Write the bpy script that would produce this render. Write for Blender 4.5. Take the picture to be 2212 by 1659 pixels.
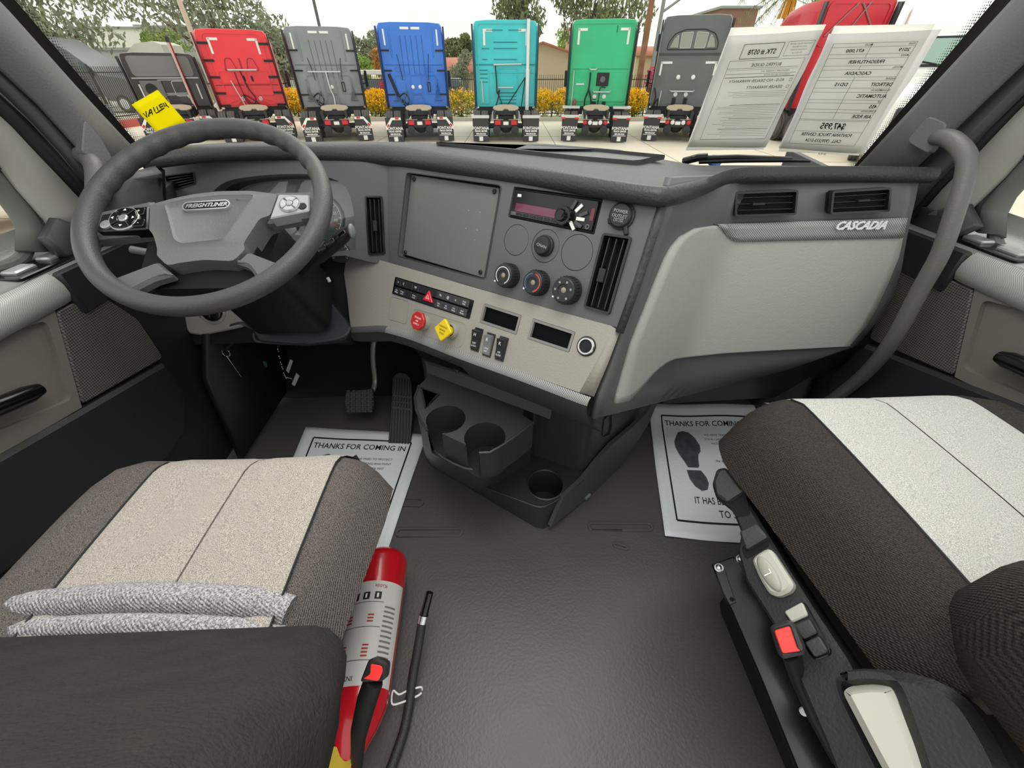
import bpy, bmesh, math, random
from math import sin, cos, pi, radians, atan2, sqrt, hypot
from mathutils import Vector as V, Matrix as Mx
from mathutils.geometry import tessellate_polygon
random.seed(7)
for o in list(bpy.data.objects): bpy.data.objects.remove(o)
SC = bpy.context.scene
COL = SC.collection
# ---------------------------------------------------------------- camera (2212 x 1659 frame)
FPX, PITCH, YAW = 840.0, radians(38.95), radians(2.0)
CAM = V((0, 0, 1.0))
cd = bpy.data.cameras.new('camera'); cd.sensor_width = 36; cd.lens = 36*FPX/2212; cd.clip_start = .01; cd.clip_end = 4000
co = bpy.data.objects.new('camera', cd); COL.objects.link(co)
co.location = CAM; co.rotation_euler = (pi/2-PITCH, 0, -YAW); SC.camera = co
# ---------------------------------------------------------------- light: bright hazy overcast sky, soft sun behind it
wd = bpy.data.worlds.new('sky'); SC.world = wd; wd.use_nodes = True
bg = wd.node_tree.nodes['Background']; bg.inputs[0].default_value = (.985, 1.0, .965, 1); bg.inputs[1].default_value = 1.25
sd = bpy.data.lights.new('sun', 'SUN'); sd.energy = 1.5; sd.angle = radians(40); sd.color = (1, .97, .9)
so = bpy.data.objects.new('sun', sd); COL.objects.link(so); so.rotation_euler = (radians(-38), radians(18), 0)
so.location = (0, 3, 12)
ld = bpy.data.lights.new('cab_fill_light', 'AREA'); ld.energy = 6.5; ld.size = .5; ld.color = (1, .98, .95)      # unseen area light added above the cab to brighten floor and mats
lo_ = bpy.data.objects.new('cab_fill_light', ld); COL.objects.link(lo_); lo_.location = (.05, .30, 1.75)
vs = SC.view_settings; vs.view_transform = 'Standard'; vs.look = 'None'; vs.gamma = 1; vs.use_curve_mapping = False; vs.exposure = 0.0
GZ = -1.28            # ground outside, cab floor is z = 0
# ---------------------------------------------------------------- pixels to rays
def ray(u, v):
    a = (u-1106)/FPX; b = (829.5-v)/FPX
    y = cos(PITCH)+b*sin(PITCH); z = -sin(PITCH)+b*cos(PITCH)
    return V((a*cos(YAW)+y*sin(YAW), -a*sin(YAW)+y*cos(YAW), z))
def nrm(yaw, el):
    yaw = radians(yaw); el = radians(el)
    return V((sin(yaw)*cos(el), -cos(yaw)*cos(el), sin(el)))
def pY(u, v, y): r = ray(u, v); return CAM+r*(y/r.y)
def pX(u, v, x): r = ray(u, v); return CAM+r*(x/r.x)
def pZ(u, v, z): r = ray(u, v); return CAM+r*((z-1)/r.z)
class Frame:                       # a plane standing in the cab: x to the right, y up the face, z out of it
    def __init__(s, n, q, xdir=None):
        s.z = n.normalized(); s.o = V(q)
        s.x = (xdir or V((0, 0, 1)).cross(s.z)).normalized(); s.y = s.z.cross(s.x); 
    def w(s, x, y, z=0): return s.o+s.x*x+s.y*y+s.z*z
    def px(s, u, v, h=0):
        r = ray(u, v); q = s.o+s.z*h
        p = CAM+r*((q-CAM).dot(s.z)/r.dot(s.z))-s.o
        return (p.dot(s.x), p.dot(s.y))
    def pp(s, pts, h=0): return [s.px(u, v, h) for u, v in pts]
    def at(s, x, y, z=0): return Frame(s.z, s.w(x, y, z), s.x)
WF = Frame(V((0, 0, 1)), (0, 0, 0), V((1, 0, 0)))
# ---------------------------------------------------------------- materials
def lin(c):
    return tuple((x/12.92 if x <= .04045 else ((x+.055)/1.055)**2.4) for x in [k/255 for k in c])
MATS = {}
def mat(name, c, rough=.55, metal=0, spec=.5, bump=None, var=None, coat=0, alpha=None, extra=None):
    if name in MATS: return MATS[name]
    m = bpy.data.materials.new(name); m.use_nodes = True; nt = m.node_tree; b = nt.nodes['Principled BSDF']
    b.inputs['Base Color'].default_value = (*lin(c), 1); b.inputs['Roughness'].default_value = rough
    b.inputs['Metallic'].default_value = metal; b.inputs['Specular IOR Level'].default_value = spec
    b.inputs['Coat Weight'].default_value = coat
    tc = nt.nodes.new('ShaderNodeTexCoord')
    if bump:
        n = nt.nodes.new('ShaderNodeTexNoise'); n.inputs['Scale'].default_value = bump[0]; n.inputs['Detail'].default_value = 2
        k = nt.nodes.new('ShaderNodeBump'); k.inputs['Strength'].default_value = bump[1]; k.inputs['Distance'].default_value = .002
        nt.links.new(tc.outputs['Object'], n.inputs['Vector']); nt.links.new(n.outputs['Fac'], k.inputs['Height']); nt.links.new(k.outputs['Normal'], b.inputs['Normal'])
    if var:                        # (scale, second colour, contrast)
        n = nt.nodes.new('ShaderNodeTexNoise'); n.inputs['Scale'].default_value = var[0]; n.inputs['Detail'].default_value = 4
        r = nt.nodes.new('ShaderNodeValToRGB'); w = var[2] if len(var) > 2 else .15
        r.color_ramp.elements[0].position = .5-w; r.color_ramp.elements[1].position = .5+w
        r.color_ramp.elements[0].color = (*lin(c), 1); r.color_ramp.elements[1].color = (*lin(var[1]), 1)
        nt.links.new(tc.outputs['Object'], n.inputs['Vector']); nt.links.new(n.outputs['Fac'], r.inputs['Fac']); nt.links.new(r.outputs['Color'], b.inputs['Base Color'])
    if extra: extra(nt, b, tc)
    MATS[name] = m; return m
def pattern(kind, scale, c2, mapping=(0, 0, 0), thr=.5, soft=.02, strength=0):
    def f(nt, b, tc):              # a second colour laid over the first by a regular pattern
        mp = nt.nodes.new('ShaderNodeMapping'); mp.inputs['Rotation'].default_value = mapping
        nt.links.new(tc.outputs['Object'], mp.inputs['Vector'])
        if kind == 'wave':
            t = nt.nodes.new('ShaderNodeTexWave'); t.inputs['Scale'].default_value = scale; out = t.outputs['Fac']
        elif kind == 'dots':
            t = nt.nodes.new('ShaderNodeTexVoronoi'); t.inputs['Scale'].default_value = scale; t.inputs['Randomness'].default_value = 0; out = t.outputs['Distance']
            t.voronoi_dimensions = '2D'
        nt.links.new(mp.outputs['Vector'], t.inputs['Vector'])
        r = nt.nodes.new('ShaderNodeValToRGB'); r.color_ramp.elements[0].position = max(0, thr-soft); r.color_ramp.elements[1].position = min(1, thr+soft)
        c1 = tuple(b.inputs['Base Color'].default_value)
        r.color_ramp.elements[0].color = (*lin(c2), 1); r.color_ramp.elements[1].color = c1
        nt.links.new(out, r.inputs['Fac']); nt.links.new(r.outputs['Color'], b.inputs['Base Color'])
        if strength:
            k = nt.nodes.new('ShaderNodeBump'); k.inputs['Strength'].default_value = strength; k.inputs['Distance'].default_value = .001
            nt.links.new(out, k.inputs['Height']); nt.links.new(k.outputs['Normal'], b.inputs['Normal'])
    return f
def fabric(c1, c2, scale, ribs=None):
    def f(nt, b, tc):              # woven cloth: two yarn colours mixed by fine noise, ribs as relief
        n = nt.nodes.new('ShaderNodeTexNoise'); n.inputs['Scale'].default_value = scale; n.inputs['Detail'].default_value = 1
        w1 = nt.nodes.new('ShaderNodeTexWave'); w1.inputs['Scale'].default_value = 210; w1.inputs['Distortion'].default_value = 4; w1.inputs['Detail Scale'].default_value = 200
        w1.bands_direction = 'X'
        add = nt.nodes.new('ShaderNodeMath'); add.operation = 'MULTIPLY_ADD'; add.inputs[1].default_value = .35
        nt.links.new(tc.outputs['Object'], n.inputs['Vector']); nt.links.new(tc.outputs['Object'], w1.inputs['Vector'])
        nt.links.new(w1.outputs['Fac'], add.inputs[0]); nt.links.new(n.outputs['Fac'], add.inputs[2])
        r = nt.nodes.new('ShaderNodeValToRGB'); r.color_ramp.elements[0].position = .5; r.color_ramp.elements[1].position = .85
        r.color_ramp.elements[0].color = (*lin(c1), 1); r.color_ramp.elements[1].color = (*lin(c2), 1)
        nt.links.new(add.outputs[0], r.inputs['Fac']); nt.links.new(r.outputs['Color'], b.inputs['Base Color'])
        k = nt.nodes.new('ShaderNodeBump'); k.inputs['Strength'].default_value = .5; k.inputs['Distance'].default_value = .0015
        if ribs:
            w = nt.nodes.new('ShaderNodeTexWave'); w.inputs['Scale'].default_value = ribs[0]; w.bands_direction = ribs[1]
            nt.links.new(tc.outputs['Object'], w.inputs['Vector']); nt.links.new(w.outputs['Fac'], k.inputs['Height'])
        else: nt.links.new(add.outputs[0], k.inputs['Height'])
        nt.links.new(k.outputs['Normal'], b.inputs['Normal'])
    return f
def glass(name, tint, refl=.04):
    m = bpy.data.materials.new(name); m.use_nodes = True; nt = m.node_tree; nt.nodes.remove(nt.nodes['Principled BSDF'])
    t = nt.nodes.new('ShaderNodeBsdfTransparent'); t.inputs[0].default_value = (*tint, 1)
    g = nt.nodes.new('ShaderNodeBsdfGlossy'); g.inputs['Roughness'].default_value = .02
    x = nt.nodes.new('ShaderNodeMixShader'); x.inputs[0].default_value = refl
    nt.links.new(t.outputs[0], x.inputs[1]); nt.links.new(g.outputs[0], x.inputs[2])
    nt.links.new(x.outputs[0], nt.nodes['Material Output'].inputs[0]); MATS[name] = m; return m
def sheetmat(name, c, tr=.5):      # thin paper: part of the light passes through
    m = bpy.data.materials.new(name); m.use_nodes = True; nt = m.node_tree; nt.nodes.remove(nt.nodes['Principled BSDF'])
    d = nt.nodes.new('ShaderNodeBsdfDiffuse'); d.inputs[0].default_value = (*lin(c), 1); t = nt.nodes.new('ShaderNodeBsdfTranslucent'); t.inputs[0].default_value = (*lin(c), 1)
    x = nt.nodes.new('ShaderNodeMixShader'); x.inputs[0].default_value = tr
    nt.links.new(d.outputs[0], x.inputs[1]); nt.links.new(t.outputs[0], x.inputs[2]); nt.links.new(x.outputs[0], nt.nodes['Material Output'].inputs[0]); MATS[name] = m; return m
PL = (300, .25)
dark = mat('dark plastic', (62, 62, 64), .5, bump=PL)
darker = mat('black plastic', (34, 35, 37), .5, bump=PL)
pad = mat('dash top vinyl', (52, 52, 53), .45, bump=(220, .5))
stackm = mat('satin charcoal panel', (94, 94, 96), .40, bump=(500, .12))
greym = mat('warm grey plastic', (158, 154, 146), .55, bump=(260, .35))
gloveg = mat('pale grey plastic', (172, 173, 166), .5, bump=(240, .35))
doorg = mat('taupe door plastic', (116, 112, 104), .6, bump=(300, .2))
gloss = mat('gloss black', (14, 14, 16), .16)
black = mat('matt black', (10, 10, 11), .6)
void = mat('deep black', (5, 5, 6), .8)
silver = mat('bright metal', (205, 205, 205), .25, metal=1)
white = mat('white print', (232, 232, 230), .5)
inkm = mat('black ink', (26, 26, 28), .6)
carbon = mat('carbon weave trim', (170, 171, 168), .35, extra=pattern('wave', 100, (104, 105, 104), (0, radians(50), 0), .5, .3))
carbon2 = mat('carbon weave trim door', (186, 187, 182), .35, extra=pattern('wave', 140, (136, 137, 134), (radians(50), 0, radians(90)), .5, .3))
redm = mat('red plastic', (212, 36, 34), .3)
# ---------------------------------------------------------------- mesh builder
def rrect(w, h, r, n=4, cx=0, cy=0):
    out = []
    for sx, sy, a in ((1, 1, 0), (-1, 1, 90), (-1, -1, 180), (1, -1, 270)):
        for k in range(n+1):
            t = radians(a+90*k/n); out.append((cx+sx*(w/2-r)+r*cos(t), cy+sy*(h/2-r)+r*sin(t)))
    return out
def circle(r, n=24, cx=0, cy=0, a0=0): return [(cx+r*cos(a0+2*pi*k/n), cy+r*sin(a0+2*pi*k/n)) for k in range(n)]
def rnd(poly, r, n=3):             # round the corners of a polygon
    out = []; m = len(poly)
    for i in range(m):
        a, b, c = V(poly[i-1]), V(poly[i]), V(poly[(i+1) % m])
        d1 = (a-b); d2 = (c-b); q = min(r, d1.length*.45, d2.length*.45)
        p1 = b+d1.normalized()*q; p2 = b+d2.normalized()*q
        for k in range(n+1):
            t = k/n; out.append(tuple(p1*(1-t)**2+b*2*t*(1-t)+p2*t*t))
    return out
def shrink(poly, d):               # offset a polygon inwards by d
    ar = sum(poly[i-1][0]*poly[i][1]-poly[i][0]*poly[i-1][1] for i in range(len(poly))); s = 1 if ar > 0 else -1
    out = []; m = len(poly)
    for i in range(m):
        a, b, c = V(poly[i-1]), V(poly[i]), V(poly[(i+1) % m])
        e1 = (b-a).normalized() if (b-a).length > 1e-9 else V((1, 0)); e2 = (c-b).normalized() if (c-b).length > 1e-9 else e1
        n1 = V((-e1.y, e1.x))*s; n2 = V((-e2.y, e2.x))*s; k = n1+n2
        k = k/max(.35, k.dot(k)/2) if k.length > 1e-6 else n1
        out.append(tuple(b+k*d))
    return out
def bez(pts, n=6):                 # Catmull-Rom through points
    pts = [V(p) for p in pts]; out = []
    for i in range(len(pts)-1):
        p0 = pts[max(0, i-1)]; p1 = pts[i]; p2 = pts[i+1]; p3 = pts[min(len(pts)-1, i+2)]
        for k in range(n):
            t = k/n
            out.append(.5*((2*p1)+(p2-p0)*t+(2*p0-5*p1+4*p2-p3)*t*t+(3*p1-p0-3*p2+p3)*t**3))
    out.append(pts[-1]); return out
class G:
    def __init__(s, fr=None): s.v = []; s.f = []; s.fr = fr or WF
    def add(s, vs, fs):
        k = len(s.v); s.v += [s.fr.w(*p) for p in vs]; s.f += [tuple(i+k for i in f) for f in fs]; return s
    def box(s, cx, cy, cz, sx, sy, sz, rz=0):
        vs = []
        for x, y, z in ((-1, -1, -1), (1, -1, -1), (1, 1, -1), (-1, 1, -1), (-1, -1, 1), (1, -1, 1), (1, 1, 1), (-1, 1, 1)):
            px, py = x*sx/2, y*sy/2; vs.append((cx+px*cos(rz)-py*sin(rz), cy+px*sin(rz)+py*cos(rz), cz+z*sz/2))
        return s.add(vs, [(0, 3, 2, 1), (4, 5, 6, 7), (0, 1, 5, 4), (1, 2, 6, 5), (2, 3, 7, 6), (3, 0, 4, 7)])
    def cap(s, poly, z, holes=(), flip=False):
        loops = [[V((x, y, 0)) for x, y in poly]]+[[V((x, y, 0)) for x, y in h] for h in holes]
        flat = [p for l in loops for p in l]; tr = tessellate_polygon(loops); fs = []
        for t in tr:
            a, b, c = (flat[i] for i in t)
            if ((b-a).cross(c-a).z < 0) != flip: t = (t[0], t[2], t[1])
            fs.append(tuple(t))
        return s.add([(p.x, p.y, z) for p in flat], fs)
    def wall(s, poly, z0, z1, inward=False):
        m = len(poly); vs = [(x, y, z0) for x, y in poly]+[(x, y, z1) for x, y in poly]
        ar = sum(poly[i-1][0]*poly[i][1]-poly[i][0]*poly[i-1][1] for i in range(m)); fl = (ar < 0) != inward
        fs = [((i, (i+1) % m, m+(i+1) % m, m+i) if not fl else (i, m+i, m+(i+1) % m, (i+1) % m)) for i in range(m)]
        return s.add(vs, fs)
    def prism(s, poly, z0, z1, holes=(), back=False, depth=None):
        s.cap(poly, z1, holes); s.wall(poly, z0, z1)
        for h in holes: s.wall(h, z0 if depth is None else z1-depth, z1, True)
        if back: s.cap(poly, z0, holes, True)
        return s
    def bprism(s, poly, z0, z1, b):   # prism with a chamfered front edge
        q = shrink(poly, b); s.wall(poly, z0, z1-b); m = len(poly)
        ar = sum(poly[i-1][0]*poly[i][1]-poly[i][0]*poly[i-1][1] for i in range(m)); fl = ar < 0
        vs = [(x, y, z1-b) for x, y in poly]+[(x, y, z1) for x, y in q]
        s.add(vs, [((i, (i+1) % m, m+(i+1) % m, m+i) if not fl else (i, m+i, m+(i+1) % m, (i+1) % m)) for i in range(m)])
        return s.cap(q, z1)
    def grid(s, rows, flip=False, closed=False):
        n = len(rows[0]); vs = [p for r in rows for p in r]; fs = []
        for i in range(len(rows)-1):
            for j in range(n if closed else n-1):
                a, b, c, d = i*n+j, i*n+(j+1) % n, (i+1)*n+(j+1) % n, (i+1)*n+j
                fs.append((a, d, c, b) if flip else (a, b, c, d))
        return s.add([tuple(p) for p in vs], fs)
    def loft(s, loops, cap0=True, cap1=True):
        n = len(loops[0]); s.grid(loops, closed=True); k = len(s.v)
        base = k-n*len(loops)
        if cap0: s.f.append(tuple(base+i for i in reversed(range(n))))
        if cap1: s.f.append(tuple(k-n+i for i in range(n)))
        return s
    def tube(s, path, r, n=10, caps=True, sq=1, ref=None):
        path = [V(p) for p in path]; m = len(path); rs = r if isinstance(r, (list, tuple)) else [r]*m; loops = []; up = None
        for i, p in enumerate(path):
            t = (path[min(i+1, m-1)]-path[max(i-1, 0)]).normalized()
            if up is None: up = V(ref) if ref else (V((0, 0, 1)) if abs(t.z) < .9 else V((1, 0, 0)))
            x = up.cross(t).normalized(); y = t.cross(x).normalized(); up = y
            loops.append([tuple(p+x*rs[i]*cos(2*pi*k/n)+y*rs[i]*sq*sin(2*pi*k/n)) for k in range(n)])
        return s.loft(loops, caps, caps)
    def lathe(s, prof, n=24, c=(0, 0, 0), caps=True):
        loops = [[(c[0]+r*cos(2*pi*k/n), c[1]+r*sin(2*pi*k/n), c[2]+h) for k in range(n)] for r, h in prof]
        return s.loft(loops, caps, caps)
    def ell(s, cx, cy, cz, rx, ry, rz, n=12, m=8):
        return s.loft([[(cx+rx*sin(pi*j/m)*cos(2*pi*k/n), cy+ry*sin(pi*j/m)*sin(2*pi*k/n), cz-rz*cos(pi*j/m)) for k in range(n)] for j in [.02]+list(range(1, m))+[m-.02]])
    def mesh(s, name):
        me = bpy.data.meshes.new(name); me.from_pydata([tuple(p) for p in s.v], [], s.f); me.update(); return me
    def build(s, name, m, parent=None, smooth=35, bevel=0, sub=0, seg=2, label=None, kind=None, solid=0, weld=False):
        me = s.mesh(name)
        if weld or bevel or sub:
            bm = bmesh.new(); bm.from_mesh(me); bmesh.ops.remove_doubles(bm, verts=bm.verts, dist=1e-5)
            bmesh.ops.recalc_face_normals(bm, faces=bm.faces); bm.to_mesh(me); bm.free()
        me.materials.append(m)
        if smooth:
            me.polygons.foreach_set('use_smooth', [True]*len(me.polygons))
            if not sub: me.set_sharp_from_angle(angle=radians(smooth))
        o = bpy.data.objects.new(name, me); COL.objects.link(o)
        if parent is not None: put(o, parent)
        if solid:
            d = o.modifiers.new('s', 'SOLIDIFY'); d.thickness = solid; d.offset = -1
        if bevel:
            d = o.modifiers.new('b', 'BEVEL'); d.width = bevel; d.segments = seg; d.limit_method = 'ANGLE'; d.angle_limit = radians(40); d.harden_normals = False
        if sub:
            d = o.modifiers.new('u', 'SUBSURF'); d.levels = sub; d.render_levels = sub
        if label: o['label'] = label
        if kind: o['kind'] = kind
        return o
def put(o, parent):
    o.parent = parent
    loc = V((0, 0, 0)); q = parent
    while q is not None: loc += q.location; q = q.parent
    root = parent
    while root.parent is not None: root = root.parent
    if not root.get('local'): o.location = -loc
def thing(name, label, cat, loc=(0, 0, 0), group=None, local=False, rz=0):
    o = bpy.data.objects.new(name, None); COL.objects.link(o); o.location = loc; o.rotation_euler = (0, 0, rz); o.empty_display_size = .1
    o['label'] = label; o['category'] = cat
    if group: o['group'] = group
    if local: o['local'] = 1
    return o
def tag(o, label, cat, group=None, kind=None):
    if label: o['label'] = label
    if cat: o['category'] = cat
    if group: o['group'] = group
    if kind: o['kind'] = kind
    return o
def struct(o): o['kind'] = 'structure'; return o
FONTC = {}
def text(fr, s, x, y, size, m, parent, name='lettering', h=.0004, sx=1, shear=0, align='CENTER', ext=.0002, mirror=False, rot=0, bold=0, wrap=None):
    cu = bpy.data.curves.new('t', 'FONT'); cu.body = s; cu.size = size; cu.align_x = align; cu.align_y = 'CENTER'; cu.shear = shear; cu.extrude = ext; cu.offset = bold; cu.resolution_u = 2
    o = bpy.data.objects.new('t', cu)
    me = bpy.data.meshes.new_from_object(o); bpy.data.objects.remove(o); bpy.data.curves.remove(cu)
    g = G(fr); vs = []
    for q in me.vertices:
        a, b = q.co.x*sx*(-1 if mirror else 1), q.co.y
        a, b = a*cos(rot)-b*sin(rot), a*sin(rot)+b*cos(rot)
        vs.append((x+a, y+b, h+q.co.z+ext))
    if wrap: vs = [wrap(*p) for p in vs]
    g.add(vs, [tuple(reversed(p.vertices)) if mirror else tuple(p.vertices) for p in me.polygons]); bpy.data.meshes.remove(me)
    return g.build(name, m, parent, smooth=0)
# ================================================================ the cab shell
FY = 1.45
floor_m = mat('vinyl floor', (84, 82, 82), .42, spec=.5, bump=(160, .35), var=(6, (76, 74, 74), .3))
g = G(); g.box(.05, .35, -.03, 2.1, 2.3, .06); floor = struct(g.build('floor', floor_m))
def slot(u0, v0, u1, v1, w):
    a, b = pZ(u0, v0, 0), pZ(u1, v1, 0); d = (b-a).normalized(); n = V((-d.y, d.x, 0)); L = (b-a).length
    out = []
    for k in range(9): t = pi/2-pi*k/8; out.append(b+d*w*cos(t)+n*w*sin(t))
    for k in range(9): t = pi*1.5-pi*k/8; out.append(a+d*w*cos(t)+n*w*sin(t))
    poly = [(p.x, p.y) for p in out]; inn = shrink(poly, .007)
    G().prism(poly, 0, .0045, [inn]).build('floor_bead', floor_m, floor, bevel=.0018)
slot(865, 1151, 990, 1150, .014); slot(1280, 1138, 1400, 1139, .014); slot(860, 1084, 905, 1086, .016); slot(1330, 1178, 1352, 1184, .008)
# firewall, toe board and the side kick panels
fw = mat('black carpet', (20, 20, 22), .9, bump=(120, .4))
g = G(); g.box(.05, FY+.03, .3, 2.1, .06, .66); struct(g.build('wall_front', fw))
g = G(); g.grid([[(-1, 1.18, .0), (-.2, 1.18, 0)], [(-1, 1.44, .30), (-.2, 1.44, .30)]]); g.grid([[(.3, 1.15, 0), (1.08, 1.15, 0)], [(.3, 1.44, .30), (1.08, 1.44, .30)]])
struct(g.build('wall_toe_board', fw, solid=.01))
# ---- windshield: curved, raked glass with the black printed border
WX0, WX1, WXC = -.885, .985, .05
def wsy(x, z):
    k = abs(x-WXC)/.935
    return 1.265-.46*(z-.835)-.13*k**2.6
def wsp(u, v):                     # where a ray meets the windshield
    r = ray(u, v); t = .8
    for _ in range(40):
        p = CAM+r*t; t += (wsy(p.x, p.z)-p.y)/(r.y+.46*r.z)*.8
    return CAM+r*t
gl = glass('clear glass', (.985, .995, .985), .03)
win = thing('window_1', 'wide raked windshield of the truck cab with a dotted black border', 'windshield', (.05, 1.26, .8))
del win['category']; struct(win)
g = G(); rows = []
for j in range(9):
    z = .76+j*.07; rows.append([(WX0+(WX1-WX0)*i/28, wsy(WX0+(WX1-WX0)*i/28, z), z) for i in range(29)])
g.grid(rows, flip=True); g.build('glass_pane', gl, win)
frit = mat('black ceramic print', (9, 10, 12), .4)
for s in (-1, 1):
    g = G(); rows = []
    for j in range(13):
        z = .76+j*.047
        xo = WX0 if s < 0 else WX1
        rows.append([(x, wsy(x, z)-.002, z) for x in (xo-s*.018, xo+s*.01)])
    g.grid(rows, flip=s > 0); g.build('printed_border', frit, win)
    g = G()
    for j in range(130):
        for i in range(4):
            z = .77+j*.0042; x = (WX0 if s < 0 else WX1)-s*(.0195+i*.0036); r = .0016-.0003*i
            if j % 2: x -= s*.0018; 
            y = wsy(x, z)-.002; g.add([(x+r*cos(2*pi*k/6), y, z+r*1.1*sin(2*pi*k/6)) for k in range(6)], [tuple(reversed(range(6)))])
    o = g.build('printed_dots', frit, win, smooth=0); o['kind'] = 'stuff'
# ---- front pillars with their trim, seals, and the doors behind them
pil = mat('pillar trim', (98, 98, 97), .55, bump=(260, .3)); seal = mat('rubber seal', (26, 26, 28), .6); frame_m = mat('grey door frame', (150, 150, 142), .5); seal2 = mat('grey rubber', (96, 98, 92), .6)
def strip(lines, x0, dx, name, m, parent, n=10, th=.02, flip=False):
    # lines: two pixel polylines, laid on a steep plane x = x0 + dx*(image step); a slab with thickness
    A, B = lines; rows = []
    for (ua, va), (ub, vb) in zip(A, B):
        rows.append([tuple(pX(ua+(ub-ua)*k/n, va+(vb-va)*k/n, x0+dx*sin(pi*k/n)) ) for k in range(n+1)])
    return G().grid(rows, flip=flip).build(name, m, parent, solid=th, smooth=60)
tl = thing('trim_1', 'grey front pillar trim beside the driver door', 'pillar', (-.9, 1.0, .8)); del tl['category']; struct(tl)
tr_ = thing('trim_2', 'grey front pillar trim beside the passenger door', 'pillar', (1.0, 1.0, .8)); del tr_['category']; struct(tr_)
strip(([(-1500, -1507), (-60, -24), (0, 38), (139, 189), (205, 258), (300, 356)], [(-1500, -1250), (-60, 76), (0, 131), (90, 215), (171, 310), (230, 400)]), -.865, .02, 'pillar_cover', pil, tl, flip=True)
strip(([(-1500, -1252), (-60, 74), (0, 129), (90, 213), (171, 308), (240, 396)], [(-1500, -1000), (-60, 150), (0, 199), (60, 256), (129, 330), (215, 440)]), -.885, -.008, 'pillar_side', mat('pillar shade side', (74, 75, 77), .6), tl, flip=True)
strip(([(-1500, -1002), (-60, 148), (0, 198), (60, 254), (129, 328), (215, 440)], [(-1500, -940), (-60, 205), (0, 256), (60, 318), (120, 378), (200, 462)]), -.905, -.01, 'door_seal', seal, tl, flip=True)
strip(([(3712, -1572), (2272, -60), (2212, 3), (2100, 122), (1980, 248), (1850, 384)], [(3712, -1175), (2272, 78), (2212, 130), (2130, 208), (2040, 296), (1940, 396)]), .965, -.02, 'pillar_cover', pil, tr_)
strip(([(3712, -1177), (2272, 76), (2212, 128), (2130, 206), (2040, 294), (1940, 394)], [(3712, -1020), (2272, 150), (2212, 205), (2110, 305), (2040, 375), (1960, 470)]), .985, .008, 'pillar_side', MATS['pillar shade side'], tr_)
strip(([(3712, -1022), (2272, 148), (2212, 203), (2110, 303), (2040, 373), (1955, 465)], [(3712, -960), (2272, 180), (2212, 235), (2120, 332), (2040, 408), (1968, 490)]), 1.005, .01, 'door_seal', seal, tr_)
# small plate on the right pillar where the grab handle starts
fr = Frame(V((-1, -.25, .1)), pX(1995, 300, .924)); 
q = rnd(fr.pp([(2008, 250), (2052, 268), (2010, 335), (1960, 306)]), .012)
G(fr).bprism(q, -.01, .006, .002).build('handle_cover', pil, tr_)
fr = Frame(V((1, -.25, .1)), pX(200, 300, -.828))
G(fr).bprism(rnd(fr.pp([(172, 330), (178, 258), (215, 300), (245, 352), (235, 372), (215, 352)]), .008), -.012, .006, .002).build('handle_cover', pil, tl)
# ---- grab handles
gh = mat('soft grey handle', (96, 95, 94), .5, bump=(200, .3))
P = [pX(2018, 306, .945), pX(2032, 296, .925), pX(2062, 306, .895), pX(2088, 342, .88), pX(2082, 392, .875), pX(2061, 462, .87), pX(2032, 546, .87), pX(1991, 620, .872), pX(1925, 740, .885), pX(1860, 815, .92), pX(1790, 868, .955)]
g = G(); pts = bez(P, 6); g.tube(pts, .0155, 14)
tag(g.build('grab_handle', gh), 'long bent grey grab handle on the pillar beside the passenger door', 'grab handle')
P = [pX(178, 335, -.86), pX(196, 348, -.835), pX(206, 372, -.82), pX(207, 420, -.815), pX(200, 480, -.815), pX(192, 540, -.83)]
g = G(); g.tube(bez(P, 6), .0165, 14)
tag(g.build('grab_handle', gh), 'grey grab handle on the pillar beside the driver door, behind the steering wheel', 'grab handle')
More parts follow.
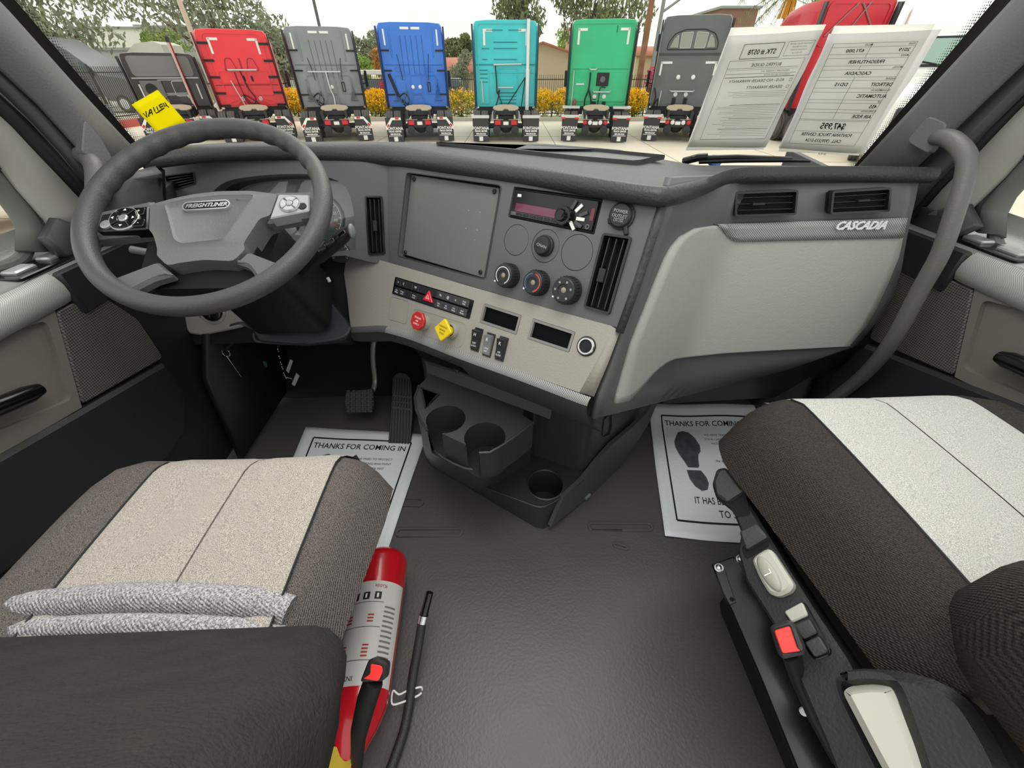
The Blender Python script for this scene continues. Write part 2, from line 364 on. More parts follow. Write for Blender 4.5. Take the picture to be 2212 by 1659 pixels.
# ---- doors
speaker_m = mat('perforated speaker grille', (114, 110, 102), .6, extra=pattern('dots', 210, (50, 48, 46), (0, radians(90), 0), .42, .12, .4))
chrome_sw = mat('satin silver switch', (176, 178, 176), .3, metal=.6)
def door(side):
    L = side < 0
    x = -.885 if L else .985
    S = lambda u, v, d=0: pX(u, v, x-side*d)              # d = distance off the door skin into the cab
    fr = Frame(V((-side, 0, 0)), (x, 0, 0), V((0, side*1.0, 0))*(-1) if not L else V((0, -side*-1.0, 0)))
    if L: fr = Frame(V((1, 0, 0)), (x, 0, 0), V((0, 1, 0)))
    else: fr = Frame(V((-1, 0, 0)), (x, 0, 0), V((0, -1, 0)))
    d = thing('door_1' if L else 'door_2', ('driver' if L else 'passenger')+' door with taupe lower panel, speaker grille and silver trim', 'door', (x, .5, 0)); del d['category']; struct(d)
    yy = lambda y: y if L else -y                          # local x of the door frame
    zt = .690 if L else .708
    lo = [(yy(-.45), .03), (yy(1.16), .03), (yy(1.16), .30), (yy(1.06), .70), (yy(-.45), zt-.03)]
    G(fr).prism(lo, -.07, -.001).build('door_body', darker, d)
    lowp = fr.pp([(-220, 1110), (178, 886), (356, 784), (400, 850), (402, 930), (362, 992), (100, 1180), (-220, 1400)] if L else [(2430, 965), (2060, 820), (1868, 744), (1800, 800), (1770, 900), (1900, 1010), (2430, 1300)], .02)
    G(fr).bprism(lowp, -.01, .022, .008).build('lower_panel', darker, d)
    # belt ledge under the glass
    g = G(); rows = []
    for y in (-.45, 0, .3, .5, .65, .8, .9, 1.0, 1.06):
        up = .02*max(0, (y-.85)/.2)
        rows.append([(x+side*.115, y, zt+.05+up), (x+side*.105, y, zt+.022+up), (x+side*.08, y, zt+.008+up), (x+side*.02, y, zt+.003), (x-side*.004, y, zt), (x-side*.010, y, zt-.008), (x-side*.010, y, zt-.03)])
    g.grid(rows, flip=not L).build('belt_ledge', mat('belt ledge', (122, 124, 120), .32, bump=(260, .2)), d, smooth=50)
    # switch pad on the ledge
    yc = .80 if L else .778; f2 = Frame(V((0, 0, 1)), (x+side*.036, yc-.01, zt+.004), V((1, 0, 0)))
    sp = G(f2).bprism(rrect(.060, .15, .006), -.01, .004, .002).build('switch_pad', gloss, d)
    for k in (-.036, .036):
        G(f2).bprism(rrect(.030, .046, .004, cx=side*.004, cy=k), 0, .010, .003).build('window_switch', chrome_sw, sp)
    # silver weave trim along the top of the arm rest
    g = G(); rows = []
    for y in (-.45, 0, .3, .5, .62, .735, .755):
        k = 1 if y < .75 else .8
        rows.append([(x-side*.006*k, y, zt+.001), (x-side*.018*k, y, zt-.006), (x-side*.026*k, y, zt-.022), (x-side*.026*k, y, zt-.040), (x-side*.016*k, y, zt-.056), (x, y, zt-.062)])
    g.grid(rows, flip=not L).build('weave_trim', carbon2, d, smooth=50)
    G(fr).prism([(yy(.757), zt-.09), (yy(1.03), zt-.075), (yy(1.05), zt-.004), (yy(.757), zt-.002)], -.005, .018).build('front_cap', darker, d, bevel=.008)
    # taupe panel with the map pocket, and the speaker grille
    PP = [(-150, 720), (-60, 735), (118, 668), (177, 880), (-60, 1018), (-150, 1070)] if L else [(2360, 690), (2280, 672), (2106, 622), (2062, 814), (2280, 926), (2360, 980)]
    PH = [(-140, 760), (-60, 752), (100, 690), (158, 862), (-60, 955), (-140, 1000)] if L else [(2350, 700), (2280, 690), (2122, 646), (2078, 796), (2280, 880), (2350, 920)]
    ptop = fr.pp(PP, .012); hole = rnd(fr.pp(PH, .012), .016)
    ptop = [(yy(-.45), ptop[1][1])]+ptop[1:5]+[(yy(-.45), ptop[4][1])]; 
    G(fr).prism(ptop, -.002, .012, [hole], depth=.0125).build('pocket_panel', doorg, d)
    G(fr).cap(hole, .0005).build('pocket_back', doorg, d)
    gr = rnd(fr.pp([(123, 671), (216, 634), (300, 690), (354, 773), (180, 874)] if L else [(2102, 622), (1955, 572), (1935, 590), (1875, 732), (2058, 812)], .012), .012)
    G(fr).bprism(gr, -.004, .012, .003).build('speaker_grille', speaker_m, d)
    # pull handle
    hp = [(-140, 930), (-40, 893), (60, 852), (86, 840)] if L else [(2330, 842), (2260, 812), (2180, 778), (2158, 770)]
    g = G(fr); g.tube([(*fr.px(u, v, .03), .03) for u, v in hp], [.016, .016, .016, .011], 12); g.build('pull_handle', gloss, d)
    # window frame: light metal band, dark band, rubber, then the pane
    if L:
        a1 = [(-1500, -940), (-60, 205), (0, 256), (90, 348), (181, 440), (186, 470)]; a2 = [(-1500, -620), (-60, 300), (0, 338), (50, 405), (104, 470), (122, 500)]
        a3 = [(-1500, -560), (-60, 345), (0, 384), (50, 448), (78, 492), (86, 540)]; a4 = [(-1500, -540), (-60, 366), (0, 406), (46, 468), (55, 505), (50, 550)]
    else:
        a1 = [(3712, -960), (2272, 180), (2212, 236), (2110, 335), (2040, 408), (1985, 470)]; a2 = [(3712, -640), (2272, 255), (2212, 312), (2160, 375), (2098, 438), (2080, 460)]
        a3 = [(3712, -580), (2272, 310), (2212, 358), (2180, 395), (2138, 440), (2126, 490)]; a4 = [(3712, -560), (2272, 330), (2212, 382), (2175, 424), (2152, 470), (2150, 520)]
    strip((a1, a2), x+side*.05, -side*.02, 'window_surround', frame_m, d, flip=L)
    strip((a2, a3), x+side*.062, side*.004, 'inner_seal', seal, d, flip=L)
    strip((a3, a4), x+side*.075, -side*.006, 'glass_seal', seal2, d, flip=L)
    # corner of the ledge that curves up to the frame
    cb = ([(106, 470), (150, 486), (172, 478)], [(80, 515), (120, 556), (170, 548)]) if L else ([(2100, 440), (2040, 452), (1990, 440)], [(2126, 490), (2060, 520), (1985, 505)])
    strip(cb, x+side*.03, side*.002, 'mirror_corner', dark, d, flip=L)
    # lower corner rubber around the pane
    if L: pc = [(55, 500), (58, 530), (48, 556), (20, 574), (-40, 590)]
    else: pc = [(2150, 500), (2150, 520), (2160, 540), (2185, 556), (2260, 572)]
    G().tube(bez([pX(u, v, x+side*.075) for u, v in pc], 6), .012, 10).build('glass_seal', seal2, d)
    G().grid([[(x+side*.088, -.5, .66), (x+side*.088, 1.05, .70)], [(x+side*.088, -.5, 1.3), (x+side*.088, .66, 1.3)]], flip=L).build('glass_pane', gl, d)
    return d
door(-1); door(1)
# door aperture: kick panels ahead of each door and the sill
for s, x in ((-1, -.86), (1, .96)):
    g = G(); g.grid([[(x, .86, .02), (x, 1.05, .02), (x, 1.42, .02)], [(x+s*.01, .92, .30), (x, 1.08, .3), (x, 1.42, .30)], [(x-s*.015, 1.0, .45), (x-s*.015, 1.12, .5), (x, 1.42, .5)], [(x-s*.02, 1.03, .76), (x-s*.02, 1.12, .78), (x, 1.42, .80)]], flip=s < 0)
    struct(g.build('wall_kick_left' if s < 0 else 'wall_kick_right', darker, solid=.02, smooth=60))
# ================================================================ dashboard
nA = nrm(-40, 22); FA = Frame(nA, CAM+nA*-.6725)
L1 = FA.w(*FA.px(820, 563)); FA.o = L1
nB = nrm(-40.5, 30); FB = Frame(nB, L1)
DB = thing('dashboard', 'charcoal and grey wraparound truck dashboard with vents, knobs and switches', 'dashboard', (.05, 1.0, .4))
# ---- top pad: a lip that follows the panels and a top running to the windshield
cor = FA.w(*FA.px(1424, 432)); lft = FA.w(*FA.px(836, 353))
plan = [(-.80, 1.03), (-.70, 1.09), (-.55, 1.105), (-.40, 1.10), (lft.x, lft.y), (-.10, .948), (.08, .80), (cor.x-.03, cor.y+.012), (cor.x+.02, cor.y+.005), (.36, .735), (.42, .795), (.48, .828), (.58, .842), (.72, .846), (.88, .846)]
zz = [.828, .832, .834, .832, .826, .83, .834, .838, .838, .834, .833, .832, .830, .829, .827]
pth = bez([(x, y, z) for (x, y), z in zip(plan, zz)], 6)
def nout(i):
    a, b = pth[max(0, i-1)], pth[min(len(pth)-1, i+1)]; d = (b-a); n = V((d.y, -d.x, 0)).normalized(); return n
rows = [[] for _ in range(10)]
for i, p in enumerate(pth):
    n = nout(i); k = i/(len(pth)-1)
    by = min(wsy(p.x, .83)-.03, 1.20); B = V((p.x, max(by, p.y+.09), 0))
    if p.x > .12:
        k2 = min(1, (p.x-.12)/.30); k3 = max(0, (p.x-.42)/.46); B = V((p.x-.02*k3, 1.20-.185*k2-.05*k3, 0))
    top = .860 if p.x < .3 else .860-.022*min(1, (p.x-.3)/.15)
    prof = [(-.012, -.006), (.006, -.006), (.013, 0), (.014, .013), (.007, .023)]
    for j, (o, dz) in enumerate(prof): rows[j].append(p+n*o+V((0, 0, dz)))
    f0 = p-n*.012
    rows[5].append(V((f0.x, f0.y, top-.001)))
    for j, t in ((6, .35), (7, .7), (8, 1.0)):
        rows[j].append(V((f0.x+(B.x-f0.x)*t, f0.y+(B.y-f0.y)*t, top-(.0 if j < 8 else .008)-.004*t)))
    rows[9].append(V((B.x, B.y+.10, top-.085)))
G().grid(rows).build('top_pad', pad, DB, smooth=70, weld=True)
# defroster tray on the pad above the centre panel
tz = .8605
tr = [pZ(u, v, tz) for u, v in ((938, 311), (1150, 318), (1300, 327), (1440, 341), (1380, 354), (1250, 343), (1120, 329))]
poly = rnd([(p.x, p.y) for p in tr], .012); G().prism(poly, tz-.002, tz+.005, [shrink(poly, .006)]).build('tray_rim', dark, DB, smooth=40)
G().cap(shrink(poly, .006), tz-.0005).build('tray_floor', mat('tray floor', (88, 88, 90), .5), DB)
# ---- centre stack panel
def AP(pts, r=0, h=0):
    q = FA.pp(pts, h); return rnd(q, r) if r else q
stack = AP([(836, 340), (1000, 360), (1200, 388), (1428, 426), (1405, 505), (1375, 600), (1343, 700), (1333, 707), (1200, 671), (1100, 642), (1000, 613), (900, 584), (843, 568)])
hs = AP([(878, 371), (1085, 399), (1049, 605), (859, 553)], .01)
hr = AP([(1110, 402.5), (1303, 429), (1284, 507), (1097, 469)], .003)
hv = AP([(1302, 502), (1367, 512), (1318, 681), (1261, 664)], .006)
dial = [(FA.px(1114.8, 518.7), .0285), (FA.px(1177.6, 531.6), .0295), (FA.px(1245.6, 545.9), .031)]
hd = [circle(r+.0009, 40, *c) for c, r in dial]
G(FA).prism(stack, -.02, 0, [hs, hr, hv]+hd, depth=.02).build('centre_panel', stackm, DB)
for (c, r) in dial:
    b = G(FA); b.lathe([(r, -.006), (r, -.0004), (r-.0004, 0)], 40, (c[0], c[1], 0)); b.build('blank_cover', stackm, DB)
G(FA).cap(stack, -.0198).build('panel_backing', void, DB)
c = dial[1][0]; cap_ = G(FA).lathe([(.0195, 0), (.0195, .006), (.0175, .008), (.0170, .013), (.015, .0155), (.008, .0165)], 36, (c[0], c[1], 0)).build('outlet_cap', darker, DB)
text(FA, 'ONAN', c[0]+.002, c[1]-.001, .0075, mat('pale print', (170, 170, 168), .5), cap_, h=.0166, ext=.0001, rot=-.1)
# bolted cover plate in the screen opening
pl = AP([(889, 377), (1079, 406), (1045, 601), (870, 549)], .003, -.012)
plate_m = mat('satin cover plate', (112, 112, 111), .34, bump=(700, .06))
plate = G(FA).bprism(pl, -.018, -.012, .0012).build('cover_plate', plate_m, DB)
for u, v in ((895, 387.5), (1068.5, 414), (1038.5, 588), (876.5, 545)):
    x, y = FA.px(u, v, -.012); b = G(FA); b.lathe([(.0048, -.012), (.0048, -.0095), (.0036, -.008), (.002, -.008), (.002, -.0095)], 18, (x, y, 0)); b.build('plate_screw', darker, plate)
for u, v, r in ((1012, 455, .0022), (1036, 459, .0026), (1006, 494, .0022), (1030, 498, .0024), (1025, 519, .0022)):
    x, y = FA.px(u, v, -.012); G(FA).lathe([(r, -.0121), (r*.6, -.0114)], 12, (x, y, 0)).build('plate_mark', mat('scuff', (132, 132, 130), .5), plate)
rim = AP([(878, 371), (1085, 399), (1049, 605), (859, 553)], .01); G(FA).prism(rim, 0, .0012, [shrink(rim, .002)]).build('screen_rim', dark, DB)
# vertical vents
def vent(fr, quad, name, nsl, horiz, tabpos, depth=.022, rimw=.004, h=0):
    q = fr.pp(quad, h); A_, B_, C_, D_ = [V(p) for p in q]      # tl tr br bl
    P2 = lambda s, t: tuple((A_*(1-s)+B_*s)*(1-t)+(D_*(1-s)+C_*s)*t)
    outer = rnd([P2(0, 0), P2(1, 0), P2(1, 1), P2(0, 1)], .006); inn = shrink(outer, rimw)
    vt = G(fr).prism(outer, h-.004, h+.005, [inn], depth=.03).build(name, mat('vent rim', (34, 35, 37), .22), DB, smooth=40)
    G(fr).cap(outer, h-depth).build('vent_throat', void, vt)
    for k in range(nsl):
        e = (k+1)/(nsl+1); th = .0012
        if horiz: a, b, c_, d_ = P2(.06, e-.008), P2(.94, e-.008), P2(.94, e+.008), P2(.06, e+.008)
        else: a, b, c_, d_ = P2(e-.016, .05), P2(e+.016, .05), P2(e+.016, .95), P2(e-.016, .95)
        G(fr).prism([a, b, c_, d_], h-min(.016, depth-.001), h+.001).build('slat', mat('vent slat', (46, 47, 50), .3), vt)
    s, t = tabpos
    w, hh = (.10, .05) if horiz else (.12, .09)
    G(fr).bprism([P2(s-w, t-hh), P2(s+w, t-hh), P2(s+w, t+hh), P2(s-w, t+hh)], h-.01, h+.006, .001).build('vent_tab', darker, vt)
    return vt
vent(FA, [(1304, 503), (1367, 512), (1318, 680), (1262, 664)], 'air_vent', 3, False, (.34, .53))
# climate knobs
ringm = {0: mat('white ring', (225, 225, 225), .5), 1: mat('red ring', (214, 74, 74), .5), 2: mat('blue ring', (82, 112, 160), .5)}
def arc(fr, cx, cy, r, a0, a1, w, z, name, m, parent, n=16):
    g = G(fr); rows = [[(cx+q*cos(radians(a0+(a1-a0)*k/n)), cy+q*sin(radians(a0+(a1-a0)*k/n)), z) for k in range(n+1)] for q in (r-w/2, r+w/2)]
    return g.grid(rows, flip=True).build(name, m, parent, smooth=0, solid=.0002)
for i, (u, v, R) in enumerate(((1102, 596, .0245), (1165, 611.5, .0245), (1230, 627.5, .026))):
    x, y = FA.px(u, v)
    kn = G(FA).lathe([(R, 0), (R, .004), (R*.97, .006), (R*.93, .020), (R*.86, .025), (R*.80, .0262), (R*.42, .0262), (R*.40, .0245), (R*.2, .0238)], 40, (x, y, 0)).build('climate_knob', mat('knob rubber', (38, 39, 41), .45), DB, smooth=30)
    for k in range(28):
        t = 2*pi*k/28; G(FA).box(x+R*.965*cos(t), y+R*.965*sin(t), .012, .0016, .0016, .013, t).build('knob_rib', MATS['knob rubber'], kn, smooth=0)
    z = .0264
    if i == 0: arc(FA, x, y, R*.66, -60, 240, R*.07, z, 'knob_ring', ringm[0], kn)
    if i == 1:
        arc(FA, x, y, R*.68, -70, 80, R*.09, z, 'knob_ring', ringm[1], kn); arc(FA, x, y, R*.68, 100, 235, R*.07, z, 'knob_ring', ringm[2], kn)
    if i == 2:
        for a in (20, 75, 130, 185, 250, 310): 
            text(FA, 'u', x+R*.62*cos(radians(a)), y+R*.62*sin(radians(a)), .0075, white, kn, h=z, ext=.0001, name='knob_symbol', rot=radians(a-90)*.2)
    G(FA).lathe([(R*.2, .0240), (R*.16, .0246)], 12, (x, y, 0)).build('knob_centre', mat('knob amber', (150, 140, 120), .3), kn)
    G(FA).box(x-R*.62, y-R*.62, .0265, .003, .003, .002).build('knob_pointer', white, kn)
# power outlet cap
x, y = FA.px(1344, 467)
po = G(FA).lathe([(.022, 0), (.022, .004), (.019, .005), (.019, .009), (.017, .011), (.004, .0118)], 36, (x, y, 0)).build('outlet_cap', darker, DB)
G(FA).box(x+.015, y-.020, .004, .008, .016, .006, .5).build('cap_tab', darker, po, bevel=.002)
G(FA).box(x-.017, y-.011, .003, .008, .010, .004, .5).build('cap_tab', darker, po, bevel=.002)
pp = MATS['pale print']
for s, dy, sz in (('POWER', .0055, .0072), ('OUTLET', -.002, .0072), ('12V-15A', -.0092, .005)): text(FA, s, x, y+dy, sz, pp, po, h=.0118, ext=.0001)
G(FA).box(x, y-.006, .0119, .018, .0006, .0002).build('print_line', pp, po)
# textured ridge strip on the panel's right edge
g = G(); rows = []
for (u0, v0), (u1, v1) in zip([(1424, 434), (1400, 510), (1370, 605), (1330, 716)], [(1442, 438), (1418, 512), (1386, 610), (1345, 722)]):
    a = FA.w(*FA.px(u0, v0), .002); b = FA.w(*FA.px(u1, v1), -.004); rows.append([a, (a+b)/2+FA.z*.004, b])
g.grid(rows, flip=True).build('edge_strip', mat('grained strip', (70, 70, 72), .6, bump=(120, 1)), DB, solid=.01)
# ---- instrument binnacle
nC = nrm(-6, 20); FC = Frame(nC, lft)
def CP(pts, r=0, h=0):
    q = FC.pp(pts, h); return rnd(q, r) if r else q
bez_o = CP([(343, 350), (400, 341), (473, 336), (560, 333), (658, 332), (760, 336), (838, 342), (845, 572), (800, 566), (745, 552), (600, 560), (480, 560), (360, 500), (346, 420)])
bh = bez([V((*p, 0)) for p in FC.pp([(430, 520), (446, 440), (480, 397), (540, 382), (620, 376), (690, 379), (738, 396), (758, 430), (766, 480), (768, 540)])], 4)
bh = [(p.x, p.y) for p in bh]+FC.pp([(600, 552), (480, 552)])
lv = CP([(356, 379), (420, 371), (424, 398), (364, 416)], .004); vv = CP([(789, 423), (827, 424), (833, 549), (797, 551)], .005)
G(FC).prism(bez_o, -.03, 0, [bh, lv, vv], depth=.03).build('cluster_bezel', stackm, DB)
hood = G(FC); hood.wall(bh, -.075, -.03, True); hood.build('cluster_hood', darker, DB, smooth=60)
vent(FC, [(789, 423), (827, 424), (833, 549), (797, 551)], 'air_vent', 3, False, (.5, .5))
q = lv; lvt = G(FC).prism(lv, -.004, .002, [shrink(lv, .0025)], depth=.02).build('air_vent', darker, DB)
G(FC).cap(lv, -.025).build('vent_throat', void, lvt)
for k in range(5):
    t = (k+.6)/5.2; a = FC.px(357+8*t, 381+34*t); b = FC.px(421+3*t, 373+24*t)
    G(FC).add([(*a, -.002), (*b, -.002), (*b, -.014), (*a, -.014), (a[0], a[1]-.0012, -.002), (b[0], b[1]-.0012, -.002), (b[0], b[1]-.0012, -.014), (a[0], a[1]-.0012, -.014)], [(0, 1, 2, 3), (4, 7, 6, 5), (0, 4, 5, 1), (3, 2, 6, 7), (0, 3, 7, 4), (1, 5, 6, 2)]).build('slat', MATS['vent slat'], lvt, smooth=0)
# gauge cluster behind a lens
fc = FC.at(0, 0, -.07)
face = G(FC).cap(bh, -.07).build('gauge_face', mat('gauge face', (120, 124, 122), .25, spec=.8, coat=.6), DB)
for (u, v, R) in ((700, 470, .058), (735, 545, .030), (520, 480, .058), (610, 470, .05)):
    cx, cy = FC.px(u, v, -.07); dl = G(FC).lathe([(R, -.0695), (R, -.066), (R*.96, -.064), (R*.93, -.0672), (.001, -.0672)], 40, (cx, cy, 0)).build('dial_gauge', mat('dial black', (70, 76, 78), .2, coat=.8), DB)
    arc(FC, cx, cy, R*.84, -40, 220, .0012, -.0668, 'dial_scale', white, dl, 28)
    for k in range(14):
        a = radians(-40+20*k); G(FC).box(cx+R*.78*cos(a), cy+R*.78*sin(a), -.0668, .007, .001, .0003, a).build('dial_tick', white, dl, smooth=0)
    if R > .055:
        for k, s in enumerate(('65', '55', '45', '35', '25', '15')):
            a = radians(-10+28*k); text(FC, s, cx+R*.6*cos(a), cy+R*.6*sin(a), .010, white, dl, h=-.067, ext=.0001, name='dial_number')
    G(FC).box(cx+R*.3, cy-R*.2, -.0662, R*.8, .0015, .0006, radians(-30)).build('dial_needle', mat('needle', (220, 80, 40), .4), dl)
G(FC).cap(bh, -.045).build('cluster_lens', glass('cluster lens', (.9, .92, .92), .08), DB)
# left end of the dash beside the door
g = G(); rows = []
for (u0, v0), (u1, v1) in zip([(215, 450), (215, 480), (240, 560), (300, 660)], [(336, 372), (340, 410), (350, 480), (380, 600)]):
    rows.append([pY(u0, v0, 1.0), pY((u0+u1)/2, (v0+v1)/2, 1.0), pY(u1, v1, 1.05)])
rows = [[pY(218, 398, 1.02), pY(280, 372, 1.0), pY(335, 358, 1.03)]]+rows
g.grid(rows).build('end_cap', mat('dash end', (108, 108, 108), .5, bump=(260, .3)), DB, solid=.02, smooth=70)
G().grid([[pY(334, 366, 1.035), pY(347, 362, 1.05)], [pY(338, 420, 1.04), pY(350, 420, 1.055)], [pY(345, 480, 1.045), pY(362, 500, 1.06)]]).build('end_gap', void, DB, solid=.01)
# lower knee panel beside the column: dark board, grey insert with the light switch
kp = Frame(nrm(0, 28), (-.6, 1.06, .55))
G(kp).prism(kp.pp([(300, 470), (760, 520), (760, 745), (560, 740), (420, 745), (380, 660)]), -.03, -.004).build('knee_board', void, DB)
ki = G(kp).bprism(rnd(kp.pp([(376, 560), (500, 555), (525, 660), (530, 706), (440, 724), (410, 720), (398, 685)]), .01), -.004, .008, .004).build('knee_insert', greym, DB)
kx, ky = kp.px(463, 672); G(kp).lathe([(.037, .006), (.037, .010), (.033, .012), (.030, .009), (.001, .008)], 36, (kx, ky, 0)).build('switch_rim', greym, ki)
G(kp).lathe([(.029, .008), (.027, .014), (.022, .016), (.010, .0165)], 32, (kx, ky, 0)).build('light_switch', gloss, ki); G(kp).box(kx, ky, .02, .008, .040, .012).build('switch_grip', gloss, ki, bevel=.003)
# ---- grey switch panel
def BP(pts, r=0, h=0):
    q = FB.pp(pts, h); return rnd(q, r) if r else q
pb = BP([(745, 540), (790, 552), (820, 562), (843, 568), (900, 584), (1000, 614), (1122, 649), (1250, 684), (1318, 702), (1327, 712), (1251, 848), (1125, 803), (1000, 760), (900, 722), (844, 706), (820, 703), (757, 706), (750, 640), (738, 556)])
d1 = BP([(1045.7, 655), (1127, 681), (1116, 723), (1035.5, 696)], .003); d2 = BP([(1151, 687.5), (1243.5, 717), (1229.5, 761.5), (1139, 731.5)], .003)
bl = BP([(845, 640), (884, 652), (877, 701), (838, 690)], .008)
bkr = [(855, 598), (1024.5, 649), (1014.5, 689.5), (848, 634.5)]; bk = BP(bkr, .002)
swp = G(FB).prism(pb, -.03, 0, [d1, d2, bl, bk], depth=.008).build('switch_panel', greym, DB)
G(FB).cap(pb, -.008).build('panel_backing', void, DB)
G(FB).prism(shrink(bl, .0008), -.008, 0).build('blank_cover', greym, DB)
# right chamfer of that panel, turning down to the corner
ch = [[FB.w(*FB.px(1318, 702)), FB.w(*FB.px(1327, 712)), FB.w(*FB.px(1290, 779)), FB.w(*FB.px(1251, 848))],
      [FB.w(*FB.px(1330, 706), -.004), FB.w(*FB.px(1337, 714), -.008), FB.w(*FB.px(1310, 784), -.010), FB.w(*FB.px(1278, 858), -.012)]]
G().grid(ch, flip=False).build('panel_chamfer', greym, DB, solid=.01, smooth=60)
# blank display windows
for q, qq in ((d1, BP([(1045.7, 655), (1127, 681), (1116, 723), (1035.5, 696)])), (d2, BP([(1151, 687.5), (1243.5, 717), (1229.5, 761.5), (1139, 731.5)]))):
    f_ = G(FB).prism(shrink(q, .0006), -.008, .0012, [shrink(qq, .0055)], depth=.007).build('display_frame', mat('display frame', (132, 130, 128), .45), DB)
    G(FB).cap(shrink(q, .002), -.0055).build('display_window', mat('display glass', (5, 6, 8), .5, spec=.1), f_)
# switch bank
A_, B_, C_, D_ = [V(p) for p in FB.pp(bkr)]
Q2 = lambda s, t: tuple((A_*(1-s)+B_*s)*(1-t)+(D_*(1-s)+C_*s)*t)
bank = G(FB).prism(shrink(bk, .0004), -.008, .002, [rnd([Q2(.02, .05), Q2(.965, .05), Q2(.965, .95), Q2(.02, .95)], .001)], depth=.009).build('switch_bank', gloss, DB)
G(FB).cap([Q2(.01, .02), Q2(.98, .02), Q2(.98, .98), Q2(.01, .98)], -.006).build('bank_back', void, bank)
se = [.022, .098, .18, .262, .348, .583, .672, .765, .858, .962]
keym = mat('switch key', (44, 45, 48), .35); keyl = mat('switch key grey', (66, 67, 70), .35)
lab = {(0, 0): '=', (1, 0): 'C', (3, 0): 'W', (5, 0): 'N', (6, 0): '@', (7, 0): 'o', (8, 0): 'OVER\nRIDE', (0, 1): 'AUX\nMODE', (1, 1): 'WORK\nLIGHT', (3, 1): 'DOME\nLIGHT', (5, 1): 'FAN\nOFF', (6, 1): 'AIR\nSUSP', (7, 1): 'UTIL\nLIGHT', (8, 1): 'ENG\nBRAKE'}
for k in range(9):
    for r_, (t0, t1) in enumerate(((.06, .45), (.55, .95))):
        s0, s1 = se[k]+.002, se[k+1]-.002
        kk = G(FB).bprism([Q2(s0, t0), Q2(s1, t0), Q2(s1, t1), Q2(s0, t1)], -.006, .003, .0008).build('switch_key', keyl if k > 4 else keym, bank)
        if (k, r_) in lab and '\n' in lab[(k, r_)]:
            for z_, w_ in enumerate(lab[(k, r_)].split('\n')):
                x, y = Q2((s0+s1)/2, t0+(t1-t0)*(.42+.30*z_)); text(FB, w_, x, y, .0042, white, kk, h=.003, ext=.0001, rot=-.05)
        elif (k, r_) in lab:
            x, y = Q2((s0+s1)/2, (t0+t1)/2); text(FB, lab[(k, r_)], x, y, .008, white, kk, h=.003, ext=.0001, name='key_symbol')
tri = FB.pp([(930.5, 628), (938, 655.5), (916.5, 648)]); tr2 = rnd(tri, .003)
hz = G(FB).bprism(tr2, .002, .007, .001).build('hazard_button', mat('hazard red', (226, 34, 62), .3), bank)
for d in (.0055, .0085): q = shrink(tri, d); G(FB).prism(q, .007, .0073, [shrink(q, .0009)]).build('hazard_mark', white, hz, smooth=0)
# air brake knobs in a shallow recess
rec = BP([(893, 668), (903, 667), (1004, 697), (1009, 706), (1000, 745), (990, 752), (895, 715), (888, 700)], .006)
G(FB).prism(rec, -.001, .0008, [shrink(rec, .0018)]).build('knob_recess_rim', greym, DB, smooth=40)
for (bu, bv), (fu, fv), shp, m, nm, lines in (((918, 697), (902, 693), 8, mat('trailer red', (196, 44, 46), .35), 'trailer_air_knob', ('TRAILER', 'AIR', 'SUPPLY')), ((978, 715), (957, 713), 4, mat('parking yellow', (240, 206, 30), .35), 'parking_brake_knob', ('PARKING', 'BRAKE', 'PUSH'))):
    x, y = FB.px(bu, bv)
    bo = G(FB).lathe([(.0185, 0), (.0185, .008), (.016, .012), (.0135, .012), (.0135, .002)], 28, (x, y, 0)).build('knob_collar', greym, DB)
    xf, yf = FB.px(fu, fv, .034)
    kb = G(FB).tube([(x, y, .003), ((x+xf)/2, (y+yf)/2, .018), (xf, yf, .030)], [.010, .010, .011], 16).build(nm, m, DB)
    if shp == 8: poly = rnd(circle(.0225, 8, xf, yf, pi/8), .002)
    else: poly = rnd(circle(.0265, 4, xf, yf, .12), .005)
    G(FB).bprism(poly, .029, .036, .0015).wall(poly, .029, .030).build('knob_head', m, kb)
    G(FB).cap(poly, .029, flip=True).build('knob_underside', m, kb)
    ink = white if shp == 8 else inkm
    for k, s in enumerate(lines): text(FB, s, xf, yf+.007-.0075*k, .0060, ink, kb, h=.036, ext=.0001)
# rocker switches
for k, (u0, v0) in enumerate(((1036, 712), (1062, 723), (1090, 731))):
    top, lite = V(FB.px(u0, v0)), (k == 1)
    ax = (V(FB.px(u0+26, v0+8))-V(FB.px(u0, v0))).normalized(); ay = V((ax.y, -ax.x))
    R_ = lambda a, b: tuple(top+ax*a+ay*b)
    w = .011
    rk = G(FB).bprism([R_(-w, -.003), R_(w, -.003), R_(w, .048), R_(-w, .048)], -.002, .003, .001).build('rocker_switch', gloss, DB)
    g = G(FB); prof = [(.001, .004), (.003, .014), (.022, .009), (.024, .0085), (.043, .007), (.045, .003)]
    g.grid([[(*R_(-w*.86, b), h) for b, h in prof], [(*R_(w*.86, b), h) for b, h in prof]], flip=True)
    g.grid([[(*R_(-w*.86, b), h) for b, h in prof], [(*R_(-w*.86, b), .001) for b, h in prof]]); g.grid([[(*R_(w*.86, b), h) for b, h in prof], [(*R_(w*.86, b), .001) for b, h in prof]], flip=True)
    g.build('rocker_paddle', mat('rocker grey', (126, 126, 130), .35) if lite else keym, rk)
    a0 = atan2(ax.y, ax.x)
    f3 = Frame(FB.z, FB.w(*R_(0, .034), .0082), FB.x*ax.x+FB.y*ax.y)
    for j, s in enumerate((('DIFF', 'LOCK'), ('LANE', 'DEP'), ('AIR', 'SLIDE'))[k]): text(f3, s, 0, .0035-.006*j, .0052, white, rk, h=.0009, ext=.0001)
    f4 = Frame(FB.z, FB.w(*R_(0, .012), .0115), FB.x*ax.x+FB.y*ax.y); text(f4, ('H', 'R', 'K')[k], 0, 0, .010, white, rk, h=.0012, ext=.0001, name='rocker_symbol')
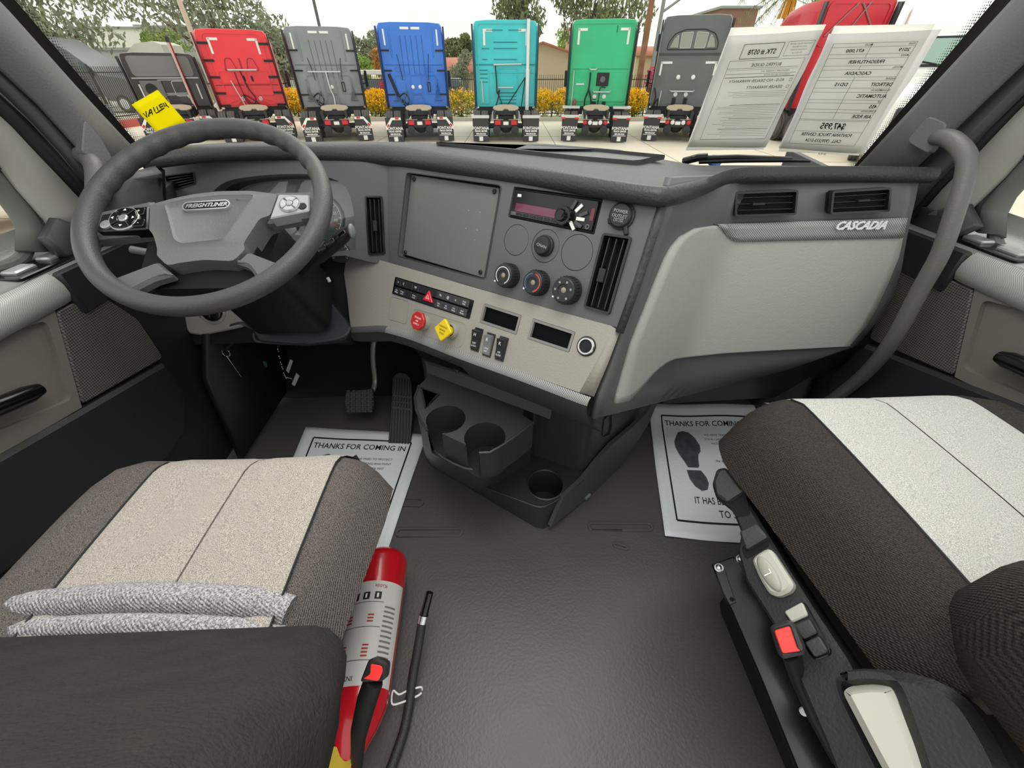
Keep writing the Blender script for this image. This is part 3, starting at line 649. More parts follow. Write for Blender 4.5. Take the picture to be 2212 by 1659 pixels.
# round socket
x, y = FB.px(1267, 748)
sk = G(FB).lathe([(.0165, 0), (.0165, .004), (.0150, .0055), (.0125, .0055), (.0118, .004), (.0118, -.01)], 36, (x, y, 0), caps=False).build('round_socket', silver, DB)
G(FB).lathe([(.0122, .002), (.004, .0025)], 24, (x, y, 0)).build('socket_lid', black, sk)
G(FB).lathe([(.0185, 0), (.0185, .002), (.0165, .003)], 36, (x, y, 0), caps=False).build('socket_base', black, sk)
# ---- rounded weave strip and dark fascia under the panel
edge = [FB.w(*FB.px(u, v)) for u, v in ((757, 706), (800, 704), (820, 703), (844, 706), (900, 722), (1000, 760), (1125, 803), (1250, 849), (1277, 858))]
edge = bez(edge, 5); ne = nrm(-40.5, 0)
def sweep(prof, i0, i1, name, m, bend=None):
    rows = []
    for o, dz in prof: rows.append([p+ne*o+V((0, 0, dz)) for p in edge[i0:i1]])
    return G().grid(rows, flip=True).build(name, m, DB, smooth=60)
sweep([(0, 0), (.006, -.003), (.010, -.008), (.0115, -.014)], 14, len(edge), 'weave_strip', carbon)
sweep([(0, 0), (.006, -.003), (.010, -.008), (.0115, -.014)], 0, 15, 'strip_end', stackm)
sweep([(.0115, -.014), (.0105, -.024), (.002, -.045), (-.02, -.060), (-.06, -.075)], 0, 26, 'fascia', dark)
sweep([(.0115, -.014), (.0105, -.024), (.004, -.045), (-.02, -.085), (-.06, -.130), (-.11, -.185)], 25, len(edge), 'fascia', dark)
# ---- side of the centre stack and the passenger dash: one smooth surface y = F(x, z)
nS = nrm(40, 3); P1 = FA.w(*FA.px(1436, 437), -.003); 
tG = .16
def FG(x, z):
    ys = P1.y+(nS.x*(x-P1.x)+nS.z*(z-P1.z))/(-nS.y); yg = .835-(.80-z)*tG
    d = ys-yg; return yg+.5*(d-sqrt(d*d+.0004)) if True else 0
def pG(u, v, off=0):
    r = ray(u, v); t = .5
    for _ in range(60):
        p = CAM+r*t; t += (FG(p.x, p.z)-off-p.y)/r.y*.6
    return CAM+r*t
def gpatch(L, R, n, off, name, m, th=.012, parent=None):
    rows = [[pG(ul+(ur-ul)*k/n, vl+(vr-vl)*k/n, off) for k in range(n+1)] for (ul, vl), (ur, vr) in zip(L, R)]
    return G().grid(rows, flip=True).build(name, m, parent or DB, solid=th, smooth=50)
gpatch([(1452, 384), (1424, 484), (1408, 534), (1390, 590), (1368, 660), (1345, 725), (1322, 790), (1298, 850), (1283, 905)], [(1990, 364), (1978, 430), (1966, 480), (1958, 520), (1948, 580), (1930, 640), (1900, 690), (1850, 748), (1700, 800)], 24, -.004, 'passenger_fascia', stackm)
# pale grey glove box panel wrapping round the corner
Lp = [(1549, 488), (1506, 495), (1474, 513), (1456, 534), (1441, 561), (1415, 624), (1395, 675), (1381, 709), (1366, 748)]
Rp = [(1955, 488), (1954, 496), (1952, 508), (1948, 530), (1942, 556), (1921, 608), (1895, 665), (1874, 702), (1836, 747)]
gdoor = [[pG(ul+(ur-ul)*k/30, vl+(vr-vl)*k/30, .006) for k in range(31)] for (ul, vl), (ur, vr) in zip(Lp, Rp)]
# its tail running down to the console
n = 30
def along(pl, t):
    ds = [0]
    for a, b in zip(pl, pl[1:]): ds.append(ds[-1]+hypot(b[0]-a[0], b[1]-a[1]))
    s = t*ds[-1]
    for i in range(len(pl)-1):
        if s <= ds[i+1]+1e-9:
            k = (s-ds[i])/(ds[i+1]-ds[i]); return (pl[i][0]+(pl[i+1][0]-pl[i][0])*k, pl[i][1]+(pl[i+1][1]-pl[i][1])*k)
    return pl[-1]
lowedge = [(1331, 872), (1342, 881), (1362, 864), (1388, 838), (1412, 808), (1435, 787), (1460, 775), (1560, 764), (1641, 759), (1836, 748)]
upedge = [(1366, 748), (1836, 747.5)]
rows = [[pG(*along(upedge, (k/n)), .006) for k in range(n+1)]]
lowpts = [along(lowedge, (k/n)**.8) for k in range(n+1)]
for j in range(1, 9):
    t = j/8; r_ = []
    for k in range(n+1):
        a = along(upedge, k/n); b = lowpts[k]; w = k/n
        u, v = a[0]+(b[0]-a[0])*t, a[1]+(b[1]-a[1])*t
        r_.append(pG(u, v, .006))
    rows.append(r_)
gv = G().grid(gdoor+rows[1:], flip=True).build('glove_box_door', gloveg, DB, solid=.01, smooth=50)
# upper weave strip with the badge
wl = [(1553, 485), (1562, 497), (1574, 512), (1592, 523)]; wr = [(1961, 471), (1958, 486), (1955, 500), (1951, 514)]
ws = gpatch(wl, wr, 24, .010, 'weave_strip', carbon, .008)
bd = Frame((-V((0, 1, 0))+V((0, 0, .16))).normalized(), pG(1855, 487, .0105))
text(bd, 'CASCADIA', 0, 0, .0225, mat('chrome badge', (236, 238, 238), .25, metal=.0), ws, name='badge', h=.004, ext=.0012, shear=.35, sx=.98, bold=.0006)
FGf = Frame((-V((0, 1, 0))+V((0, 0, tG))).normalized(), pG(1700, 440, .0))
vent(FGf, [(1586, 414), (1722, 409), (1717, 464), (1585, 468)], 'air_vent', 3, True, (.38, .52), h=.017, depth=.010)
vent(FGf, [(1795, 412), (1922, 404), (1918, 457), (1790, 463)], 'air_vent', 3, True, (.55, .48), h=.014, depth=.010)
# dark lower board under the glove box
g = G(); rows = []
for (ul, vl, yl), (ur, vr, yr) in (((1430, 790, .80), (1850, 745, .80)), ((1452, 800, .84), (1830, 765, .84)), ((1440, 838, .90), (1830, 800, .9)), ((1432, 872, .98), (1830, 850, 1.0))):
    rows.append([pY(ul+(ur-ul)*k/8, vl+(vr-vl)*k/8, yl) for k in range(9)])
g.grid(rows, flip=True).build('lower_board', darker, DB, solid=.01, smooth=60)
# ================================================================ floor console with cup holders
CN = thing('floor_console', 'black moulded floor console with three cup holders under the dashboard', 'console', (.1, .85, 0))
cm = mat('console plastic', (46, 47, 49), .42, bump=(320, .18))
Pz = lambda u, v, z: (pZ(u, v, z).x, pZ(u, v, z).y)
fl = [Pz(918, 985, 0), Pz(958, 1023, 0), Pz(1028, 1061, 0), Pz(1104, 1110, 0), Pz(1160, 1141, 0), Pz(1172, 1143, 0), Pz(1186, 1138, 0), Pz(1283, 1061, 0), Pz(1337, 1010, 0), Pz(1400, 912, 0)]
# upright column
col = rnd([(-.23, .92), (.085, .765), (.225, .690), (.39, .845), (.545, 1.02), (.52, 1.30), (-.28, 1.30)], .022, 4)
G().prism(col, 0, .50, back=True).build('column', cm, CN, smooth=40)
# base shelf with the low cup holder
zs = .112
sh = [Pz(1000, 1036, zs), Pz(1060, 1058, zs), Pz(1120, 1080, zs), Pz(1152, 1092, zs), Pz(1170, 1095, zs), Pz(1190, 1088, zs), Pz(1225, 1066, zs), Pz(1260, 1036, zs), (.33, .79), (.40, .9), (-.05, .9), (-.15, .80)]
cx, cy = Pz(1178, 1046, zs); cr = .048
hole = circle(cr, 40, cx, cy)
low = [(p[0]*1.0, p[1]) for p in [Pz(1012, 1054, 0), Pz(1060, 1083, 0), Pz(1120, 1118, 0), Pz(1156, 1139, 0), Pz(1172, 1143, 0), Pz(1188, 1136, 0), Pz(1225, 1106, 0), Pz(1262, 1077, 0)]]+[(.345, .79), (.42, .9), (-.05, .9), (-.15, .80)]
g = G(); g.cap(sh, zs, [hole]); g.wall(hole, .012, zs, True); g.cap(hole, .012)
g.grid([[(x, y, 0) for x, y in low], [(x*.5+a*.5, y*.5+b*.5, zs*.55) for (x, y), (a, b) in zip(low, sh)], [(x, y, zs) for x, y in sh]], closed=True)
base = g.build('base_shelf', cm, CN, smooth=35)
g = G(); g.lathe([(cr, zs-.001), (cr+.004, zs+.001), (cr+.001, zs+.0025), (cr-.001, zs-.001)], 40, (cx, cy, 0), caps=False).build('cup_rim', cm, base)
q = [V(p) for p in sh[:8]]; g = G(); g.tube([(p.x, p.y, zs) for p in bez([V((a.x, a.y, 0)) for a in q], 4)], .0025, 8); g.build('shelf_lip', cm, base)
# side skirt and pocket on the passenger side
FK = Frame(nrm(42, 4), (.275, .708, 0)); 
sk_ = FK.pp([(1188, 1136), (1283, 1061), (1337, 1010), (1400, 912), (1432, 832), (1424, 836), (1396, 890), (1365, 921), (1320, 958), (1290, 992), (1255, 1036), (1215, 1072)])
G(FK).prism(sk_, -.008, .004, back=True).build('side_pocket', mat('console side', (70, 71, 73), .5, bump=(320, .2)), CN, smooth=40)
fh = Frame(nrm(42, 0), V((.36, .80, 0))); hx = FK.pp([(1299, 940), (1303, 908), (1318, 892), (1322, 905), (1317, 930)])
fq = Frame(nrm(40, 0), (.31, .765, 0)); hq = rnd(fq.pp([(1300, 944), (1303, 906), (1320, 890), (1321, 920), (1316, 938)]), .006)
G(fq).prism(hq, -.004, .003, [shrink(hq, .0012)]).build('hook_plate', cm, CN)
for (u, v) in ((1270, 1073), (1216, 1110)):
    p = pZ(u, v, .018); f_ = Frame(nrm(42, 0), (p.x, p.y, .018)); G(f_).box(0, 0, 0, .022, .008, .006).build('fixing_slot', mat('slot grey', (120, 122, 124), .5), CN)
# cup holder tray
zt = .375
lc, rc = Pz(963, 905, zt), Pz(1047.5, 944, zt); R = .0455
la = lambda c, a: (c[0]+R*cos(radians(a)), c[1]+R*sin(radians(a)))
dirn = V((rc[0]-lc[0], rc[1]-lc[1])).normalized(); fwd = V((dirn.y, -dirn.x)); base_a = math.degrees(atan2(fwd.y, fwd.x))
def arcpts(c, a0, a1, n=22): return [la(c, a0+(a1-a0)*k/n) for k in range(n+1)]
outl = [Pz(905, 833, zt), Pz(896, 858, zt), Pz(899, 886, zt), Pz(910, 910, zt), Pz(923, 930, zt)]
outr = [Pz(1035, 978, zt), Pz(1058, 977, zt), Pz(1085, 962, zt), Pz(1120, 938, zt), Pz(1152, 912, zt)]
poly = outl+arcpts(lc, base_a-28, base_a-28-304)+arcpts(rc, base_a-28, base_a-28-304)+outr+[Pz(1128, 896, zt), (.10, .80), (-.15, .90)]
zl = .292
tray = G().prism(poly, zl, zt).build('cup_tray', cm, CN, smooth=30)
for c in (lc, rc):
    g = G(); g.cap(circle(R+.003, 32, *c), zl+.003); g.build('cup_floor', black, tray)
mid = [Pz(901, 870, zl), Pz(908, 900, zl), Pz(920, 940, zl), Pz(939, 975, zl), Pz(957, 990, zl), Pz(980, 1003, zl), Pz(1004, 1013, zl), Pz(1022, 1016, zl), Pz(1036, 1010, zl), Pz(1065, 992, zl), Pz(1105, 962, zl), Pz(1150, 930, zl)]
b0 = fl[:4]; flo = [(-.27, .93)]+[Pz(918, 985, 0), Pz(926, 1000, 0), Pz(940, 1013, 0), Pz(958, 1023, 0), Pz(985, 1038, 0), Pz(1005, 1049, 0), Pz(1028, 1061, 0), Pz(1045, 1066, 0), (-.02, .72), (.03, .75), (.08, .78)]
mids = []
for (a, b), (c_, d_) in zip(mid, flo): mids.append((a*.45+c_*.55, b*.45+d_*.55-.012))
rim_ = [Pz(896, 858, zt), Pz(899, 886, zt), Pz(910, 912, zt), Pz(924, 932, zt)]
g = G(); g.grid([[(x, y, 0) for x, y in flo], [(x, y, .13) for x, y in mids], [(x, y, zl) for x, y in mid]]); g.build('tray_body', cm, tray, smooth=60)
g = G(); g.grid([[(x, y, zl) for x, y in mid[:4]], [(x, y, zt) for x, y in rim_]]); g.grid([[(x, y, zl) for x, y in mid[8:]], [(x, y, zt) for x, y in (Pz(1035, 978, zt), Pz(1075, 968, zt), Pz(1120, 938, zt), Pz(1152, 912, zt))]]); g.build('tray_wall', cm, tray, smooth=60)
lipi = [Pz(945, 950, zl), Pz(975, 985, zl), Pz(1000, 998, zl), Pz(1018, 1000, zl)]
g = G(); g.cap(mid[2:9]+[(rc[0]-.0, rc[1]+.02), (lc[0], lc[1]+.02)], zl+.001); g.build('tray_ledge', cm, tray)
g = G(); g.tube([(x, y, zl+.002) for x, y in mid[3:8]], .004, 8); g.build('tray_lip', cm, tray); G().tube([(x, y, zt) for x, y in outl], .003, 8).build('tray_lip', cm, tray); G().tube([(x, y, zt) for x, y in outr], .003, 8).build('tray_lip', cm, tray)
# small catch-all pocket left of the cups and the cubby shelf above
pk = [Pz(908, 838, zt), Pz(950, 853, zt), Pz(918, 884, zt)]; G().prism(rnd(pk, .004), zt, zt+.004, [shrink(rnd(pk, .004), .004)]).cap(shrink(rnd(pk, .004), .004), zt+.0005).build('catch_pocket', black, tray)
e = [(-.20, .845), (-.02, .745), (.115, .655)]
g = G(); g.tube([(x, y, .40) for x, y in e], .004, 8); g.build('shelf_edge', cm, CN)
g = G(); g.grid([[(-.25, .92, .40), (.10, .77, .40)], [(-.20, .845, .40), (.115, .655, .40)]]); g.grid([[(-.20, .845, .40), (.115, .655, .40)], [(-.195, .825, .376), (.11, .64, .376)]]); g.build('cubby_shelf', cm, CN)
for (u0, v0, u1, v1, yy_) in ((983, 796, 996, 848, .80), (1130, 858, 1157, 910, .71)):
    a = pY(u0, v0, yy_); b = pY(u1, v1, yy_); G(Frame(nrm(-40, 0), (a+b)/2)).box(0, 0, 0, abs(b.x-a.x)+.006, abs(a.z-b.z), .014).build('cubby_post', cm, CN, bevel=.003)
# ================================================================ radio in the centre panel
RD = thing('car_radio', 'black single slot radio with round volume knob in the charcoal centre panel', 'radio', tuple(FA.w(*FA.px(1200, 455), -.02)))
ra, rb, rc_, rd = [V(p) for p in FA.pp([(1112, 405), (1301, 431), (1283, 505), (1099, 467.5)], -.003)]
R2 = lambda s, t: tuple((ra*(1-s)+rb*s)*(1-t)+(rd*(1-s)+rc_*s)*t)
quad = lambda s0, t0, s1, t1: [R2(s0, t0), R2(s1, t0), R2(s1, t1), R2(s0, t1)]
G(FA).prism(quad(0, 0, 1, 1), -.03, -.008, back=True).build('radio_body', black, RD)
G(FA).bprism(quad(.02, .06, .975, .94), -.008, -.001, .001).build('faceplate', gloss, RD)
G(FA).bprism(quad(.07, .50, .62, .78), -.002, .0004, .0004).build('display_window', mat('plum reflection', (104, 40, 62), .18, coat=.5), RD)  # pink reflection band painted in as the colour of this window
G(FA).bprism(quad(.03, .80, .66, .93), -.002, .0006, .0004).build('button_strip', mat('radio grey', (96, 96, 98), .3, metal=.3), RD)
for k in range(6): G(FA).bprism(quad(.10+.085*k, .815, .175+.085*k, .905), 0, .002, .0005).build('preset_button', gloss, RD)
kx, ky = R2(.665, .66); kn = G(FA).lathe([(.0165, -.001), (.0165, .008), (.0155, .010), (.0105, .0105), (.0100, .017), (.009, .0185), (.006, .0175)], 36, (kx, ky, 0)).build('volume_knob', gloss, RD)
for k, (s, t, m_) in enumerate(((.80, .35, 0), (.86, .50, 1), (.84, .66, 0), (.83, .82, 1), (.77, .90, 0), (.74, .28, 1))):
    x, y = R2(s, t); G(FA).box(x, y, .001, .016, .0055, .003, (.9, .5, .05, -.4, -.8, 1.2)[k]).build('side_button', white if m_ == 0 else keyl, RD)
G(FA).bprism(quad(.925, .28, .965, .66), -.002, .0005, .0003).build('usb_slot', mat('usb red', (110, 50, 56), .4), RD)
x, y = R2(.925, .84); G(FA).lathe([(.0042, -.001), (.0042, .001), (.0022, .001), (.0018, -.001)], 16, (x, y, 0)).build('aux_jack', MATS['radio grey'], RD)
G(FA).bprism(quad(.07, .20, .115, .30), -.002, .0012, .0004).build('phone_button', white, RD)
# ================================================================ steering column, wheel
WN = nrm(3.1, 58.3); WC = V((-.549, .803, .794)); FW = Frame(WN, WC)
CL = DB
g = G(FW); loops = []
for z, w, h, oy in ((-.055, .062, .055, -.005), (-.09, .085, .07, -.012), (-.14, .09, .075, -.015), (-.24, .095, .08, -.01), (-.34, .10, .09, .0)):
    loops.append([(x, y+oy, z) for x, y in rrect(2*w, 2*h, .03, 4)])
g.loft(list(reversed(loops))).build('column_shroud', black, CL, smooth=50)
# lower cover plate with two screw holes, and the tilt bar
FL = Frame(nrm(4, 38), (-.50, .98, .50))
lcv = G(FL).bprism(rnd(FL.pp([(530, 660), (560, 640), (640, 640), (692, 626), (745, 690), (757, 712), (745, 735), (640, 745), (560, 738), (535, 700)]), .008), -.05, .0, .004).build('lower_cover', mat('cover slate', (38, 42, 48), .55), CL)
for u, v in ((586, 689), (646, 685)):
    x, y = FL.px(u, v); G(FL).lathe([(.009, -.0005), (.009, .001), (.006, .001), (.006, -.004), (.001, -.004)], 20, (x, y, 0)).build('screw_hole', void, lcv)
G().tube(bez([pY(548, 720, .93), pY(552, 735, .92), pY(570, 739, .92), pY(640, 742, .92), pY(720, 733, .92), pY(748, 722, .93), pY(756, 708, .95)], 5), .004, 8).build('cover_edge', dark, CL)
G().tube(bez([pY(500, 702, .95), pY(520, 698, .94), pY(545, 708, .94), pY(560, 720, .95)], 4), [.007]*13, 8, sq=.4).build('tilt_lever', dark, CL)
# left and right stalks
g = G(); a, b, c_ = pY(279, 538, .86), pY(318, 545, .87), pY(372, 562, .90)
g.tube([a, a+(b-a)*.08, b], [.006, .0105, .0105], 14, sq=.7); s1 = g.build('left_stalk', mat('stalk grey', (118, 122, 120), .4), CL); G().tube([b, b+(c_-b)*.12, c_], [.0085, .007, .009], 12).build('stalk_stem', black, s1)
g = G(); P = [pY(758, 494, .86), pY(742, 508, .86), pY(720, 528, .86), pY(690, 556, .87), pY(640, 590, .90)]
g.tube(P, [.011, .020, .021, .017, .016], 16, sq=.75); s2 = g.build('right_stalk', black, CL, smooth=60)
for k, (u, v) in enumerate(((737, 507), (713, 524), (695, 538))):
    p = pY(u, v, .835); G(Frame(nrm(0, 40), p)).box(0, 0, 0, .022, .010, .006, radians(35)).build('stalk_button', gloss, s2, bevel=.002)
g = G(); p = pY(760, 500, .855); g.ell(p.x, p.y, p.z, .007, .014, .016); g.build('stalk_tip', MATS['stalk grey'], s2)
G().tube([pY(708, 600, .95), pY(712, 608, .95)], .004, 8).build('tag_clip', white, CL)
SW = thing('steering_wheel', 'large grey steering wheel with button pods and oval badge on its hub', 'steering wheel', tuple(WC-WN*.05))
wm = mat('wheel skin', (72, 72, 71), .45, bump=(420, .3)); wpad = mat('hub pad', (104, 104, 103), .48, bump=(420, .35))
g = G(FW); loops = []; NR, NT = 240, 20; RM = .2115
for i in range(NR):
    th = 2*pi*i/NR; d = math.degrees(th) % 360; lp = []
    grip = 1 if (95 < d < 170 or 20 < d < 80) else 0
    for k in range(NT):
        ph = 2*pi*k/NT; r = .0168
        if grip and cos(ph) < -.1: r += .0016*sin(d*.42*pi/2.2)*(-cos(ph))
        lp.append(((RM+r*cos(ph))*cos(th), (RM+r*cos(ph))*sin(th), r*1.12*sin(ph)))
    loops.append(lp)
loops.append(loops[0]); g.loft(loops, False, False).build('rim', wm, SW, smooth=80, weld=True)
W2 = lambda u, v, h=0: FW.px(u, v, h)
padp = [(321, 443), (371, 429), (420, 419), (473, 413), (540, 412), (600, 419), (583, 467), (562, 470), (525, 527), (530, 538), (504, 564), (440, 561), (385, 568), (361, 574), (338, 551), (340, 539), (331, 506), (319, 493)]
o0 = rnd(FW.pp(padp, .0), .008, 2); rid = FW.pp([(346, 437), (400, 424), (473, 416), (556, 415), (522, 462), (495, 503), (478, 519), (385, 529), (368, 517), (356, 466)], .006)
rid = rnd(rid, .014, 3); inn = shrink(rid, .009)
g = G(FW); g.cap(o0, .0, [rid]); g.wall(o0, -.045, .0)
m_ = len(rid); 
g.add([(x, y, .0) for x, y in rid]+[(x, y, .0045) for x, y in shrink(rid, .004)]+[(x, y, -.001) for x, y in inn], [(i, (i+1) % m_, m_+(i+1) % m_, m_+i) for i in range(m_)]+[(m_+i, m_+(i+1) % m_, 2*m_+(i+1) % m_, 2*m_+i) for i in range(m_)])
g.cap(inn, -.001); hub = g.build('hub_pad', wpad, SW, smooth=50, weld=True)
g = G(FW); back = rnd(FW.pp([(335, 470), (590, 450), (545, 560), (560, 600), (520, 622), (320, 625), (300, 600)], -.03), .02); g.prism(back, -.07, -.03, back=True).build('hub_back', void, SW)
# badge
bx, by = W2(446, 444, .003); bw = V(W2(497, 441, .003))-V(W2(394, 447, .003)); ang = atan2(bw.y, bw.x); bl_ = bw.length
def oval(w, h, n=40): return [((w/2-h/2)*(1 if cos(t) > 0 else -1)+h/2*cos(t), h/2*sin(t)) for t in [2*pi*k/n for k in range(n)]]
FBd = Frame(FW.z, FW.w(bx, by, .0015), FW.x*cos(ang)+FW.y*sin(ang))
ov = oval(bl_, .021); bdg = G(FBd).prism(ov, -.004, .003, [shrink(ov, .0022)]).build('badge', mat('badge chrome', (210, 212, 214), .22, metal=.8), hub)
G(FBd).cap(shrink(ov, .0018), .0008).build('badge_field', black, bdg)
text(FBd, 'FREIGHTLINER', 0, 0, .0125, MATS['badge chrome'], bdg, h=.0012, ext=.0008, shear=.3, sx=.92, bold=.0003)
for u, v in ((379, 441), (514, 432)): x, y = W2(u, v); text(FW, '>-', x, y, .009, dark, hub, h=.0005, ext=.0001, name='horn_mark')
# button pods
def pod(pts, h, m): 
    q = rnd(FW.pp(pts, h), .004); return G(FW).bprism(q, h-.022, h, .002).build('button_pod', m, SW, smooth=40)
p1 = pod([(207, 500), (219, 463), (320, 444), (318, 494)], .004, gloss); p2 = pod([(601, 419), (668, 420), (668, 455), (582, 472)], .004, mat('satin silver pod', (168, 169, 168), .32, metal=.4))
def dpad(u, v, r, pr, m, marks):
    x, y = W2(u, v, .005)
    rg = G(FW).lathe([(r, .003), (r, .006), (r*.93, .0075), (r*.9, .006)], 36, (x, y, 0), caps=False).build('pad_ring', MATS['satin silver pod'], pr)
    for k in range(4):
        a0 = radians(45+90*k+5); a1 = radians(135+90*k-5)
        seg = [(x+r*.88*cos(a0+(a1-a0)*j/8), y+r*.88*sin(a0+(a1-a0)*j/8)) for j in range(9)]+[(x+r*.36*cos(a1-(a1-a0)*j/5), y+r*.36*sin(a1-(a1-a0)*j/5)) for j in range(6)]
        sg = G(FW).bprism(seg, .002, .0085, .0012).build('pad_key', m, pr)
        if marks:
            a = (a0+a1)/2; t = [(x+r*(.66+.11*cos(q))*cos(a)-r*.13*sin(q)*sin(a), y+r*(.66+.11*cos(q))*sin(a)+r*.13*sin(q)*cos(a)) for q in (0, 2*pi/3, 4*pi/3)]; G(FW).prism(t, .0085, .0088).build('arrow_mark', white, sg, smooth=0)
    G(FW).lathe([(r*.3, .002), (r*.3, .008), (r*.22, .0095)], 24, (x, y, 0)).build('pad_centre', chrome_sw, pr)
dpad(268.5, 472.6, .0265, p1, gloss, True); dpad(626, 441, .0195, p2, mat('pod key silver', (190, 190, 190), .3, metal=.5), False)
for u, v, s in ((301, 457, '+'), (300, 482, '-')):
    x, y = W2(u, v, .005); b_ = G(FW).bprism(rrect(.020, .0165, .003, cx=x, cy=y), .002, .007, .001).build('pod_button', gloss, p1); text(FW, s, x, y, .010, white, b_, h=.007, ext=.0001)
x, y = W2(229.5, 485.6, .005); G(FW).lathe([(.0095, .003), (.0090, .007), (.006, .008)], 24, (x, y, 0)).build('phone_button', chrome_sw, p1)
x, y = W2(652.7, 445, .005); G(FW).lathe([(.0080, .003), (.0075, .0055)], 24, (x, y, 0)).build('pod_button', black, p2)
# spokes behind the pods and the two lower spokes
sp = mat('spoke skin', (94, 94, 93), .5, bump=(420, .35))
def spoke(poly, z0, z1, nm='spoke'): return G(FW).bprism(rnd(FW.pp(poly, z1), .006), z0, z1, .006).build(nm, sp, SW, smooth=50)
spoke([(238, 600), (338, 562), (358, 580), (372, 592), (330, 604), (295, 622), (262, 642), (240, 625)], -.02, -.002)
spoke([(533, 541), (592, 564), (625, 560), (600, 590), (560, 615), (546, 590), (535, 575), (511, 567), (506, 566)], -.02, -.002)
spoke([(196, 515), (212, 455), (330, 430), (330, 500)], -.03, -.006); spoke([(590, 412), (690, 410), (690, 462), (572, 480)], -.03, -.006)
# ================================================================ seats
fl_d = mat('driver seat pale weave', (150, 142, 132), .9, spec=.1, extra=fabric((118, 110, 102), (214, 206, 196), 900)); fd_d = mat('driver seat dark tweed', (70, 66, 64), .9, spec=.1, extra=fabric((44, 40, 41), (136, 127, 122), 900))
fl_p = mat('passenger seat pale weave', (190, 190, 184), .9, spec=.1, extra=fabric((150, 150, 146), (228, 228, 222), 900)); fd_p = mat('passenger seat dark weave', (48, 45, 42), .9, spec=.1, extra=fabric((40, 37, 35), (72, 67, 62), 700, (150, 'DIAGONAL')))
knit = mat('knit welt', (118, 116, 120), .9, spec=.1, extra=fabric((84, 80, 86), (196, 192, 194), 500, (110, 'DIAGONAL'))); fb = mat('back rest cloth', (50, 49, 47), .95, spec=.1, bump=(260, .8), var=(30, (58, 57, 54), .3))
def seat(nm, label, cx, w, zt, yf, yb, fdark, flight, x_l, x_r, x_c, cr=.012, tl=0, tr=0, rc=.26):
    t = thing(nm, label, 'seat', (cx, (yf+yb)/2, 0))
    def top(x, y):
        k = (x-cx)/(w/2); z = zt+cr*abs(k)**2*1.2-.085*max(0, abs(k)-.62)**2*6
        f = max(0, y-(yf-.07))/.07; return z-.05*f**2.2+.006*sin((y-yb)*7)
    # cushion body: loops along y, rounded all round
    loops = []
    ys = [yb+(yf-yb)*k/14 for k in range(15)]
    for i, y in enumerate(ys+[yf+.012, yf+.018, yf+.018]):
        lp = []; sc = 1 if i < 15 else (.97, .90, .80)[i-15]; dz = 0 if i < 15 else (-.012, -.03, -.05)[i-15]
        hw = w/2*sc*(1-rc*max(0, (min(y, yf)-(yf-.13))/.13)**2.4)
        for k in range(25):
            s = -1+2*k/24; x = cx+hw*s+(tl*max(0, -s)**2-tr*max(0, s)**2)*(1-max(0, min(1, (y-yb)/(yf-yb)))); z = top(cx+w/2*s, min(y, yf))+dz
            if abs(s) > .82: z -= .035*((abs(s)-.82)/.18)**2
            lp.append((x, y, z))
        ze = lp[-1][2]; xe0, xe1 = lp[0][0], lp[-1][0]; lp += [(xe1-hw*.10, y, ze-.025), (xe1-hw*.30, y, ze-.055), (cx, y, ze-.07), (xe0+hw*.30, y, ze-.055), (xe0+hw*.10, y, ze-.025)]
        loops.append(lp)
    cu = G().loft(loops).build('seat_cushion', fdark, t, smooth=60, weld=True)
    # pale centre panel sewn on, in two halves with a seam between
    for a, b in ((x_l, x_c-.0012), (x_c+.0012, x_r)):
        rows = []
        for y in [yb+(yf+.0-yb)*k/22 for k in range(23)]:
            rows.append([(a+(b-a)*k/8, y, top(a+(b-a)*k/8, y)+.0035-(.003 if k in (0, 8) else 0)) for k in range(9)])
        yl = yf+.014; rows.append([(a+(b-a)*k/8, yl, top(a+(b-a)*k/8, yf)-.010) for k in range(9)]); rows.append([(a+(b-a)*k/8, yl+.008, top(a+(b-a)*k/8, yf)-.045) for k in range(9)])
        G().grid(rows).build('centre_panel', flight, t, smooth=60)
    for x in (x_l-.001, x_r+.001): G().tube([(x, y, top(x, y)+.001) for y in [yb+(yf-.035-yb)*k/16 for k in range(17)]], .0016, 6).build('seam', inkm, t)
    return t, top
ds, dtop = seat('driver_seat', 'driver seat with pale tweed centre and dark charcoal bolsters behind the steering wheel', -.442, .51, .495, .475, .12, fd_d, fl_d, -.555, -.272, -.413, tr=.045, rc=.12)
# driver back rest and the knitted welt at its foot
loops = []
for z, yfr, th, xl, xr, rr in ((.40, .150, .15, -.69, -.20, .04), (.47, .185, .17, -.70, -.185, .05), (.52, .175, .17, -.71, -.165, .05), (.60, .120, .16, -.71, -.14, .05), (.75, .035, .15, -.71, -.13, .05), (.92, -.05, .14, -.70, -.15, .05), (1.05, -.11, .12, -.68, -.18, .05), (1.10, -.14, .07, -.64, -.22, .03)):
    loops.append([(x, y, z) for x, y in rrect(xr-xl, th, rr, 4, (xl+xr)/2, yfr-th/2)])
G().loft(loops).build('back_rest', fb, ds, smooth=70, weld=True)
P = [(-.72, .235, .470), (-.62, .222, .485), (-.50, .218, .502), (-.42, .214, .512), (-.34, .21, .508), (-.30, .208, .500), (-.262, .202, .490)]
G().tube(bez(P, 6), .018, 14, sq=.9).build('knit_welt', knit, ds, smooth=70)
P2 = [(x, y-.028, z-.004) for x, y, z in P]; G().tube(bez(P2, 6), .014, 12).build('knit_welt', knit, ds, smooth=70)
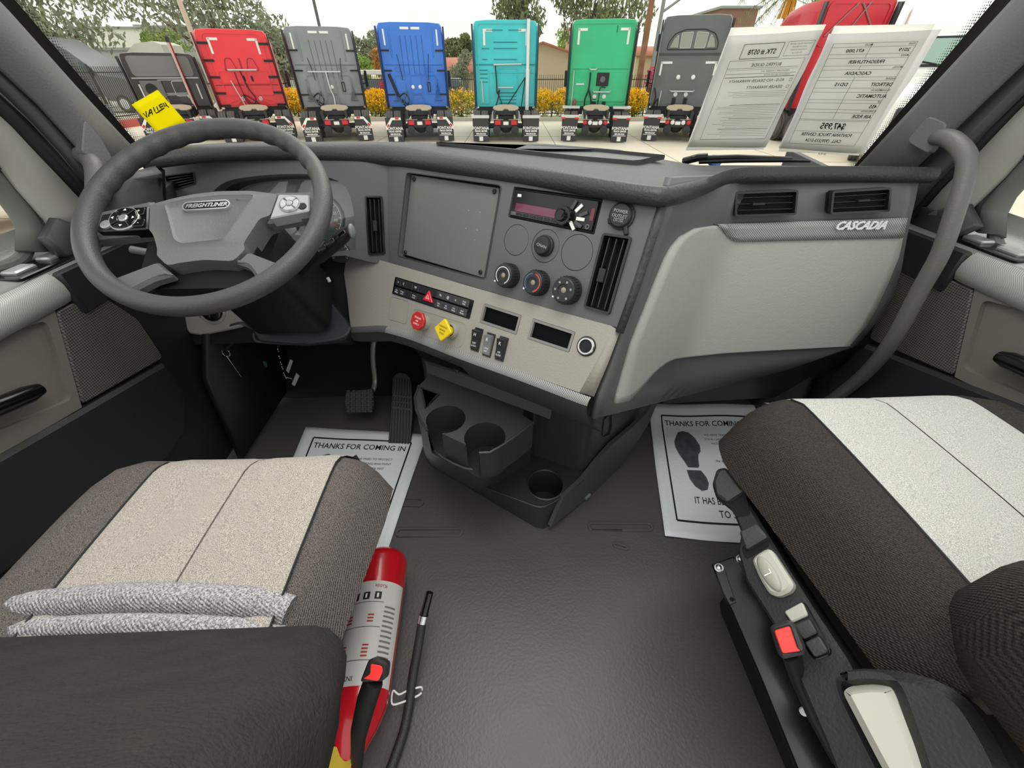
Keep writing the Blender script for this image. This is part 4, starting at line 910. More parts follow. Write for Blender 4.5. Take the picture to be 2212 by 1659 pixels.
# suspension base under the cushion
G().box(-.48, .25, .18, .26, .36, .36).build('seat_base', black, ds, bevel=.02)
ps, ptop = seat('passenger_seat', 'passenger seat with pale grey centre and black bolsters in front of the glove box', .645, .56, .565, .52, .09, fd_p, fl_p, .497, .785, .641, .008, tl=.06)
loops = []
for z, yfr, th, xl, xr, rr in ((.53, .10, .10, .48, .86, .04), (.565, .135, .14, .42, .87, .05), (.61, .155, .16, .395, .88, .06), (.67, .15, .16, .385, .88, .06), (.75, .11, .16, .38, .88, .06), (.88, .0, .15, .38, .88, .05), (1.05, -.14, .13, .40, .86, .05), (1.12, -.17, .08, .45, .80, .03)):
    loops.append([(x, y, z) for x, y in rrect(xr-xl, th, rr, 4, (xl+xr)/2, yfr-th/2)])
G().loft(loops).build('back_rest', fd_p, ps, smooth=70, weld=True)
G().box(.66, .18, .21, .32, .40, .42).build('seat_base', black, ps, bevel=.02)
# ---- black side trim of the passenger seat with its controls
tx = .375
FT = Frame(V((-.75, 0, .66)), (tx, .2, .43), V((0, -1, 0)))       # x runs back along the seat, y up the tilted face
trim_px = [(1546, 1012), (1566, 1008), (1590, 1042), (1640, 1125), (1700, 1225), (1760, 1320), (1830, 1425), (1850, 1465), (1812, 1470), (1820, 1500), (1900, 1659), (1960, 1760), (1840, 1760), (1780, 1600), (1712, 1440), (1670, 1350), (1610, 1255), (1592, 1190), (1600, 1150), (1582, 1105), (1545, 1075), (1536, 1045)]
st = G(FT).bprism(rnd(FT.pp(trim_px), .006), -.05, 0, .004).build('side_trim', darker, ps, smooth=40)
# finger recesses along the trim
for q in ([(1568, 1078), (1608, 1060), (1622, 1112), (1590, 1118)], [(1600, 1182), (1660, 1152), (1664, 1178), (1610, 1210)]):
    G(FT).cap(rnd(FT.pp(q, .0006), .006), .0006).build('trim_recess', void, st)
for a, b in (((1546, 1012), (1585, 1062)), ((1594, 1128), (1652, 1160))):
    pass
blk = G(FT).bprism(rnd(FT.pp([(1540, 1040), (1552, 1014), (1568, 1010), (1604, 1058), (1566, 1082), (1545, 1068)], .012), .005), -.02, .012, .004).build('trim_grip', dark, st)
blk = G(FT).bprism(rnd(FT.pp([(1594, 1146), (1630, 1128), (1656, 1158), (1608, 1186)], .012), .005), -.02, .012, .004).build('trim_grip', dark, st)
pg = mat('pale grey switch', (186, 186, 174), .45)
rk = G(FT).bprism(rnd(FT.pp([(1622, 1208), (1634, 1196), (1661, 1180), (1713, 1262), (1706, 1276), (1680, 1288), (1660, 1282), (1640, 1250)], .012), .01), -.004, .012, .004).build('recline_switch', pg, ps, smooth=40)
c0 = FT.px(1660, 1238, .014); c1 = FT.px(1636, 1200, .014); cw = V(FT.px(1682, 1276, .014))-V(c1); L_ = cw.length/2; aw = atan2(cw.y, cw.x)
g = G(FT); n = 28; lp = lambda k, z: [(c0[0]+(L_*k*cos(2*pi*i/n))*cos(aw)-(L_*.40*k*sin(2*pi*i/n))*sin(aw), c0[1]+(L_*k*cos(2*pi*i/n))*sin(aw)+(L_*.40*k*sin(2*pi*i/n))*cos(aw), z) for i in range(n)]
g.loft([lp(1, .010), lp(.98, .0135), lp(.8, .0155), lp(.3, .0165)]).build('switch_paddle', mat('grey paddle', (164, 164, 152), .4), rk, smooth=60)
text(FT, 'L', c0[0], c0[1], .016, white, rk, h=.0168, ext=.0002, name='seat_symbol', rot=aw+pi)
fr_ = rnd(FT.pp([(1692, 1322), (1738, 1298), (1800, 1412), (1758, 1428)], .002), .006); bz = G(FT).bprism(fr_, -.002, .002, .001).build('button_plate', gloss, ps)
for q, m in (([(1695, 1322), (1734, 1301), (1746, 1330), (1712, 1346)], pg), ([(1717, 1352), (1749, 1337), (1766, 1368), (1736, 1382)], dark), ([(1739, 1388), (1770, 1374), (1790, 1408), (1760, 1420)], dark)):
    G(FT).bprism(rnd(FT.pp(q, .004), .003), 0, .007, .0015).build('seat_button', m, bz)
# pale and black hinge cover
hc = G(FT).bprism(rnd(FT.pp([(1814, 1492), (1830, 1480), (1880, 1474), (1924, 1478), (1945, 1530), (1985, 1620), (2010, 1700), (1960, 1760), (1900, 1659)], .03), .01), 0, .030, .008).build('hinge_cover', mat('hinge pale', (196, 196, 184), .45), ps, smooth=50)
hb = G(FT).bprism(rnd(FT.pp([(1800, 1450), (1850, 1440), (1950, 1446), (2030, 1470), (2090, 1510), (2150, 1600), (2200, 1700), (2100, 1780), (2000, 1720), (1965, 1600), (1930, 1500), (1920, 1480), (1880, 1473), (1830, 1478)], .034), .012), -.03, .034, .010).build('hinge_cap', darker, ps, smooth=50)
# ---- slide rail bolted to the floor beside the seat
rl = ps
FR = Frame(V((-.45, 0, .9)), (.40, .2, .20), V((0, -1, 0)))
ra_ = FR.pp([(1536, 1218), (1582, 1202), (1606, 1210), (1690, 1350), (1870, 1659), (1910, 1740), (1750, 1740), (1720, 1659), (1640, 1460)])
G(FR).bprism(ra_, -.10, 0, .003).build('rail_channel', gloss, rl, smooth=30)
for q, m, z in (([(1546, 1236), (1566, 1230), (1582, 1278), (1590, 1300), (1576, 1306), (1562, 1280)], mat('painted steel', (52, 54, 58), .35), .003), ([(1592, 1208), (1606, 1214), (1680, 1340), (1660, 1330)], mat('slate steel', (46, 54, 58), .4), .004)):
    G(FR).bprism(FR.pp(q, z), -.002, z, .001).build('rail_plate', m, rl)
for u, v in ((1553, 1226), (1600, 1207)):
    x, y = FR.px(u, v, .004); G(FR).lathe([(.0085, .0), (.0085, .003), (.0055, .003), (.0055, .008), (.004, .009)], 14, (x, y, 0)).build('bolt', silver, rl)
x, y = FR.px(1581, 1294, .004); G(FR).lathe([(.004, .0032), (.002, .0034)], 14, (x, y, 0)).build('rail_hole', void, rl)
x, y = FR.px(1736, 1536, .004); G(FR).lathe([(.006, .0002), (.004, .003)], 14, (x, y, 0)).build('rail_rivet', white, rl)
G().box(.53, .16, .06, .05, .40, .12).build('rail_foot', black, rl, bevel=.005)
# ---- belt buckles
def buckle(label, fr, head, redq, slotq, stem, h):
    b = thing('seat_belt_buckle', label, 'buckle', tuple(fr.o)); q = rnd(fr.pp(head, h), .005)
    bo = G(fr).bprism(q, h-.03, h, .003).build('buckle_body', mat('buckle black', (40, 38, 38), .45), b, smooth=40)
    G(fr).cap(rnd(fr.pp(slotq, h), .003), h+.0006).build('buckle_mouth', void, b); G(fr).bprism(rnd(fr.pp(redq, h), .003), h-.002, h+.003, .001).build('release_button', mat('buckle red', (240, 58, 52), .35), b)
    g = G(); g.tube(stem, [.017, .018, .016, .012], 14, sq=.6); g.build('buckle_sleeve', black, b, smooth=60)
    return b
FBk = Frame(V((-.5, -.25, .83)), (.335, .17, .465), V((.9, .1, .57)))
buckle('red buttoned belt buckle standing on the passenger seat side trim', FBk, [(1662, 1352), (1705, 1338), (1722, 1352), (1742, 1400), (1738, 1414), (1692, 1424), (1680, 1412)], [(1672, 1362), (1706, 1352), (1722, 1400), (1730, 1406), (1690, 1412)], [(1668, 1358), (1708, 1348), (1726, 1402), (1734, 1408), (1688, 1414)],
       [tuple(FBk.w(*FBk.px(1706, 1402), -.02)), tuple(pX(1722, 1450, .37)), tuple(pX(1760, 1540, .385)), tuple(pX(1810, 1640, .40))], 0)
# ================================================================ paper floor mats
paper = mat('paper mat', (236, 240, 243), .7, bump=(90, .5)); 
def grid_on(quad, nx, ny, zf):
    (a, b, c, d) = [V((*p, 0)) for p in quad]
    return [[(lambda p: (p.x, p.y, zf(p.x, p.y, s/nx, t/ny)))((a*(1-s/nx)+b*s/nx)*(1-t/ny)+(d*(1-s/nx)+c*s/nx)*t/ny) for s in range(nx+1)] for t in range(ny+1)]
def floormat(label, corners, wob, rise):
    t = thing('paper_floor_mat', label, 'floor mat', (sum(c[0] for c in corners)/4, sum(c[1] for c in corners)/4, 0))
    zf = lambda x, y, s, q: .003+wob*(sin(9*s+2)*sin(7*q+1)+1)*.5+rise*max(0, .22-q)**2
    G().grid(grid_on(corners, 20, 24, zf), flip=True).build('paper_sheet', paper, t, solid=.0006, smooth=60)
    A4 = [V(p) for p in corners]
    def wrap(s, q, h):
        p = (A4[0]*(1-s)+A4[1]*s)*(1-q)+(A4[3]*(1-s)+A4[2]*s)*q; return (p.x, p.y, zf(p.x, p.y, s, q)+.0009+h)
    return t, wrap
def mattext(t, wrap, s, x, y, sx, sy, nm='printed_words', bold=0, m=None, align='CENTER'):
    text(WF, s, 0, 0, 1, m or inkm, t, name=nm, h=0, ext=0, bold=bold, align=align, wrap=lambda a, b, h: wrap(x+a*sx, y-b*sy, 0))
def matline(t, wrap, pts, w):
    g = G()
    for (x0, y0), (x1, y1) in zip(pts, pts[1:]):
        L = hypot(x1-x0, y1-y0); nx, ny = -(y1-y0)/L*w, (x1-x0)/L*w
        g.grid([[wrap(x0+(x1-x0)*k/16+nx*e, y0+(y1-y0)*k/16+ny*e, 0) for k in range(17)] for e in (-1, 1)], flip=False)
    g.build('printed_frame', inkm, t, smooth=0)
def mat_print(t, wrap):
    matline(t, wrap, [(.10, .09), (.90, .09), (.90, .90), (.10, .90), (.10, .09)], .006)
    mattext(t, wrap, 'THANKS FOR COMING IN', .5, .155, .064, .062, bold=.010)
    mattext(t, wrap, 'IT HAS BEEN OUR PLEASURE', .57, .765, .050, .062, bold=.008); mattext(t, wrap, 'TO SERVE YOU', .60, .845, .056, .062, bold=.008)
    for k, s in enumerate(('WE HAVE TRIED TO PROTECT', 'YOUR CARPETING AND PAINT', 'WITH THIS PAPER MAT')): mattext(t, wrap, s, .62, .255+.038*k, .026, .024)
    mattext(t, wrap, '.', .62, .37, .06, .06)
    for k, s in enumerate(('A customer is', 'the most important person', 'in the world')): mattext(t, wrap, s, .64, .43+.04*k, .028, .026)
    foot = [(.20, .28), (.225, .235), (.27, .22), (.32, .235), (.36, .285), (.385, .35), (.38, .40), (.355, .43), (.345, .47), (.34, .52), (.33, .535), (.25, .535), (.23, .49), (.20, .43), (.18, .37), (.18, .32)]
    heel = [(.235, .555), (.345, .555), (.375, .60), (.385, .645), (.365, .69), (.32, .70), (.275, .67), (.245, .62)]
    fm = mat('foot print ink', (62, 64, 68), .7, var=(40, (96, 98, 102), .25))
    for q in (foot, heel):
        tri = tessellate_polygon([[V((x, y, 0)) for x, y in q]]); G().add([wrap(x, y, .0002) for x, y in q], [tuple(f) for f in tri]).build('foot_print', fm, t, smooth=0)
c = [Pz(1400, 885, 0), (.965, 1.045), (.83, .50), Pz(1435, 1161, 0)]
tm, wr = floormat('white printed paper mat on the floor before the passenger seat, foot print showing', c, .006, .5); mat_print(tm, wr)
c = [Pz(662, 924, 0), Pz(922, 940, 0), Pz(826, 1226, 0), (-.66, .46)]
tm, wr = floormat('white printed paper mat on the floor under the pedals and driver seat', c, .003, 0); mat_print(tm, wr)
# ================================================================ pedals
rub = mat('pedal rubber', (40, 41, 42), .5)
FP = Frame(V((0, -.62, .78)), (-.33, .93, .012), V((1, .0, 0)))
ap = thing('accelerator_pedal', 'long ribbed black accelerator pedal hinged on the floor', 'pedal', (-.35, .93, 0))
po_ = rnd(FP.pp([(850, 812), (860, 804), (878, 806), (889, 820), (892, 890), (886, 965), (838, 961), (844, 890)]), .008)
G(FP).bprism(po_, -.012, 0, .002).build('pedal_plate', rub, ap, smooth=40)
for k in range(7):
    for (t0, t1) in ((.02, .27), (.30, .36), (.385, .445), (.48, .985)):
        s = (k+.5)/7; A2 = lambda s, t: FP.px((848+(888-848)*s)*(1-t)+(840+(885-840)*s)*t, (812+(6*s))*(1-t)+(958+4*s)*t)
        a, b = V(A2(s, t0)), V(A2(s, t1)); d = (b-a).normalized(); n = V((-d.y, d.x))*.0022
        G(FP).bprism([tuple(a+n), tuple(a-n), tuple(b-n), tuple(b+n)], 0, .004, .001).build('pedal_rib', rub, ap, smooth=0)
bp = thing('brake_pedal', 'square black brake pedal with gridded rubber pad and steel arm', 'pedal', (-.42, 1.05, .08))
FQ = Frame(V((0, -.75, .66)), (-.42, 1.03, .10), V((1, 0, 0)))
qd = FQ.pp([(746, 846), (806, 838), (808, 876), (802, 890), (750, 893), (743, 870)]); G(FQ).bprism(rnd(qd, .008), -.02, 0, .003).build('pedal_pad', rub, bp)
for i in range(5):
    for j in range(6):
        u = 752+i*12.2; v = 845+j*8.6
        G(FQ).bprism(rrect(.0125, .0085, .002, 2, *FQ.px(u, v, .004)), 0, .004, .001).build('pad_stud', rub, bp, smooth=0)
P = [pY(808, 735, 1.13)+V((0, .325, .05)), pY(808, 735, 1.13)+V((0, .15, .04)), pY(808, 735, 1.13), pY(806, 780, 1.12), pY(810, 820, 1.10), pY(806, 842, 1.07), pY(795, 860, 1.05)]
G().tube(bez(P, 5), .009, 10, sq=.7).build('pedal_arm', mat('bare steel arm', (150, 150, 146), .4, metal=.5), bp)
# ================================================================ ignition key on its ring
ky_ = thing('key_on_ring', 'silver key on a split ring hanging below the dash', 'key', tuple(pY(490, 770, .98)))
p = pY(488, 762, .985); g = G(Frame(nrm(-10, 10), p)); g.tube([(.0125*cos(2*pi*k/28), .0125*sin(2*pi*k/28), 0) for k in range(29)], .0012, 6); g.build('split_ring', silver, ky_)
a, b = pY(491, 768, .98), pY(522, 815, .96); g = G(); g.tube([a, a+(b-a)*.35, a+(b-a)*.4, b], [.004, .0035, .0028, .0010], 8, sq=.4); g.build('key_blade', silver, ky_)
G().tube([pY(488, 755, .985), pY(497, 746, 1.0), pY(505, 738, 1.02)], [.003, .004, .008], 8).build('key_barrel', darker, ky_)
kc = thing('tag_chain', 'thin bead chain with two small silver tags dangling below the column cover', 'chain', tuple(pY(615, 790, .92)))
P = [(601, 757), (604, 772), (607, 785), (610, 795), (614, 808), (617, 815)]
for k, (u, v) in enumerate(P): p = pY(u, v, .92); g = G(); g.ell(p.x, p.y, p.z, .0022, .0022, .006, 8, 6); g.build('bead', silver, kc)
for q in ([(618, 800), (627, 776), (633, 780), (624, 806)], [(630, 830), (640, 806), (647, 812), (637, 834)]):
    f_ = Frame(nrm(0, 20), pY(630, 805, .92)); G(f_).prism(f_.pp(q), -.0008, .0008, back=True).build('metal_tag', chrome_sw, kc)
G().tube([pY(600, 745, .93), pY(601, 757, .92)], .0008, 6).build('chain_cord', darker, kc); G().tube([pY(617, 815, .92), pY(630, 818, .92), pY(637, 832, .92)], .0014, 6).build('chain_hook', silver, kc)
gs = G(Frame(nrm(0, 10), pY(570, 786, 1.15))); gs.lathe([(.013, 0), (.013, .004), (.010, .005)], 20); tag(gs.build('wiring_plug', mat('plug green', (44, 84, 58), .5)), 'small round green plug in the shadow below the dash', 'plug')
# ================================================================ fire extinguisher lying beside the driver seat
ex = thing('fire_extinguisher', 'red fire extinguisher with printed label lying beside the driver seat', 'fire extinguisher', (-.27, .3, 0))
a, b = V((-.292, .475, .078)), V((-.278, .115, .078)); ax = (b-a).normalized(); FE = Frame(ax, a, V((1, 0, 0))-ax*ax.x)
ered = mat('extinguisher red', (196, 22, 36), .25, coat=.5); R = .056
L_ = (b-a).length
G(FE).lathe([(.030, -.012), (.044, -.009), (.052, 0), (R, .014), (R, L_-.10), (.053, L_-.075), (.042, L_-.045), (.028, L_-.02), (.020, L_), (.020, L_+.03)], 40).build('cylinder', ered, ex, smooth=60)
def wr_e(r):
    return lambda x, y, h: (r*sin(x/r), r*cos(x/r), y)
elab = mat('label paper', (206, 204, 200), .45); g = G(FE); r = R+.0006
rows = [[(r*sin(t), -r*cos(t), z) for t in [radians(-20+8*k) for k in range(24)]] for z in (.085, .16, .235)]
s_ = FE.x.cross(FE.y)
def onc(ang, z, r=R+.0009): # angle measured from straight up, towards the aisle
    upl = V((FE.x.z, FE.y.z)); base = atan2(upl.y, upl.x); return (r*cos(base-ang), r*sin(base-ang), z)
lab_ = G(FE).grid([[onc(radians(-75+6*k), z, R+.0006) for k in range(27)] for z in (.075, .13, .185, .262)]).build('label', elab, ex, smooth=60)
redink = mat('red ink', (180, 40, 48), .5); greyink = mat('grey ink', (120, 118, 116), .5)
def lt(s, a, z, size, m, rot=pi): text(FE, s, 0, 0, size, m, lab_, name='printed_words', h=0, ext=0, wrap=lambda x, y, h: onc(radians(a)+(-x if rot else x)/R, z+y, R+.0011))
for k in range(3):
    G(FE).grid([[onc(radians(-38+24*k+2*j), z, R+.001) for j in range(8)] for z in (.098, .113)]).build('pictogram', inkm, lab_, smooth=0)
    G(FE).grid([[onc(radians(-33.5+24*k+2*j), z, R+.0013) for j in range(3)] for z in (.101, .110)]).build('pictogram', white, lab_, smooth=0)
lt('Kidde', 20, .086, .011, redink)
for k in range(14): 
    z = .125+.009*k; a0 = (-40, 26)[k % 2] if k > 9 else 30
    G(FE).grid([[onc(radians(35+2.2*j), zz_, R+.001) for j in range(13)] for zz_ in (z, z+.0035)]).build('print_line', greyink, lab_, smooth=0)
for k, z in enumerate((.142, .148, .154, .196, .202, .208, .214)):
    G(FE).grid([[onc(radians(-48+2.4*j), zz_, R+.001) for j in range(9)] for zz_ in (z, z+.0028)]).build('print_line', redink, lab_, smooth=0)
    G(FE).grid([[onc(radians(4+2.4*j), zz_, R+.001) for j in range(6)] for zz_ in (z, z+.0028)]).build('print_line', redink, lab_, smooth=0)
for z in (.118, .165, .222): G(FE).grid([[onc(radians(-70+2.6*j), zz_, R+.001) for j in range(40)] for zz_ in (z, z+.0009)]).build('print_line', inkm, lab_, smooth=0)
lt('INSTRUCTIONS', -45, .250, .012, inkm)
G(FE).grid([[onc(radians(30+3*j), z, R+.0012) for j in range(9)] for z in (.225, .25)]).build('inspection_tag', white, lab_, smooth=0)
# wire bracket clip
tag(G().tube(bez([pZ(912, 1490, .02), pZ(908, 1484, .03), pZ(880, 1492, .03), pZ(862, 1500, .03), pZ(849, 1492, .035), pZ(847, 1520, .035), pZ(866, 1518, .03), pZ(900, 1504, .02), pZ(911, 1496, .02)], 4), .0018, 6).build('wire_clip', mat('white wire', (226, 226, 224), .4)), 'bent white wire bracket clip against the red extinguisher', 'wire clip')
# black hose with silver collar standing on the floor
hz_ = thing('hose_wand', 'thin black hose with a silver collar and gloss tip beside the extinguisher', 'hose', tuple(pZ(880, 1600, .02)))
P = [pZ(832, 1700, .015), pZ(845, 1659, .015), pZ(872, 1580, .015), pZ(884, 1520, .02), pZ(892, 1460, .04), pZ(903, 1400, .07), pZ(912, 1342, .10)]
G().tube(bez(P, 6), .0095, 12).build('hose', mat('hose rubber', (40, 40, 42), .5, bump=(400, .6)), hz_, smooth=70)
a, b, c_ = pZ(912, 1345, .10), pZ(916, 1328, .11), pZ(929, 1278, .14)
G().tube([a, b], .0105, 16).build('collar', silver, hz_); G().tube([b, b+(c_-b)*.97, c_], [.0085, .0078, .005], 14).build('gloss_tip', gloss, hz_)
# belt buckle of the driver seat standing in front of the extinguisher
FBd2 = Frame(V((.1, -.35, .93)), tuple(pZ(806, 1460, .30)), V((1, .12, 0)))
buckle('red buttoned belt buckle on a stalk in front of the extinguisher', FBd2, [(778, 1470), (796, 1424), (812, 1421), (838, 1432), (834, 1464), (826, 1472), (780, 1474)], [(801, 1433), (826, 1438), (828, 1450), (818, 1471), (784, 1466), (800, 1456)], [(800, 1430), (829, 1438), (826, 1470), (782, 1467)],
       [tuple(FBd2.w(*FBd2.px(804, 1470), -.015)), tuple(pZ(790, 1520, .24)), tuple(pZ(774, 1585, .17)), tuple(pZ(770, 1659, .08))], 0)
tag(G(Frame(V((.2, 0, 1)), tuple(pZ(735, 1640, .10)))).bprism([(-.016, -.02), (.012, -.02), (.016, .016), (-.010, .018)], -.001, .001, .0003).build('pull_tag', mat('yellow tag', (206, 176, 40), .5)), 'small yellow tag at the neck of the extinguisher', 'tag')
# ================================================================ outside: the lot, the trucks, the street
cY, sY = cos(YAW), sin(YAW)
def O(x, D, z=0): return V((x*cY+D*sY, -x*sY+D*cY, GZ+z))       # x across, D ahead of the camera, z above the ground
def pD(u, v, D):
    a = (u-1106)/FPX; b = (829.5-v)/FPX; t = D/(cos(PITCH)+b*sin(PITCH)); return CAM+ray(u, v)*t
def lat(u, v, D): b = (829.5-v)/FPX; return (u-1106)/FPX*D/(cos(PITCH)+b*sin(PITCH))
def hgt(v, D): b = (829.5-v)/FPX; return 1+(-sin(PITCH)+b*cos(PITCH))*D/(cos(PITCH)+b*sin(PITCH))-GZ
FO = Frame(V((0, 0, 1)), O(0, 0), V((cY, -sY, 0)))
conc = mat('lot concrete', (228, 218, 198), .85, var=(.35, (212, 201, 180), .22), bump=(3, .2))
g = G(FO); g.box(0, 9, -.1, 160, 35.2, .2); lot = struct(g.build('lot_pavement', conc))
for k in range(-6, 7): G(FO).box(k*3.6+1.7, 14, .001, .03, 25, .004).build('expansion_joint', mat('joint', (150, 140, 124), .9), lot)
for k in (8, 14, 20): G(FO).box(0, k, .001, 60, .03, .004).build('expansion_joint', MATS['joint'], lot)
g = G(FO); g.box(0, 26.75, .02, 80, .3, .3); struct(g.build('kerb', mat('kerb concrete', (206, 200, 186), .85)))
g = G(FO); g.box(0, 28, -.08, 80, 2.4, .3); struct(g.build('planting_bed', mat('bed grass', (120, 128, 72), .95, var=(3, (160, 146, 96), .2))))
g = G(FO); g.box(0, 31.2, -.1, 160, 4.0, .2); struct(g.build('sidewalk', mat('sidewalk', (222, 216, 202), .9)))
g = G(FO); g.box(0, 39, -.16, 200, 12, .2); struct(g.build('street', mat('street asphalt', (196, 192, 182), .9, var=(1, (184, 180, 170)))))
g = G(FO); g.box(0, 46.5, -.1, 200, 3.4, .2); struct(g.build('far_sidewalk', MATS['sidewalk']))
g = G(FO); g.box(0, 140, -.14, 500, 184, .2); struct(g.build('far_ground', mat('dry lawn', (178, 176, 120), .95, var=(.3, (150, 160, 100)))))
# ---- distant hills behind the haze
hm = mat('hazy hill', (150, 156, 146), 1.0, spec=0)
def hill(pts, D):
    g = G(); top = [pD(u, v, D) for u, v in pts]; b = [V((p.x, p.y, GZ-2)) for p in top]; bk = [V((p.x, p.y+D*.4, p.z*.6)) for p in top]
    g.grid([b, top, bk], flip=False); o = struct(g.build('hills', hm, smooth=0)); return o
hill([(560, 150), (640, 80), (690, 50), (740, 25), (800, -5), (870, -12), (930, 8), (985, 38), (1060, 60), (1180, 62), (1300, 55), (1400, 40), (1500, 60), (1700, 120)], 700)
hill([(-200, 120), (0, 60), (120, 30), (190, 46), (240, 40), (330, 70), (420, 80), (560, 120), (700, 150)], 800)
# ---- mesh helper for shared pieces
def inst(o, parent, loc, rz=0):
    c = o.copy(); COL.objects.link(c); c.parent = parent; c.location = loc; c.rotation_euler = (0, 0, rz); return c
LIB = {}
tyre_m = mat('tyre rubber', (104, 100, 94), .8, extra=pattern('wave', 14, (64, 62, 58), (0, 0, 0), .5, .2)); steel = mat('frame steel', (40, 41, 43), .6); alu = mat('aluminium', (204, 206, 206), .35, metal=.4); lampr = mat('tail lamp', (214, 40, 52), .3); flapm = mat('mud flap', (56, 56, 58), .7); ltape = mat('reflective white', (236, 236, 232), .5); rtape = mat('reflective red', (206, 48, 48), .5); wheelp = mat('fifth wheel grease', (186, 170, 146), .6)
def libtyre():
    if 'tyre' not in LIB:
        fr = Frame(V((1, 0, 0)), (0, 0, 0), V((0, 1, 0))); g = G(fr); prof = [(.30, -.12), (.42, -.135), (.485, -.13), (.505, -.11), (.508, -.06), (.495, -.055), (.495, -.045), (.508, -.04), (.51, 0), (.508, .04), (.495, .045), (.495, .055), (.508, .06), (.505, .11), (.485, .13), (.42, .135), (.30, .12)]
        g.lathe(prof, 28); me = g.mesh('tyre'); me.materials.append(tyre_m); me.polygons.foreach_set('use_smooth', [True]*len(me.polygons)); me.set_sharp_from_angle(angle=radians(30)); LIB['tyre'] = me
    return LIB['tyre']
def obj_from(name, me, parent, loc, rz=0):
    o = bpy.data.objects.new(name, me); COL.objects.link(o); o.parent = parent; o.location = loc; o.rotation_euler = (0, 0, rz); return o
def libflap():
    if 'flap' not in LIB:
        fr = Frame(V((0, -1, 0)), (0, 0, 0), V((1, 0, 0))); me = G(fr).bprism(rrect(.62, .80, .02, 2, 0, .40), -.01, 0, .003).mesh('mud_flap'); me.materials.append(flapm)
        tx = []
        for s, y, sz in (('FONTANA', .44, .135), ('TRUCK CENTER', .345, .075), ('909-333-5124', .255, .075)):
            o = text(fr, s, 0, y, sz, white, None, ext=.001, h=.002, sx=1.0 if sz > .1 else .9, bold=.004); tx.append(('lettering', o.data)); bpy.data.objects.remove(o)
        m2 = G(fr).box(0, .20, .003, .50, .018, .004).mesh('flap_line'); m2.materials.append(white); tx.append(('flap_line', m2))
        m3 = G(fr).box(0, .09, .003, .15, .15, .004).mesh('flap_sticker'); m3.materials.append(white); tx.append(('flap_sticker', m3))
        LIB['flap'] = (me, tx)
    return LIB['flap']
def path(t, name, pts, r, m, n=8): return G().tube(bez(pts, 5), r, n).build(name, m, t, smooth=60)
